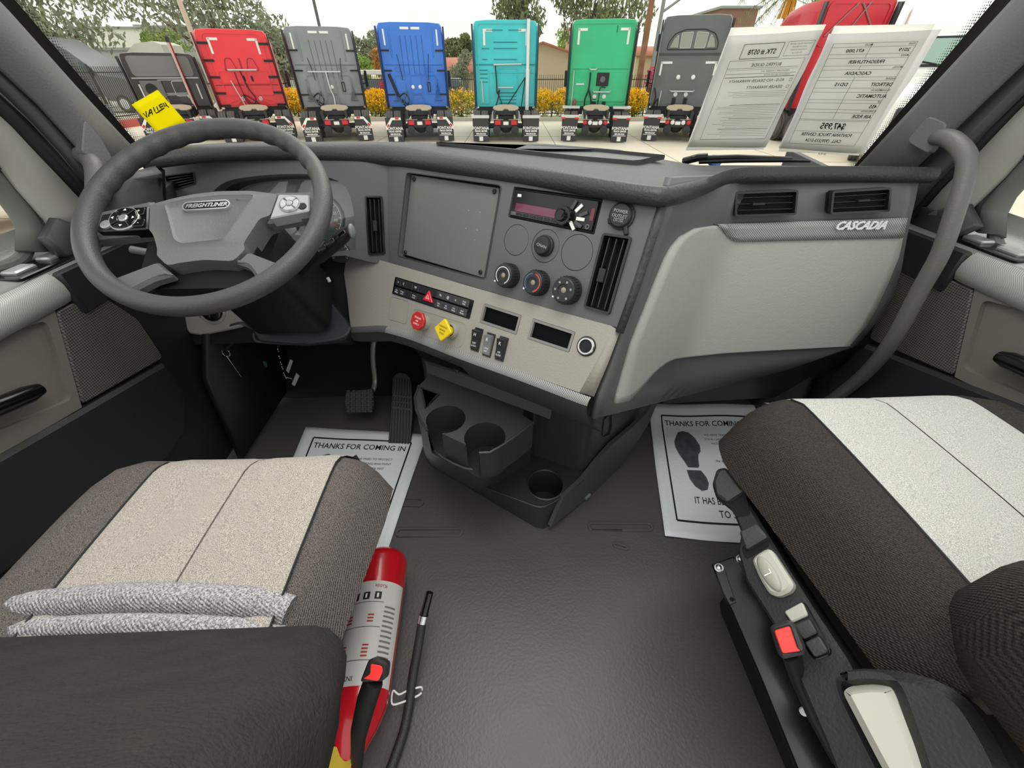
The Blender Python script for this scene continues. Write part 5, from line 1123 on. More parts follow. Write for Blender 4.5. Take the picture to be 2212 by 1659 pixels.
def tractor(label, x, D, H, colr, style, flap='tape', w=2.4, rot=0, bottom=1.1, depth=2.3):
    t = thing('semi_truck', label, 'truck', tuple(O(x, D)), 'row of parked semi trucks', True, -YAW+rot+math.atan(-x/D)*.8)
    cm_ = mat('truck paint '+label[:12], colr, .32, coat=.4, var=(.9, tuple(min(255, int(c*1.12)+6) for c in colr), .3)); dk = mat('fairing edge', (42, 44, 48), .5)
    # sleeper box with rounded roof, standing back from the frame
    prof = lambda s, top: [(-w/2*s, bottom), (w/2*s, bottom), (w/2*s, top-.35), (w/2*s*.985, top-.12), (w/2*s*.93, top-.03), (w/2*s*.6, top), (-w/2*s*.6, top), (-w/2*s*.93, top-.03), (-w/2*s*.985, top-.12), (-w/2*s, top-.35)]
    loops = [[(a, y, b) for a, b in prof(s, tp)] for y, s, tp in ((0, .97, H), (.06, 1, H+.01), (depth*.6, 1, H), (depth, 1, H-.15), (depth+.9, .98, H-.8), (depth+1.5, .95, H-1.3))]
    G().loft([list(reversed(l)) for l in loops]).build('sleeper', cm_, t, smooth=40)
    G().box(0, depth+2.3, 1.35, 2.1, 2.2, .9).build('hood', cm_, t, bevel=.15)
    for s in (-1, 1):
        G().grid([[(s*w/2, .05, bottom-.05), (s*w/2, .05, H-.1)], [(s*(w/2+.03), -.22, bottom-.05), (s*(w/2+.03), -.20, H-.12)]], flip=s > 0).build('side_fairing', cm_ if style in ('red', 'teal', 'blue') else dk, t, solid=.03)
        G().tube([(s*(w/2+.03), -.22, bottom-.05), (s*(w/2+.03), -.20, H-.12)], .025, 8).build('fairing_edge', dk, t)
        # mirror on its arm ahead of the sleeper
        G().box(s*(w/2+.22), depth+1.3, 1.95, .12, .16, .62).build('side_mirror', dk, t, bevel=.03); G().tube([(s*w/2*.9, depth+1.3, 1.75), (s*(w/2+.2), depth+1.3, 1.8)], .03, 8).build('mirror_arm', dk, t)
        # fuel tank and steps below the cab
        G(Frame(V((0, 1, 0)), (s*.95, .9, .62), V((1, 0, 0)))).lathe([(.28, 0), (.30, .03), (.30, 1.3), (.28, 1.33)], 20).build('fuel_tank', alu, t)
        # tyres in pairs
        for ax_ in (-.72, .42):
            for xx in (1.14, .84): obj_from('tyre', libtyre(), t, (s*xx, ax_, .51))
        # quarter fenders and flaps
        me, tx = libflap(); fp = obj_from('mud_flap', me, t, (s*.99, -1.32, .04))
        for nm, m_ in tx: obj_from(nm, m_, fp, (0, 0, 0))
        if flap == 'tape':
            q = [(s*.70, .84), (s*1.06, .84), (s*1.30, .56), (s*1.30, .44), (s*1.24, .46), (s*1.03, .76), (s*.70, .76)]
            fr = Frame(V((0, -1, 0)), (0, -1.335, 0), V((1, 0, 0))); G(fr).cap(q, .004).build('flap_tape', ltape, t); G(fr).cap([(s*.78, .835), (s*.92, .835), (s*.92, .775), (s*.78, .775)], .006).build('red_tape', rtape, t); G(fr).cap([(s*1.20, .64), (s*1.27, .57), (s*1.24, .50), (s*1.15, .60)], .006).build('red_tape', rtape, t)
        else:
            G().box(s*.99, -1.33, .86, .68, .03, .10).build('flap_bar', alu, t)
            if flap == 'bar': 
                for q in (-.26, .26): G().box(s*.99+q, -1.35, .80, .16, .01, .06).build('red_tape', rtape, t)
        if flap != 'tape' or style == 'grey': pass
        if style == 'green': G().box(s*.99, -.62, 1.12, .68, .5, .07).build('fender', alu, t)
        # frame rail
        G().box(s*.43, -.2, .92, .09, 2.6, .24).build('frame_rail', steel, t)
        for q in (-.95, -.3, .2): G().box(s*.52, q, .88, .05, .12, .20).build('hanger_bracket', alu if style in ('green', 'teal') else steel, t, bevel=.01)
        G(Frame(V((0, -1, 0)), (s*.36, -1.15, .42), V((1, 0, 0)))).lathe([(.14, 0), (.15, .05), (.15, .22), (.10, .25)], 16).build('air_can', steel, t)
    G().box(0, -1.22, .62, .95, .06, .26).build('rear_crossmember', steel, t, bevel=.02); G().box(0, -.9, .95, .80, .08, .14).build('crossmember', steel, t)
    G().box(0, -.2, .80, .62, 1.6, .10).build('deck_plate', steel, t)
    fr = Frame(V((0, -1, 0)), (0, -1.25, 0), V((1, 0, 0)))
    for s in (-1, 1):
        if style in ('green', 'darkgrey'):
            G(fr).lathe([(.075, 0), (.075, .02), (.05, .03)], 18, (s*.40, .66, 0)).build('tail_lamp', lampr, t); G(fr).lathe([(.075, 0), (.075, .02), (.05, .03)], 18, (s*.20, .66, 0)).build('reverse_lamp', ltape, t)
        else: G(fr).box(s*.32, .66, .02, .22, .15, .05).build('tail_lamp', lampr, t, bevel=.01)
    G(fr).box(0, .64, .015, .20, .11, .02).build('licence_plate', ltape, t)
    G().ell(0, -.72, .50, .27, .22, .24, 18, 12).build('axle_housing', steel, t); G(Frame(V((1, 0, 0)), (-.75, -.72, .51), V((0, 1, 0)))).lathe([(.09, 0), (.09, 1.5)], 14).build('axle', steel, t)
    # fifth wheel, tilted back, with its V notch
    ff = Frame(V((0, -.60, .8)), (0, -.70, 1.06), V((1, 0, 0)))
    G(ff).bprism([(-.52, .08), (-.46, .18), (-.2, .24), (.2, .24), (.46, .18), (.52, .08), (.40, -.10), (.26, -.24), (.06, .02), (-.06, .02), (-.26, -.24), (-.40, -.10)], -.05, 0, .01).build('fifth_wheel', wheelp, t); G().box(0, -.5, .98, .7, .4, .10).build('fifth_wheel_stand', steel, t); G().box(0, .75, .98, 2.2, 1.4, .30).build('under_frame', steel, t)
    fb_ = Frame(V((0, -1, 0)), (0, 0, 0), V((1, 0, 0)))              # back wall, x across, y up, z towards us
    rr_ = lambda poly, wd, nm='pressing', m=None, z=.035: G(fb_).prism(poly, 0, z, [shrink(poly, wd)]).build(nm, m or cm_, t, smooth=40)
    tp = H-.28
    if style in ('red', 'teal', 'green'):
        for s in (-1, 1):
            G(fb_).box(s*(.66 if style != 'green' else .78), tp, .008, .34, .075, .01).build('reflective_tape', ltape, t); G(fb_).box(s*(.80 if style != 'green' else .92), tp-.20, .008, .075, .46, .01).build('reflective_tape', ltape, t)
    if style in ('grey', 'blue'):
        for s in (-1, 1):
            G(fb_).box(s*.20, H-.16, .01, .32, .07, .01).build('reflective_tape', ltape, t); G(fb_).box(s*.98, H-.42, .01, .06, .46, .01).build('reflective_tape', ltape, t)
            G(fb_).box(s*.78, H-.55, .0, .06, .9, .05).build('corner_rib', cm_, t, bevel=.02)
            rr_(rnd([(s*.98, 1.28), (s*.64, 1.28), (s*.86, 2.02)], .05), .02)
            rr_(rrect(.34, .14, .06, 4, s*.58, 2.30), .02); rr_(rrect(.40, .60, .07, 4, s*.60, 1.82), .02)
            path(t, 'support_cable', [(s*.60, -.03, H-.9), (s*.55, -.05, 2.4), (s*.50, -.06, 1.95)], .010, inkm)
        for k in range(5): G(fb_).box(-.40+.2*k, H-.95, .006, .016, 1.15, .012).build('panel_rib', MATS.get('rib '+style) or mat('rib '+style, tuple(int(c*.72) for c in colr), .5), t)
        G(fb_).box(0, 2.42, .006, 2.2, .02, .012).build('panel_joint', MATS['rib '+style], t)
        rr_(rrect(.46, .60, .06, 4, 0, 1.83), .02); rr_(rnd([(-.30, 1.18), (.30, 1.18), (.20, 1.52), (-.20, 1.52)], .05), .02)
        for s in ((-1, 1) if style == 'blue' else (.4,)): G(fb_).lathe([(.065, 0), (.065, .02), (.05, .03)], 18, (s*.14, 1.74, 0)).build('work_lamp', ltape, t)
        rr_(rrect(.12, .32, .03, 3, .50, 1.74), .03, 'door_vent', inkm)
        if style == 'blue':
            G().tube([(-1.0, -.10, 2.15), (-.75, -.12, 1.45)], .055, 10).build('cable_holder', inkm, t)
            text(fb_, 'INTERNATIONAL', 0, 2.12, .135, cm_, t, ext=.006, h=.004, sx=1.0, name='raised_lettering')
        path(t, 'air_hose', [(-.75, -.12, 1.4), (-.5, -.2, 1.55), (-.35, -.22, 1.35), (-.5, -.2, 1.12), (-.62, -.2, 1.35), (-.3, -.3, 1.05)], .022, inkm); path(t, 'air_hose', [(-.78, -.1, 1.5), (-.6, -.3, 1.2), (-.4, -.3, 1.6), (-.35, -.3, 1.1)], .018, mat('green hose', (70, 96, 80), .5))
        if style == 'grey': G(fb_).box(-.1, 2.22, .05, 1.2, .04, .04).build('hose_rail', alu, t); path(t, 'air_hose', [(-.05, -.06, 2.2), (-.02, -.1, 1.7), (.05, -.14, 1.4), (.02, -.2, 1.1)], .03, alu)
        for q in (2.25, 2.85, 1.5):
            for s in (-1, 1): G(fb_).box(s*1.02, q, .02, .30, .05, .04).build('fairing_bracket', inkm, t)
    if style == 'red':
        rr_(rrect(2.0, 1.5, .18, 4, 0, H-.85), .03); G(fb_).box(0, H-1.65, .006, 2.2, .03, .02).build('panel_joint', mat('rib red', (150, 20, 30), .4), t)
        for s in (-1, 1):
            rr_(rnd([(s*.16, H-1.22), (s*.60, H-1.22), (s*.48, H-.82), (s*.28, H-.82)], .07), .02, m=MATS['rib red']); rr_(rrect(.80, .78, .09, 4, s*.46, 1.86), .025); rr_(rnd([(s*.98, 1.20), (s*.28, 1.42), (s*.28, 1.36), (s*.6, 1.15)], .04), .02)
            G(fb_).lathe([(.07, 0), (.07, .02), (.05, .03)], 18, (s*.32, 1.36, 0)).build('work_lamp', ltape, t); rr_(rrect(.07, .18, .03, 3, s*.14+.1, 2.0), .03, 'door_vent', inkm)
        G(fb_).box(0, H-1.03, .006, .05, .4, .012).build('panel_rib', MATS['rib red'], t); G(fb_).tube([(-.5, 2.27, .08), (.5, 2.27, .08)], .03, 8).build('hose_rail', alu, t)
        for q in (2.55, 2.05, 1.55, 1.15, H-.4):
            for s in (-1, 1): G(fb_).box(s*1.02, q, .03, .34, .07, .05).build('fairing_bracket', inkm, t)
        G().tube([(-.52, -.1, 1.95), (-.30, -.15, 1.1)], .02, 8).build('pogo_stick', alu, t)
        path(t, 'air_hose', [(-.1, -.08, 2.25), (0, -.12, 1.7), (.15, -.2, 1.35), (-.1, -.2, 1.15), (-.25, -.2, 1.5), (.1, -.2, 1.3), (.3, -.25, 1.1)], .018, inkm); path(t, 'air_hose', [(-.3, -.1, 2.2), (-.25, -.15, 1.6), (-.1, -.2, 1.25), (.2, -.25, 1.2)], .015, inkm)
    if style == 'teal':
        rr_(rrect(2.05, 1.45, .15, 4, -.05, H-.8), .03)
        for a, b, y in ((-.72, -.10, H-.28), (.12, .6, H-.28), (-.45, .45, H-.62), (-.45, .45, H-.80), (-.9, -.62, H-.80), (-.45, .45, H-1.12), (-.9, -.7, H-1.12)): G(fb_).box((a+b)/2, y, .006, b-a, .03, .014).build('panel_rib', mat('rib teal', (18, 130, 138), .4), t)
        rr_(rrect(.80, .75, .08, 4, .08, 1.95), .02); rr_(rrect(.42, 1.1, .06, 4, -.86, 1.75), .02); rr_(rrect(.30, 1.0, .06, 4, 1.0, 1.70), .02)
        for k in range(4): G(fb_).box(.08, 1.22+.11*k, .006, .7, .03, .014).build('panel_rib', MATS['rib teal'], t); G(fb_).box(-.86, 1.9+.12*k, .006, .3, .03, .014).build('panel_rib', MATS['rib teal'], t)
        G(fb_).tube([(-.46, 2.43, .08), (.62, 2.45, .08)], .028, 8).build('hose_rail', alu, t); G(fb_).tube([(-.30, 1.72, .08), (.30, 1.72, .08)], .028, 8).build('hose_rail', alu, t); G(fb_).box(.0, 2.43, .02, 2.3, .03, .03).build('panel_joint', MATS['rib teal'], t)
        G().tube([(-.95, -.08, 1.95), (-.92, -.08, 1.25)], .025, 8).build('grab_rail', alu, t)
        for s in (.0,): G().tube([(.78, -.12, 2.05), (-.02, -.15, 1.05)], .018, 8).build('brace_rod', inkm, t); G().tube([(.78, -.12, 2.05), (.62, -.15, 1.05)], .018, 8).build('brace_rod', inkm, t)
        G().tube([(.86, -.16, 1.0), (.86, -.16, 2.3)], .075, 18).build('exhaust_stack', mat('stack guard', (226, 228, 230), .4), t); G().tube([(.86, -.16, 2.3), (.86, -.16, H+.02)], .062, 18).build('exhaust_pipe', MATS['stack guard'], t); G().tube([(.86, -.16, H), (.86, -.12, H+.10)], .06, 18).build('pipe_tip', inkm, t)
        path(t, 'air_hose', [(-.40, -.08, 2.4), (-.36, -.12, 1.9), (-.35, -.2, 1.55), (-.25, -.2, 1.65), (-.32, -.2, 1.35), (-.42, -.22, 1.1)], .022, inkm); path(t, 'air_hose', [(-.36, -.1, 1.6), (-.2, -.15, 1.3), (-.12, -.2, 1.05)], .018, inkm)
    if style == 'green':
        rr_(rrect(2.26, H-1.35, .12, 4, 0, (H+1.2)/2), .05); G(fb_).box(0, 2.30, .004, 2.2, .012, .012).build('panel_joint', mat('rib green', (16, 110, 76), .4), t)
        G(fb_).box(.15, 1.98, .02, .48, .42, .05).build('vent_box', inkm, t, bevel=.01); G(fb_).lathe([(.10, .05), (.10, .06), (.05, .065)], 20, (.15, 1.98, 0)).build('vent_fan', mat('fan grey', (96, 98, 98), .5), t)
        for a, b, y in ((-.40, -.12, 2.28), (-.20, .52, 1.58)): G(fb_).tube([(a, y+.04, .02), (a+.05, y, .08), (b-.05, y, .08), (b, y+.04, .02)], .028, 8).build('hose_rail', alu, t)
        G(fb_).box(-.72, 1.83, .02, .32, .06, .03).build('bracket_bar', alu, t)
        for a in (-.10, .28): G(fb_).lathe([(.075, 0), (.075, .02), (.05, .03)], 18, (a, 1.43, 0)).build('work_lamp', ltape, t)
        for a in (-.10, .30): G(fb_).box(a, 1.15 if a > 0 else 1.2, .01, .15, .30, .02).build('door_vent', inkm, t)
        path(t, 'air_hose', [(-.35, -.1, 2.2), (-.36, -.12, 1.7), (-.48, -.16, 1.3), (-.40, -.18, 1.02), (-.22, -.18, 1.2), (-.28, -.16, 1.5), (-.36, -.14, 1.65), (-.2, -.2, 1.25), (-.16, -.24, 1.0)], .03, inkm); path(t, 'air_hose', [(.3, -.05, 1.72), (.1, -.06, 1.72), (.07, -.08, 1.4), (.05, -.1, 1.0)], .018, inkm)
        G().tube([(-1.0, -.06, 2.25), (-1.0, -.08, 1.2), (-1.04, -.1, 1.0)], .02, 8).build('grab_rail', alu, t)
        gg = G(); gg.lathe([(.05, 0), (.055, .03), (.055, .28), (.03, .33)], 14, (-.88, -.14, 1.02)); gg.build('small_bottle', mat('bottle red', (170, 60, 60), .4), t)
        G(fb_).box(.48, H-.28, .01, .02, .2, .02).build('hook', inkm, t)
    if style == 'darkgrey':
        fm_ = mat('sleeper frame', (176, 178, 172), .4)
        a_ = [(-.92, H-.98), (.92, H-.98), (.90, H-.75), (.72, H-.50), (.35, H-.38), (-.35, H-.38), (-.72, H-.50), (-.90, H-.75)]; rr_(rnd(a_, .06), .03, 'window_rim', inkm, .02)
        for q in ([(-.85, H-.93), (-.52, H-.93), (-.56, H-.54), (-.72, H-.60)], [(-.46, H-.93), (-.06, H-.93), (-.06, H-.45), (-.48, H-.48)], [(.46, H-.93), (.06, H-.93), (.06, H-.45), (.48, H-.48)], [(.85, H-.93), (.52, H-.93), (.56, H-.54), (.72, H-.60)]): q = rnd(q, .04); rr_(q, .025, 'window_rim', fm_, .02); G(fb_).cap(shrink(q, .02), .008).build('rear_window', mat('grey pane', (150, 154, 142), .3), t)
        G(fb_).box(0, H-1.1, .02, 2.3, .06, .06).build('roof_seam', mat('seam dark', (64, 66, 68), .5), t)
        for s in (-1, 1): G(fb_).box(s*.82, H-1.35, .008, .42, .07, .01).build('reflective_tape', ltape, t); G(fb_).box(s*1.0, H-1.53, .008, .07, .42, .01).build('reflective_tape', ltape, t); G(fb_).lathe([(.075, 0), (.075, .02), (.05, .03)], 18, (s*.28, 2.05, 0)).build('work_lamp', ltape, t); G(fb_).lathe([(.075, 0), (.075, .02), (.05, .03)], 18, (s*.2-.05, 1.50, 0)).build('work_lamp', ltape, t); G(fb_).box(s*.22-.05, 1.25, .01, .15, .28, .02).build('door_vent', inkm, t)
        G(fb_).tube([(-.5, 1.62, .02), (-.45, 1.60, .08), (.38, 1.60, .08), (.43, 1.62, .02)], .028, 8).build('hose_rail', alu, t); G().tube([(-.82, -.08, 1.62), (-.84, -.08, 1.1)], .022, 8).build('grab_rail', alu, t)
        path(t, 'air_hose', [(-1.1, -.1, 1.7), (-1.0, -.2, 1.4), (-1.05, -.25, 1.1), (-.9, -.25, 1.35), (-.85, -.3, 1.0)], .025, inkm)
        G().box(-1.2, -.02, 2.3, .05, .2, 2.2).build('side_rail', fm_, t)
    if style == 'black':
        lg = mat('pale roof panel', (120, 122, 122), .4); G(fb_).prism(rrect(2.0, .62, .12, 4, 0, H-.40), 0, .02).build('roof_panel', lg, t); G(fb_).box(0, H-.76, .02, 2.2, .04, .04).build('panel_joint', mat('trim chrome', (176, 178, 180), .3, metal=.6), t)
        G(fb_).box(-.55, H-1.12, .06, .70, .56, .12).build('cooler_unit', mat('cooler grey', (108, 108, 106), .5), t, bevel=.02); G(fb_).lathe([(.20, .12), (.20, .125), (.08, .128), (.08, .14)], 24, (-.60, H-1.12, 0)).build('cooler_fan', inkm, t)
        for q in (rrect(.5, .5, .08, 4, .35, H-1.1), rrect(.9, .45, .08, 4, .1, 1.75), rrect(.9, .4, .1, 4, .2, 1.3)): rr_(q, .025, m=MATS['trim chrome'], z=.015)
        G(fb_).lathe([(.08, 0), (.08, .02), (.06, .03)], 18, (.55, 1.42, 0)).build('work_lamp', ltape, t)
        for s in (-1, 1): G(fb_).box(s*.95, H-1.2, .03, .05, .5, .03).build('grab_rail', ltape, t)
        G().tube([(.62, -.25, 1.0), (.60, -.25, 1.3), (.60, -.25, H+.30)], .07, 16).build('exhaust_stack', mat('chrome stack', (190, 168, 164), .15, metal=1), t); G().tube([(.60, -.25, H+.28), (.60, -.18, H+.45)], .07, 16).build('pipe_tip', inkm, t)
    if style == 'red2':
        for q in ([(-.9, H-1.0, .03), (-.1, H-.12, .03)], [(.9, H-1.0, .03), (.0, H-.12, .03)], [(-.2, H-1.0, .03), (.3, H-.1, .03)]): G(fb_).tube(q, .025, 8).build('brace_bar', mat('dusty bar', (150, 120, 120), .5), t)
        rr_(rrect(2.2, 1.2, .2, 4, 0, H-.68), .08)
    return t
DS = 19.6
tractor('bright red semi truck with white corner tape beside the black truck', lat(520, 140, DS), DS, hgt(63, DS), (220, 30, 46), 'red')
tractor('grey semi truck with ribbed back panel between the red and blue trucks', lat(703, 140, DS), DS, hgt(57, DS), (122, 126, 130), 'grey')
tractor('royal blue semi truck with ribbed back and two round lamps', lat(894, 140, DS), DS, hgt(48, DS), (38, 108, 200), 'blue')
tractor('teal semi truck with a tall white exhaust stack', lat(1092, 140, DS), DS, hgt(43, DS), (44, 182, 188), 'teal', 'bar0')
tractor('green semi truck with a black vent box and coiled hose on its back', lat(1297, 140, DS), DS, hgt(41, DS), (26, 170, 112), 'green', 'bar')
tractor('charcoal semi truck with an arched row of rear windows', lat(1487, 140, DS), DS, hgt(32, DS), (84, 88, 86), 'darkgrey', 'bar')
tractor('black semi truck with pale roof panel, fan unit and chrome stack', lat(350, 150, DS), DS, hgt(114, DS), (44, 40, 42), 'black')
tractor('tall red semi truck standing behind the windshield papers', lat(1853, 30, 18.6), 18.6, hgt(-6, 18.6), (196, 20, 40), 'red2', 'bar', 2.5, math.atan(lat(1853, 30, 18.6)/18.6)*.8)
# ---- planting: yellow flowering shrubs, each its own
leafg = mat('shrub leaf', (142, 156, 66), .8, spec=.2, var=(2, (150, 150, 70))); petal = mat('yellow petal', (252, 200, 30), .7, spec=.2); petalr = mat('pink petal', (224, 64, 110), .7, spec=.2)
def leaves(blobs, n, size, seed, hang=0):
    r = random.Random(seed); g = G()
    tot = sum(b[3]*b[4]*b[5] for b in blobs); vs = []; fs = []
    for (bx_, by_, bz_, rx, ry, rz) in blobs:
        for _ in range(max(8, int(n*(rx*ry*rz)/tot))):
            while 1:
                p = V((r.uniform(-1, 1), r.uniform(-1, 1), r.uniform(-1, 1)))
                if .35 < p.length < 1: break
            c_ = V((bx_+p.x*rx, by_+p.y*ry, bz_+p.z*rz)); s = size*r.uniform(.6, 1.4)
            d = V((r.gauss(0, 1), r.gauss(0, 1), r.gauss(0, 1)-hang)).normalized(); e = d.cross(V((r.gauss(0, 1), r.gauss(0, 1), r.gauss(0, 1)))).normalized()
            k = len(vs); vs += [tuple(c_-d*s), tuple(c_+e*s*.35), tuple(c_+d*s), tuple(c_-e*s*.35)]; fs.append((k, k+1, k+2, k+3))
    return g.add(vs, fs)
def shrub(label, u0, u1, v, D, h, seed, green=.4):
    x0, x1 = lat(u0, v, D), lat(u1, v, D); c_ = O((x0+x1)/2, D); w_ = (x1-x0)/2
    t = thing('flowering_shrub', label, 'shrub', tuple(c_), 'yellow flowering shrubs in the kerb bed')
    n = max(1, int(w_/.5)); bl_ = [(c_.x+(i-(n-1)/2)*2*w_/n, c_.y, GZ+.1+h*.45, w_/n*1.25, .55, h*.45) for i in range(n)]
    leaves(bl_, 1500, .07, seed).build('foliage', leafg, t, smooth=0, kind='stuff')
    bl2 = [(a, b-.1, z+h*.14, rx*1.02, ry, rz*.92) for a, b, z, rx, ry, rz in bl_]; leaves(bl2, 2600*(1-green), .07, seed+1).build('blossom', petal, t, smooth=0, kind='stuff')
    G().tube([(c_.x, c_.y, GZ), (c_.x, c_.y, GZ+h*.5)], .04, 6).build('stem', mat('bark', (110, 92, 72), .9), t)
for i, (lb, u0, u1, v, gr) in enumerate((('yellow shrub beside the red truck', 615, 668, 235, .2), ('yellow shrub between the grey and blue trucks', 792, 848, 235, .2), ('green and yellow shrub between the blue and teal trucks', 962, 1032, 235, .72), ('yellow shrub between the teal and green trucks', 1152, 1232, 235, .2), ('yellow shrub beside the wooden pole', 1342, 1392, 232, .3))): shrub(lb, u0, u1, v, 27.6, 1.4, 40+i, gr)
# ---- iron picket fences
fm2 = mat('iron paint', (58, 54, 50), .6)
def fence(label, a, b, h, step, seed=0):
    t = thing('picket_fence', label, 'fence', tuple(a)); d = b-a; L = d.length; d.normalize(); rz = atan2(d.y, d.x)
    me = G().box(0, 0, h/2, .022, .022, h).mesh('picket'); me.materials.append(fm2)
    for k in range(int(L/step)+1): p = d*(k*step); o = bpy.data.objects.new('picket', me); COL.objects.link(o); o.parent = t; o.location = p; o.rotation_euler = (0, 0, rz)
    mp_ = G().box(0, 0, h/2+.04, .07, .07, h+.08).mesh('post'); mp_.materials.append(fm2)
    for k in range(int(L/2.4)+1): o = bpy.data.objects.new('post', mp_); COL.objects.link(o); o.parent = t; o.location = d*(k*2.4); o.rotation_euler = (0, 0, rz)
    for z in (.18, h-.22): G(Frame(V((0, 0, 1)), a+d*(L/2)+V((0, 0, z)), d)).box(0, 0, 0, L, .035, .045).build('rail', fm2, t)
fence('long black iron picket fence behind the flower bed', O(-13.5, 29.3), O(14.5, 29.3), 2.05, .125)
fence('iron picket fence on the low wall beside the black truck', O(-19.5, 20.6, .3), O(-19.5, 29.3, .3), 2.1, .125)
G(Frame(V((0, 0, 1)), O(-19.5, 25, 0), V((sY, cY, 0)))).box(0, 0, .1, 9.2, .3, .4).build('red_kerb', mat('red kerb', (190, 90, 80), .8)); struct(bpy.data.objects['red_kerb'])
# ---- trees
bark = MATS['bark']; lf = [mat('olive leaf', (104, 116, 76), .85, spec=.15, var=(.8, (136, 142, 104))), mat('grey green leaf', (128, 136, 110), .85, spec=.15, var=(.8, (160, 164, 136))), mat('fresh leaf', (132, 160, 74), .85, spec=.15, var=(.8, (168, 184, 110))), mat('rust leaf', (190, 140, 84), .85, spec=.15)]
def tree(label, u, vb, vt, D, wpx, kind, seed, n=2600, size=.16, hang=0, blobs=None, cat='tree', nm='tree'):
    x = lat(u, (vb+vt)/2, D); zt_, zb = hgt(vt, D), max(.6, hgt(vb, D)); R_ = wpx/2/FPX*D/1.3; c_ = O(x, D)
    t = thing(nm, label, cat, tuple(c_), 'trees beyond the fence'); r = random.Random(seed); bl_ = []
    k = blobs or 7
    for i in range(k):
        f = (i+.5)/k; bl_.append((c_.x+r.uniform(-.6, .6)*R_, c_.y+r.uniform(-.5, .5)*R_, GZ+zb+(zt_-zb)*(.15+.75*f), R_*r.uniform(.4, .62), R_*r.uniform(.4, .6), (zt_-zb)*r.uniform(.14, .26)))
    leaves(bl_, n, size, seed, hang).build('foliage', lf[kind], t, smooth=0, kind='stuff')
    G().tube([(c_.x, c_.y, GZ), (c_.x+.1, c_.y, GZ+zb), (c_.x-.1, c_.y, GZ+(zb+zt_)/2)], [R_*.12, R_*.09, R_*.04], 8).build('trunk', bark, t)
    for i, b_ in enumerate(bl_[:5]): G().tube([(c_.x, c_.y, GZ+zb*.8+i*.1), (b_[0], b_[1], b_[2])], [R_*.05, R_*.015], 6).build('branch', bark, t)
    return t
tree('sparse eucalyptus beyond the left fence with drooping leaves', 70, 150, -120, 38, 330, 1, 1, 4200, .24, 1.2, 12)
tree('tall dusty eucalyptus standing behind the red truck', 448, 150, -120, 40, 250, 1, 2, 4200, .22, .8, 12)
tree('bushy pale tree behind the black truck roof', 352, 130, 62, 44, 90, 2, 3, 1500, .2)
tree('round green tree between the red and grey trucks', 600, 190, 55, 36, 120, 1, 4, 2600, .18)
tree('dense round tree between the grey and blue trucks', 785, 150, 66, 60, 110, 1, 5, 2600, .22)
tree('low green bush tree beside the small canopy', 775, 200, 118, 46, 70, 2, 6, 1500, .16); tree('rust tinted tree beside the blue truck', 822, 170, 100, 50, 36, 3, 7, 900, .16)
tree('dark pine like tree between the blue and teal trucks', 985, 160, 82, 70, 110, 0, 8, 2600, .26); tree('tall narrow tree touching the teal truck', 1012, 140, 72, 66, 46, 0, 9, 1400, .24); tree('leafy street tree before the tan house', 993, 190, 108, 48, 60, 1, 10, 1500, .14)
tree('drooping eucalyptus above the teal truck with a pale trunk', 1140, 90, -90, 42, 130, 0, 11, 2600, .2, 1.5, 9); tree('wide drooping eucalyptus above the green truck', 1290, 110, -110, 44, 210, 0, 12, 4600, .2, 1.8, 12); tree('small light tree beside the house chimney', 1212, 150, 62, 68, 70, 2, 13, 1300, .2)
tree('bright green tree above the red truck', 1770, 130, -40, 34, 130, 2, 14, 1800, .18)
for lb, u, v, D, w_, sd_ in (('pink flowering bush beside the wooden pole', 1410, 178, 30.5, 34, 21), ('pink flowering bush behind the blue truck', 833, 205, 30.2, 26, 22)):
    x = lat(u, v, D); c_ = O(x, D); R_ = w_/2/FPX*D/1.25; t = thing('crape_myrtle', lb, 'shrub', tuple(c_)); zc = hgt(v, D)
    leaves([(c_.x, c_.y, GZ+zc+.1, R_, R_, .75)], 500, .09, sd_).build('blossom', petalr, t, smooth=0, kind='stuff'); leaves([(c_.x, c_.y, GZ+zc-.6, R_*.8, R_*.8, .6)], 400, .09, sd_+5).build('foliage', leafg, t, smooth=0, kind='stuff'); G().tube([(c_.x, c_.y, GZ), (c_.x, c_.y, GZ+zc)], .05, 6).build('stem', bark, t)
# palm with hanging orange fruit
pc = O(lat(1712, 0, 31), 31); t = thing('palm_tree', 'palm with hanging orange fruit above the windshield papers', 'tree', tuple(pc)); zp = hgt(-25, 31)
G().tube([(pc.x, pc.y, GZ), (pc.x+.05, pc.y, GZ+zp*.6), (pc.x, pc.y, GZ+zp)], [.26, .20, .17], 12).build('trunk', mat('palm bark', (176, 132, 84), .9), t)
r = random.Random(5)
for k in range(22):
    a = 2*pi*k/22+r.uniform(-.1, .1); L = r.uniform(2.6, 3.4); el = r.uniform(-.5, .7); g = G(); pts = [V((pc.x+cos(a)*L*s*cos(el*.6), pc.y+sin(a)*L*s*cos(el*.6), GZ+zp+.1+L*s*sin(el)-1.5*s*s)) for s in [i/9 for i in range(10)]]
    g.tube(pts, [.03-.0028*i for i in range(10)], 5); sd2 = V((-sin(a), cos(a), 0))
    for p in pts[1:]:
        for q in (-1, 1):
            for o_ in (0, .1): b_ = p+V((cos(a), sin(a), 0))*o_; e_ = b_+sd2*q*.42+V((0, 0, -.34)); k0 = len(g.v); g.v += [b_, b_+V((cos(a), sin(a), 0))*.05, e_]; g.f.append((k0, k0+1, k0+2))
    g.build('frond', lf[0], t, smooth=0)
fruit = mat('orange dates', (226, 160, 40), .6); g = G()
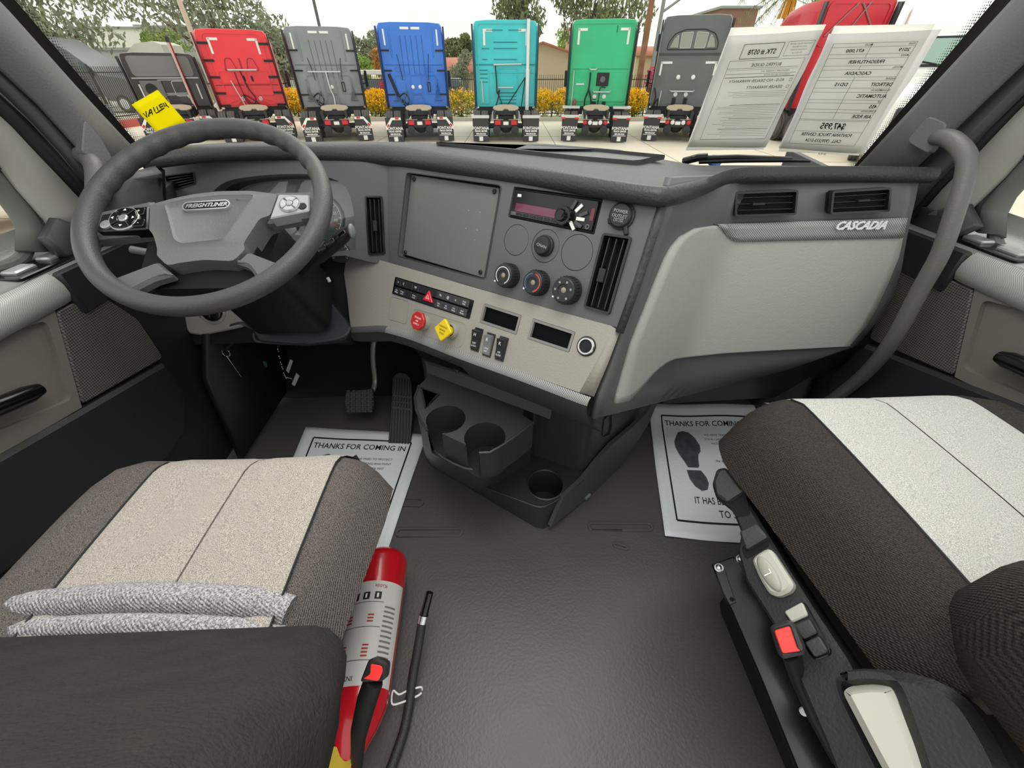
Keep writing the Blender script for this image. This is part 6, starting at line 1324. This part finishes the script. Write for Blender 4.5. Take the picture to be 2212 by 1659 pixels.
for k in range(70): a = r.uniform(0, 6.28); q = r.uniform(.02, .42); g.tube([(pc.x-.25, pc.y-.25, GZ+zp-.2), (pc.x-.25+q*cos(a)*.8, pc.y-.25+q*sin(a)*.8, GZ+zp-.55), (pc.x-.25+q*cos(a), pc.y-.25+q*sin(a), GZ+zp-1.25)], .018, 4)
g.build('fruit_cluster', fruit, t, smooth=0, kind='stuff')
# ---- poles, signals and wires
def pole(nm, label, u, v, D, r, H, m, cat='pole'):
    c_ = O(lat(u, v, D), D); t = thing(nm, label, cat, tuple(c_)); G().tube([(c_.x, c_.y, GZ), (c_.x, c_.y, GZ+H)], [r, r*.75], 12).build('shaft', m, t); return t, c_
wood = mat('pole wood', (150, 112, 82), .85, var=(2, (128, 94, 68))); galv = mat('galvanised', (140, 142, 140), .5, metal=.3); pale = mat('pale pole', (206, 190, 170), .7)
t, c_ = pole('utility_pole', 'brown wooden utility pole beside the green truck', 1384, 150, 31, .20, 11, wood); G(Frame(V((0, 0, 1)), (c_.x, c_.y, GZ+10.2), V((1, 0, 0)))).box(0, 0, 0, 2.4, .12, .14).build('cross_arm', wood, t)
t, c_ = pole('traffic_signal', 'grey traffic signal mast beside the charcoal truck', 1408, 150, 40, .16, 9, galv, 'traffic signal')
G().tube([(c_.x, c_.y, GZ+5.6), (c_.x+3, c_.y, GZ+7.4), (c_.x+9, c_.y, GZ+8.1)], [.09, .07, .05], 8).build('mast_arm', galv, t)
for x_, z_ in ((.25, 3.9), (3.4, 7.0), (6.2, 7.5)):
    hd_ = G().box(c_.x+x_, c_.y-.15, GZ+z_, .34, .25, 1.0).build('signal_head', black, t, bevel=.04)
    for q in (-.3, 0, .3): G(Frame(V((0, -1, 0)), (c_.x+x_, c_.y-.28, GZ+z_+q), V((1, 0, 0)))).lathe([(.11, 0), (.11, .10), (.09, .10)], 12).build('visor', black, hd_)
pole('light_pole', 'dark light pole above the grey truck', 684, 30, 33, .10, 12, mat('dark pole', (92, 94, 96), .5)); pole('light_pole', 'pale light pole beside the red truck', 425, 100, 26, .12, 11, pale); pole('light_pole', 'pale light pole behind the left eucalyptus', 48, 50, 24, .12, 11, pale)
for k in range(4):
    a = O(lat(1384, 150, 31), 31, 10.2-k*.5); b = O(lat(1384, 150, 31)+22, 52, 8.6-k*.6); mid_ = (a+b)/2-V((0, 0, .5)); tag(G().tube(bez([a, mid_, b], 6), .02, 5).build('power_line', inkm), ('highest', 'second highest', 'second lowest', 'lowest')[k]+' of four power lines running from the wooden pole', 'power line', 'power lines from the wooden pole')
# ---- houses and sheds across the street
stucco = mat('tan stucco', (206, 188, 158), .9); rooft = mat('clay tile roof', (196, 132, 104), .85, extra=pattern('wave', 2.2, (170, 110, 86), (0, 0, 0), .5, .25)); wallw = mat('white shed wall', (232, 230, 222), .8); shedg = mat('grey shed wall', (176, 178, 176), .8, extra=pattern('wave', 1.2, (164, 166, 166), (0, 0, 0), .5, .2))
def house(label, u0, u1, D, ve, vr, dep, gable=True):
    x0, x1 = lat(u0, ve, D), lat(u1, ve, D); he, hr_ = hgt(ve, D), hgt(vr, D); c_ = O((x0+x1)/2, D); t = thing('house', label, 'house', tuple(c_)); f_ = Frame(V((0, 0, 1)), c_, V((cY, -sY, 0))); w_ = (x1-x0)/2
    G(f_).box(0, dep/2, he/2, 2*w_, dep, he).build('walls', stucco, t)
    if gable:
        G(f_).add([(-w_, 0, he), (w_, 0, he), (0, 0, hr_), (-w_, dep, he), (w_, dep, he), (0, dep, hr_)], [(0, 1, 2), (4, 3, 5)]).build('gable_wall', stucco, t, smooth=0)
        for s in (-1, 1): G(f_).grid([[(s*(w_+.5), -.4, he-.25), (s*(w_+.5), dep+.4, he-.25)], [(0, -.4, hr_+.08), (0, dep+.4, hr_+.08)]], flip=s < 0).build('roof', rooft, t, solid=.18)
    else:
        G(f_).grid([[(-w_-.5, -.6, he-.1), (w_+.5, -.6, he-.1)], [(-w_-.2, dep/2, hr_), (w_+.2, dep/2, hr_)], [(-w_-.5, dep+.6, he-.1), (w_+.5, dep+.6, he-.1)]]).build('roof', rooft, t, solid=.18)
    return t, f_, w_, he
t, f_, w_, he = house('tan stucco house with red tile roof behind the teal truck', 1052, 1290, 50, 128, 92, 9)
G(f_).box(w_*.55, 3, he+1.2, .8, .8, 2.6).build('chimney', stucco, t)
t, f_, w_, he = house('low tan house with hipped tile roof behind the street tree', 930, 1036, 54, 152, 122, 8, False); G(f_).box(w_*.2, -.05, 1.3, 1.6, .1, 2.2).build('house_door', mat('house door', (120, 110, 100), .6), t)
t, f_, w_, he = house('small orange roofed building far behind the wooden pole', 1376, 1440, 85, 118, 98, 7, False)
def shed(label, u0, u1, D, vt, m, dep=20):
    x0, x1 = lat(u0, vt, D), lat(u1, vt, D); h_ = hgt(vt, D); c_ = O((x0+x1)/2, D); t = thing('warehouse', label, 'warehouse', tuple(c_)); f_ = Frame(V((0, 0, 1)), c_, V((cY, -sY, 0)))
    G(f_).box(0, dep/2, h_/2, x1-x0, dep, h_).build('walls', m, t); G(f_).box(0, dep/2, h_+.1, x1-x0+.6, dep+.6, .25).build('roof_edge', mat('roof edge', (150, 152, 152), .6), t); return t, f_
t, f_ = shed('long white warehouse far behind the left fence', 150, 345, 80, 62, wallw); G(f_).box(4, -.3, 7.4, 1.2, .6, .35).build('wall_lamp', shedg, t)
shed('grey warehouse beside the white one', 318, 470, 72, 60, shedg); shed('low grey shed behind the far trucks', 130, 290, 62, 108, shedg, 6); shed('tan block wall building behind the far trucks', 150, 300, 57, 160, mat('tan block', (206, 186, 152), .9, extra=pattern('wave', 3, (190, 170, 138), (0, radians(90), 0), .5, .2)), 2)
shed('dark brick building above the papers', 1560, 1640, 70, 18, mat('brown block', (140, 104, 92), .8), 12); shed('white building beyond the charcoal truck', 1388, 1560, 98, 128, wallw, 10)
# ---- far trucks seen from the side
def sidetruck(label, u, v, D, colr, flip, slope=.3):
    c_ = O(lat(u, v, D), D); t = thing('semi_truck', label, 'truck', tuple(c_), None, True, -YAW); m = mat('side paint '+label[:8], colr, .4); s = -1 if flip else 1
    pr = [(-3.2, .9), (-3.2, 3.75), (-2.6, 3.95), (-1.2, 3.8), (-.2, 3.2), (.55, 2.55), (1.0, 2.0), (2.4, 1.85), (2.75, 1.5), (2.8, .75), (2.2, .6)]
    fr = Frame(V((0, -1, 0)), (0, -1.2, 0), V((1, 0, 0))); G(fr).prism([(s*a, b) for a, b in pr], -2.4, 0, back=True).build('cab', m, t, smooth=30)
    G(fr).cap(rnd([(s*.10, 2.15), (s*.75, 2.15), (s*.30, 2.65), (s*.10, 2.7)], .05), .01).build('side_window', mat('truck glass', (70, 84, 88), .1), t); G(fr).box(s*-.9, 2.0, .01, .04, 2.1, .01).build('door_line', inkm, t); G(fr).box(s*-1.6, 2.9, .01, .5, .35, .01).build('sleeper_window', MATS['truck glass'], t); G(fr).box(s*.62, 2.2, .1, .12, .5, .15).build('side_mirror', inkm, t)
    G(fr).box(s*-1.0, .65, .02, 3.6, .5, .05).build('side_skirt', mat('skirt grey', (150, 152, 150), .5), t)
    for a in (1.75, -2.6): obj_from('tyre', libtyre(), t, (s*a, -1.1, .5), pi/2); G(Frame(V((0, -1, 0)), (s*a, -1.24, .5), V((1, 0, 0)))).lathe([(.29, 0), (.27, .02), (.12, .03), (.10, .06)], 18).build('wheel_rim', alu, t)
sidetruck('dark grey semi truck side on behind the left fence', 222, 178, 33, (98, 100, 100), False); sidetruck('white semi truck side on behind the black truck', 318, 176, 40, (226, 224, 212), True)
# ---- white truck close on the right, seen from its front quarter
def sect(y, w_, z0, z1, r=.25): return [(x_, y, z_) for x_, z_ in rrect(2*w_, z1-z0, r, 4, 0, (z0+z1)/2)]
cw_ = mat('windshield tint', (150, 178, 164), .15)
def front_truck(label, pos, rot, wp):
    wt = thing('semi_truck', label, 'truck', tuple(pos), None, True, -YAW+rot)
    G().loft([sect(0, 1.0, .55, 1.55, .2), sect(.25, 1.12, .5, 1.75, .3), sect(.9, 1.15, .5, 1.95, .3), sect(1.7, 1.15, .6, 2.15, .3)]).build('hood', wp, wt, smooth=60)
    G().loft([sect(1.6, 1.16, .7, 2.2, .25), sect(1.75, 1.18, .7, 2.3, .25), sect(2.5, 1.2, .7, 3.3, .3), sect(3.4, 1.22, .7, 3.9, .4), sect(4.6, 1.22, .7, 4.1, .4), sect(6.5, 1.22, .7, 4.1, .4)]).build('cab', wp, wt, smooth=60)
    fw_ = Frame(V((0, -.8, .6)), (0, 2.02, 2.66), V((1, 0, 0))); wn = G(fw_).prism(rnd([(-1.02, -.38), (1.02, -.38), (.94, .42), (-.94, .42)], .1), -.02, .03).build('windscreen', cw_, wt); q = rnd([(-1.04, -.40), (1.04, -.40), (.96, .44), (-.96, .44)], .1); G(fw_).prism(q, 0, .04, [shrink(q, .05)]).build('windscreen_seal', inkm, wt)
    for s in (-1, 1):
        fs_ = Frame(V((s*.25, -1, .25)), (s*.86, .07, 1.30), V((1, 0, 0))); hl = G(fs_).bprism(rnd([(-.26, -.12), (.26, -.10), (.24, .16), (-.05, .08)], .05), -.05, .05, .02).build('headlamp', mat('lamp glass', (190, 196, 200), .1), wt); G(fs_).prism(rnd([(s*.12, -.08), (s*.24, -.08), (s*.22, .13), (s*.14, .11)], .02), .04, .06).build('turn_lamp', mat('amber', (236, 130, 60), .3), hl)
        for q in (-.12, .02): G(fs_).lathe([(.06, .04), (.06, .06), (.04, .06)], 16, (q, -.02, 0)).build('lamp_ring', inkm, hl)
        G().tube([(s*.75, .7, 1.92), (s*.95, .6, 2.12)], .025, 8).build('mirror_arm', inkm, wt); G().ell(s*.98, .58, 2.2, .12, .09, .13, 14, 10).build('hood_mirror', mat('mirror grey', (120, 122, 120), .4), wt)
        G().box(s*1.42, 2.1, 2.35, .12, .22, .75).build('side_mirror', inkm, wt, bevel=.04); G().tube([(s*1.15, 2.1, 2.1), (s*1.4, 2.1, 2.15)], .03, 8).build('mirror_arm', inkm, wt)
        obj_from('tyre', libtyre(), wt, (s*1.02, .95, .51)); G(Frame(V((s, 0, 0)), (s*1.14, .95, .51), V((0, 1, 0)))).lathe([(.29, 0), (.27, .02), (.12, .03), (.10, .08)], 18).build('wheel_rim', alu, wt)
        G(fw_).tube([(s*.1, -.36, .05), (s*.75, -.22, .05)], .02, 6).build('wiper', inkm, wt)
    G().box(0, -.05, .55, 2.3, .3, .5).build('bumper', wp, wt, bevel=.1); G().box(0, -.02, 1.15, 1.2, .08, .6).build('grille', mat('dark grille', (60, 62, 64), .4), wt, bevel=.04)
front_truck('white semi truck facing the cab beside the tall red truck', O(11.3, 13.0), radians(-35), mat('white paint', (236, 236, 230), .3, coat=.5))
front_truck('cream semi truck with chrome wheels parked beyond the driver door window', O(-9.3, 6.6), radians(50), mat('pearl paint', (214, 208, 196), .35, coat=.4))
# ---- small parked cars and canopy across the fence
def car(label, u, v, D, colr, rz):
    c_ = O(lat(u, v, D), D); t = thing('parked_car', label, 'car', tuple(c_), None, True, rz); m = mat('car '+label[:10], colr, .3)
    G().loft([sect(-2.2, .8, .35, .9, .15), sect(-1.9, .88, .3, 1.05, .2), sect(0, .9, .3, 1.1, .2), sect(1.6, .88, .3, 1.05, .2), sect(2.1, .8, .35, .85, .15)]).build('body', m, t, smooth=60); G().loft([sect(-2.0, .72, 1.0, 1.5, .15), sect(-1.6, .74, 1.0, 1.75, .2), sect(.4, .74, 1.0, 1.72, .2), sect(1.2, .76, 1.0, 1.1, .04)]).build('cabin', m, t, smooth=60)
    G(Frame(V((0, -1, .2)), (0, -1.98, 1.36), V((1, 0, 0)))).bprism(rrect(1.2, .42, .1), 0, .05, .01).build('rear_window', MATS['truck glass'], t)
    for s in (-1, 1):
        G(Frame(V((s, 0, .1)), (s*.76, -.5, 1.42), V((0, s, 0)))).bprism(rrect(2.0, .38, .1), -.03, .02, .01).build('side_window', MATS['truck glass'], t); G().box(s*.72, -2.2, .85, .2, .06, .22).build('tail_lamp', lampr, t)
        for a in (-1.35, 1.35): obj_from('tyre', libtyre(), t, (s*.8, a, .36)).scale = (.7, .7, .7)
car('dark grey car parked across the street by the tan house', 980, 178, 43, (92, 94, 98), 0); car('charcoal car parked under the small canopy', 806, 195, 36, (70, 72, 80), pi/2)
c_ = O(lat(800, 150, 40), 40); t = thing('carport_canopy', 'small pale canopy roof on posts between the grey and blue trucks', 'canopy', tuple(c_)); zc = hgt(156, 40); G().box(c_.x, c_.y, GZ+zc, 2.6, 3, .3).build('canopy_roof', mat('canopy cream', (226, 222, 210), .7), t, bevel=.05)
for s in (-1, 1):
    for q in (-1.3, 1.3): G().tube([(c_.x+s*1.1, c_.y+q, GZ), (c_.x+s*1.1, c_.y+q, GZ+zc)], .07, 8).build('canopy_post', galv, t)
# ---- hood mirror of our own truck, cowl and wiper just beyond the glass
hm_ = thing('hood_mirror', 'grey convex hood mirror on a stalk outside the windshield', 'mirror', tuple(pD(222, 262, 1.27)))
p = pD(222, 240, 1.27); fr = Frame(V((.35, -.9, .2)), p); G(fr).loft([[(a*k, b*k, z) for a, b in rrect(.046, .032, .012, 4)] for k, z in ((1, .005), (1, 0), (.9, -.012), (.5, -.022))][::-1]).build('mirror_head', mat('mirror shell', (112, 114, 116), .4), hm_, smooth=60); G().tube([p+V((0, .008, -.008)), pD(223, 262, 1.28), pD(222, 300, 1.31), pD(222, 300, 1.33)-V((0, 0, .32))], [.009, .007, .008, .008], 10).build('stalk', MATS['mirror shell'], hm_)
cowl = mat('cowl plastic', (40, 40, 42), .6)
g = G(); rows = [[], [], []]
for i in range(25):
    x = -.9+i*.08; y = wsy(max(-.88, min(.98, x)), .78); rows[0].append((x, y+.0, .775)); rows[1].append((x, y+.12, .765)); rows[2].append((x, y+.22, .70))
G().grid(rows).build('cowl_panel', cowl); struct(bpy.data.objects['cowl_panel'])
wi = thing('windshield_wiper', 'black windshield wiper parked low on the outside of the glass', 'wiper', tuple(wsp(1600, 346)))
of = V((0, .02, -.006)); G().tube([wsp(1500, 340)+of, wsp(1600, 337)+of, wsp(1720, 342)+of], .007, 8).build('wiper_arm', black, wi); G().tube([wsp(1515, 348)+of*.6, wsp(1600, 345)+of*.6, wsp(1700, 345)+of*.6, wsp(1757, 347)+of*.6], [.006, .006, .005, .003], 8).build('wiper_blade', black, wi); G().tube([wsp(1490, 344)+of*2, wsp(1515, 338)+of, wsp(1535, 337)+of], .010, 8).build('arm_joint', black, wi)
tag(G(Frame(V((0, -.6, .8)), wsp(1564, 352)+V((0, .06, -.008)))).lathe([(.020, 0), (.020, .008), (.014, .011)], 20).build('blue_disc', mat('blue disc', (70, 116, 190), .4)), 'small round blue disc below the wiper', 'cap')  # small blue disc set low outside the glass
# ================================================================ papers stuck inside the windshield
pg_m = sheetmat('sale sheet back', (240, 240, 240), .64); ph_m = sheetmat('backing sheet', (246, 246, 240), .75); prt = mat('show through print', (40, 42, 46), .8, spec=.1)
def bil(q, s, t_): return tuple((q[0][k]*(1-s)+q[1][k]*s)*(1-t_)+(q[3][k]*(1-s)+q[2][k]*s)*t_ for k in (0, 1))
def sheet(label, q, qb):
    t = thing('window_paper', label, 'paper', tuple(wsp(*bil(q, .5, .98))))
    off = lambda p, d: p+(CAM-p).normalized()*0+V((0, -d, -d*.4))
    G().grid([[off(wsp(*bil(qb, i/8, j/10)), .004) for i in range(9)] for j in range(11)], flip=True).build('backing_sheet', ph_m, t, solid=.0003, smooth=60)
    G().grid([[off(wsp(*bil(q, i/10, j/12)), .007+.0025*sin(j*.9+i*.4)) for i in range(11)] for j in range(13)], flip=True).build('front_sheet', pg_m, t, solid=.0003, smooth=60)
    W = lambda s, y, h=0: off(wsp(*bil(q, s, y)), .0112)
    def put_text(s, x, y, sx, sy, bold=.0, align='CENTER'): text(WF, s, 0, 0, 1, prt, t, name='printed_words', h=0, ext=0, bold=bold, align=align, wrap=lambda a, b, h: tuple(W(x-a*sx, y-b*sy)))
    def ln(x0, y0, x1, y1, w=.0018):
        g = G(); L = hypot((x1-x0), (y1-y0)); nx, ny = -(y1-y0)/L*w, (x1-x0)/L*w*.8; g.grid([[W(x0+(x1-x0)*k/6+nx*e, y0+(y1-y0)*k/6+ny*e) for k in range(7)] for e in (-1, 1)]); g.build('printed_line', prt, t, smooth=0)
    def rc(x0, y0, x1, y1, w=.0018):
        for a in ((x0, y0, x1, y0), (x1, y0, x1, y1), (x1, y1, x0, y1), (x0, y1, x0, y0)): ln(*a, w)
    return t, put_text, ln, rc
t, T, ln, rc = sheet('buyers guide sheet stuck to the windshield, seen from behind', [(1572, 74), (1777, 62), (1651, 314), (1484, 316)], [(1578, 58), (1783, 51), (1648, 321), (1480, 323)])
rc(.20, .08, .63, .21, .003); T('STK # 0578', .42, .155, .062, .062, .02); rc(.67, .075, .95, .20)
for k, s in enumerate(('FONTANA TRUCK CENTER', '15226 SLOVER AVE', 'FONTANA CA 92337', '909-333-5124')): T(s, .81, .098+.026*k, .019, .018)
rc(.11, .225, .93, .92); T('BUYERS GUIDE', .53, .27, .050, .040, .01); ln(.11, .295, .90, .295); ln(.12, .31, .90, .31, .0012); T('FREIGHTLINER  CASCADIA  2019', .66, .327, .022, .018); ln(.12, .345, .90, .345); T('WARRANTIES FOR THIS VEHICLE', .70, .360, .020, .016); ln(.12, .375, .90, .375, .003)
T('AS IS - NO DEALER WARRANTY', .50, .41, .044, .036, .005); T('DEALER WARRANTY', .62, .468, .044, .036, .005)
for y in (.41, .468): rc(.875, y-.012, .90, y+.012)
r = random.Random(3)
for k in range(26):
    y = .505+.015*k+(.055 if k > 3 else 0)
    if y < .905: ln(.15+r.uniform(0, .25), y, .90, y, .0022 if k in (4, 12, 18) else .0011)
t, T, ln, rc = sheet('price sheet stuck to the windshield, seen from behind', [(1787, 70), (2031, 61), (1861, 328), (1680, 318)], [(1801, 54), (2018, 50), (1854, 334), (1680, 325)])
ys = [.081, .115, .176, .21, .275, .308, .37, .40, .464, .498, .563, .59, .644, .671, .729, .739, .83, .939]
for y in ys: ln(.074, y, .83, y, .0014)
ln(.074, .081, .074, .939); ln(.83, .081, .83, .939); ln(.426, .081, .426, .21); ln(.426, .275, .426, .308); ln(.426, .37, .426, .729)
for s, x, y, k in (('YEAR', .79, .098, 0), ('MILES', .40, .098, 0), ('2019', .75, .147, 1), ('671,000', .30, .147, 1), ('MAKE', .785, .193, 0), ('FREIGHTLINER', .46, .243, 1), ('MODEL', .785, .291, 0), ('CASCADIA', .44, .340, 1), ('ENGINE', .785, .385, 0), ('DETROIT', .73, .434, 1), ('DD15', .33, .434, 1), ('TRANSMISSION', .755, .481, 0), ('AUTOMATIC', .70, .531, 1), ('HP', .81, .577, 0), ('455', .775, .617, 1), ('SUSPENSION', .76, .657, 0), ('AIR RIDE', .72, .700, 1), ('$47,995', .47, .785, 3), ('FONTANA TRUCK CENTER', .45, .857, 2), ('CALL  (909)333-5124', .45, .907, 2), ('2017CA', .52, 1.015, 0)): T(s, x, y, *{0: (.028, .022), 1: (.052, .040), 2: (.046, .036), 3: (.085, .070)}[k], bold=.022 if k else .01)
# yellow note with the handwritten word
nt_ = thing('sticky_note', 'yellow sticky note with a handwritten word on the windshield', 'note', tuple(wsp(375, 290))); qn = [(286, 224), (342, 192), (405, 263), (348, 292)]
off = lambda p, d: p+V((0, -d, -d*.4)); G().grid([[off(wsp(*bil(qn, i/6, j/6)), .004) for i in range(7)] for j in range(7)], flip=True).build('note_paper', sheetmat('note yellow', (254, 244, 40), .6), nt_, solid=.0003, smooth=60)
zz7 = lambda p: (p[0]*.19892, p[1]*.19892)
for st_ in ([(1565, 1215), (1607, 1262), (1595, 1195)], [(1625, 1252), (1637, 1180), (1648, 1170), (1668, 1230)], [(1634, 1218), (1662, 1202)], [(1678, 1150), (1690, 1190), (1706, 1216), (1742, 1196)], [(1712, 1142), (1726, 1180), (1740, 1194), (1776, 1172)], [(1738, 1130), (1755, 1160), (1775, 1170), (1795, 1158)], [(1736, 1132), (1760, 1118), (1775, 1116)], [(1752, 1150), (1782, 1136)], [(1785, 1105), (1796, 1142), (1820, 1130)], [(1802, 1100), (1822, 1132), (1845, 1152)]):
    G().tube([off(wsp(*zz7(p)), .0052) for p in st_], .0011, 5).build('pen_stroke', inkm, nt_)

# ---- hood of our own truck, below the line of sight
g = G(); rows = []
for y, z, w_ in ((1.32, .56, 1.18), (1.6, .50, 1.18), (2.2, .40, 1.1), (2.9, .26, .85), (3.2, .05, .8), (3.3, -.5, .8)): rows.append([(.05-w_, y, -.6), (.05-w_, y, z-.12), (.05-w_*.85, y, z-.02), (.05, y, z), (.05+w_*.85, y, z-.02), (.05+w_, y, z-.12), (.05+w_, y, -.6)])
struct(g.grid(rows).build('truck_hood', mat('own paint', (150, 156, 160), .3, coat=.4), smooth=50))
# ---- haze over the far distance
hz = bpy.data.materials.new('haze'); hz.use_nodes = True; nt = hz.node_tree; nt.nodes.remove(nt.nodes['Principled BSDF']); sc_ = nt.nodes.new('ShaderNodeVolumeScatter'); sc_.inputs['Color'].default_value = (1, 1, .985, 1); sc_.inputs['Density'].default_value = .003
nt.links.new(sc_.outputs[0], nt.nodes['Material Output'].inputs['Volume'])
SC.cycles.volume_bounces = 8
hb_ = G(FO).box(0, 440, 60, 1800, 580, 130).build('haze', hz, smooth=0); hb_['kind'] = 'stuff'; hb_['label'] = 'pale haze hanging over the far distance'
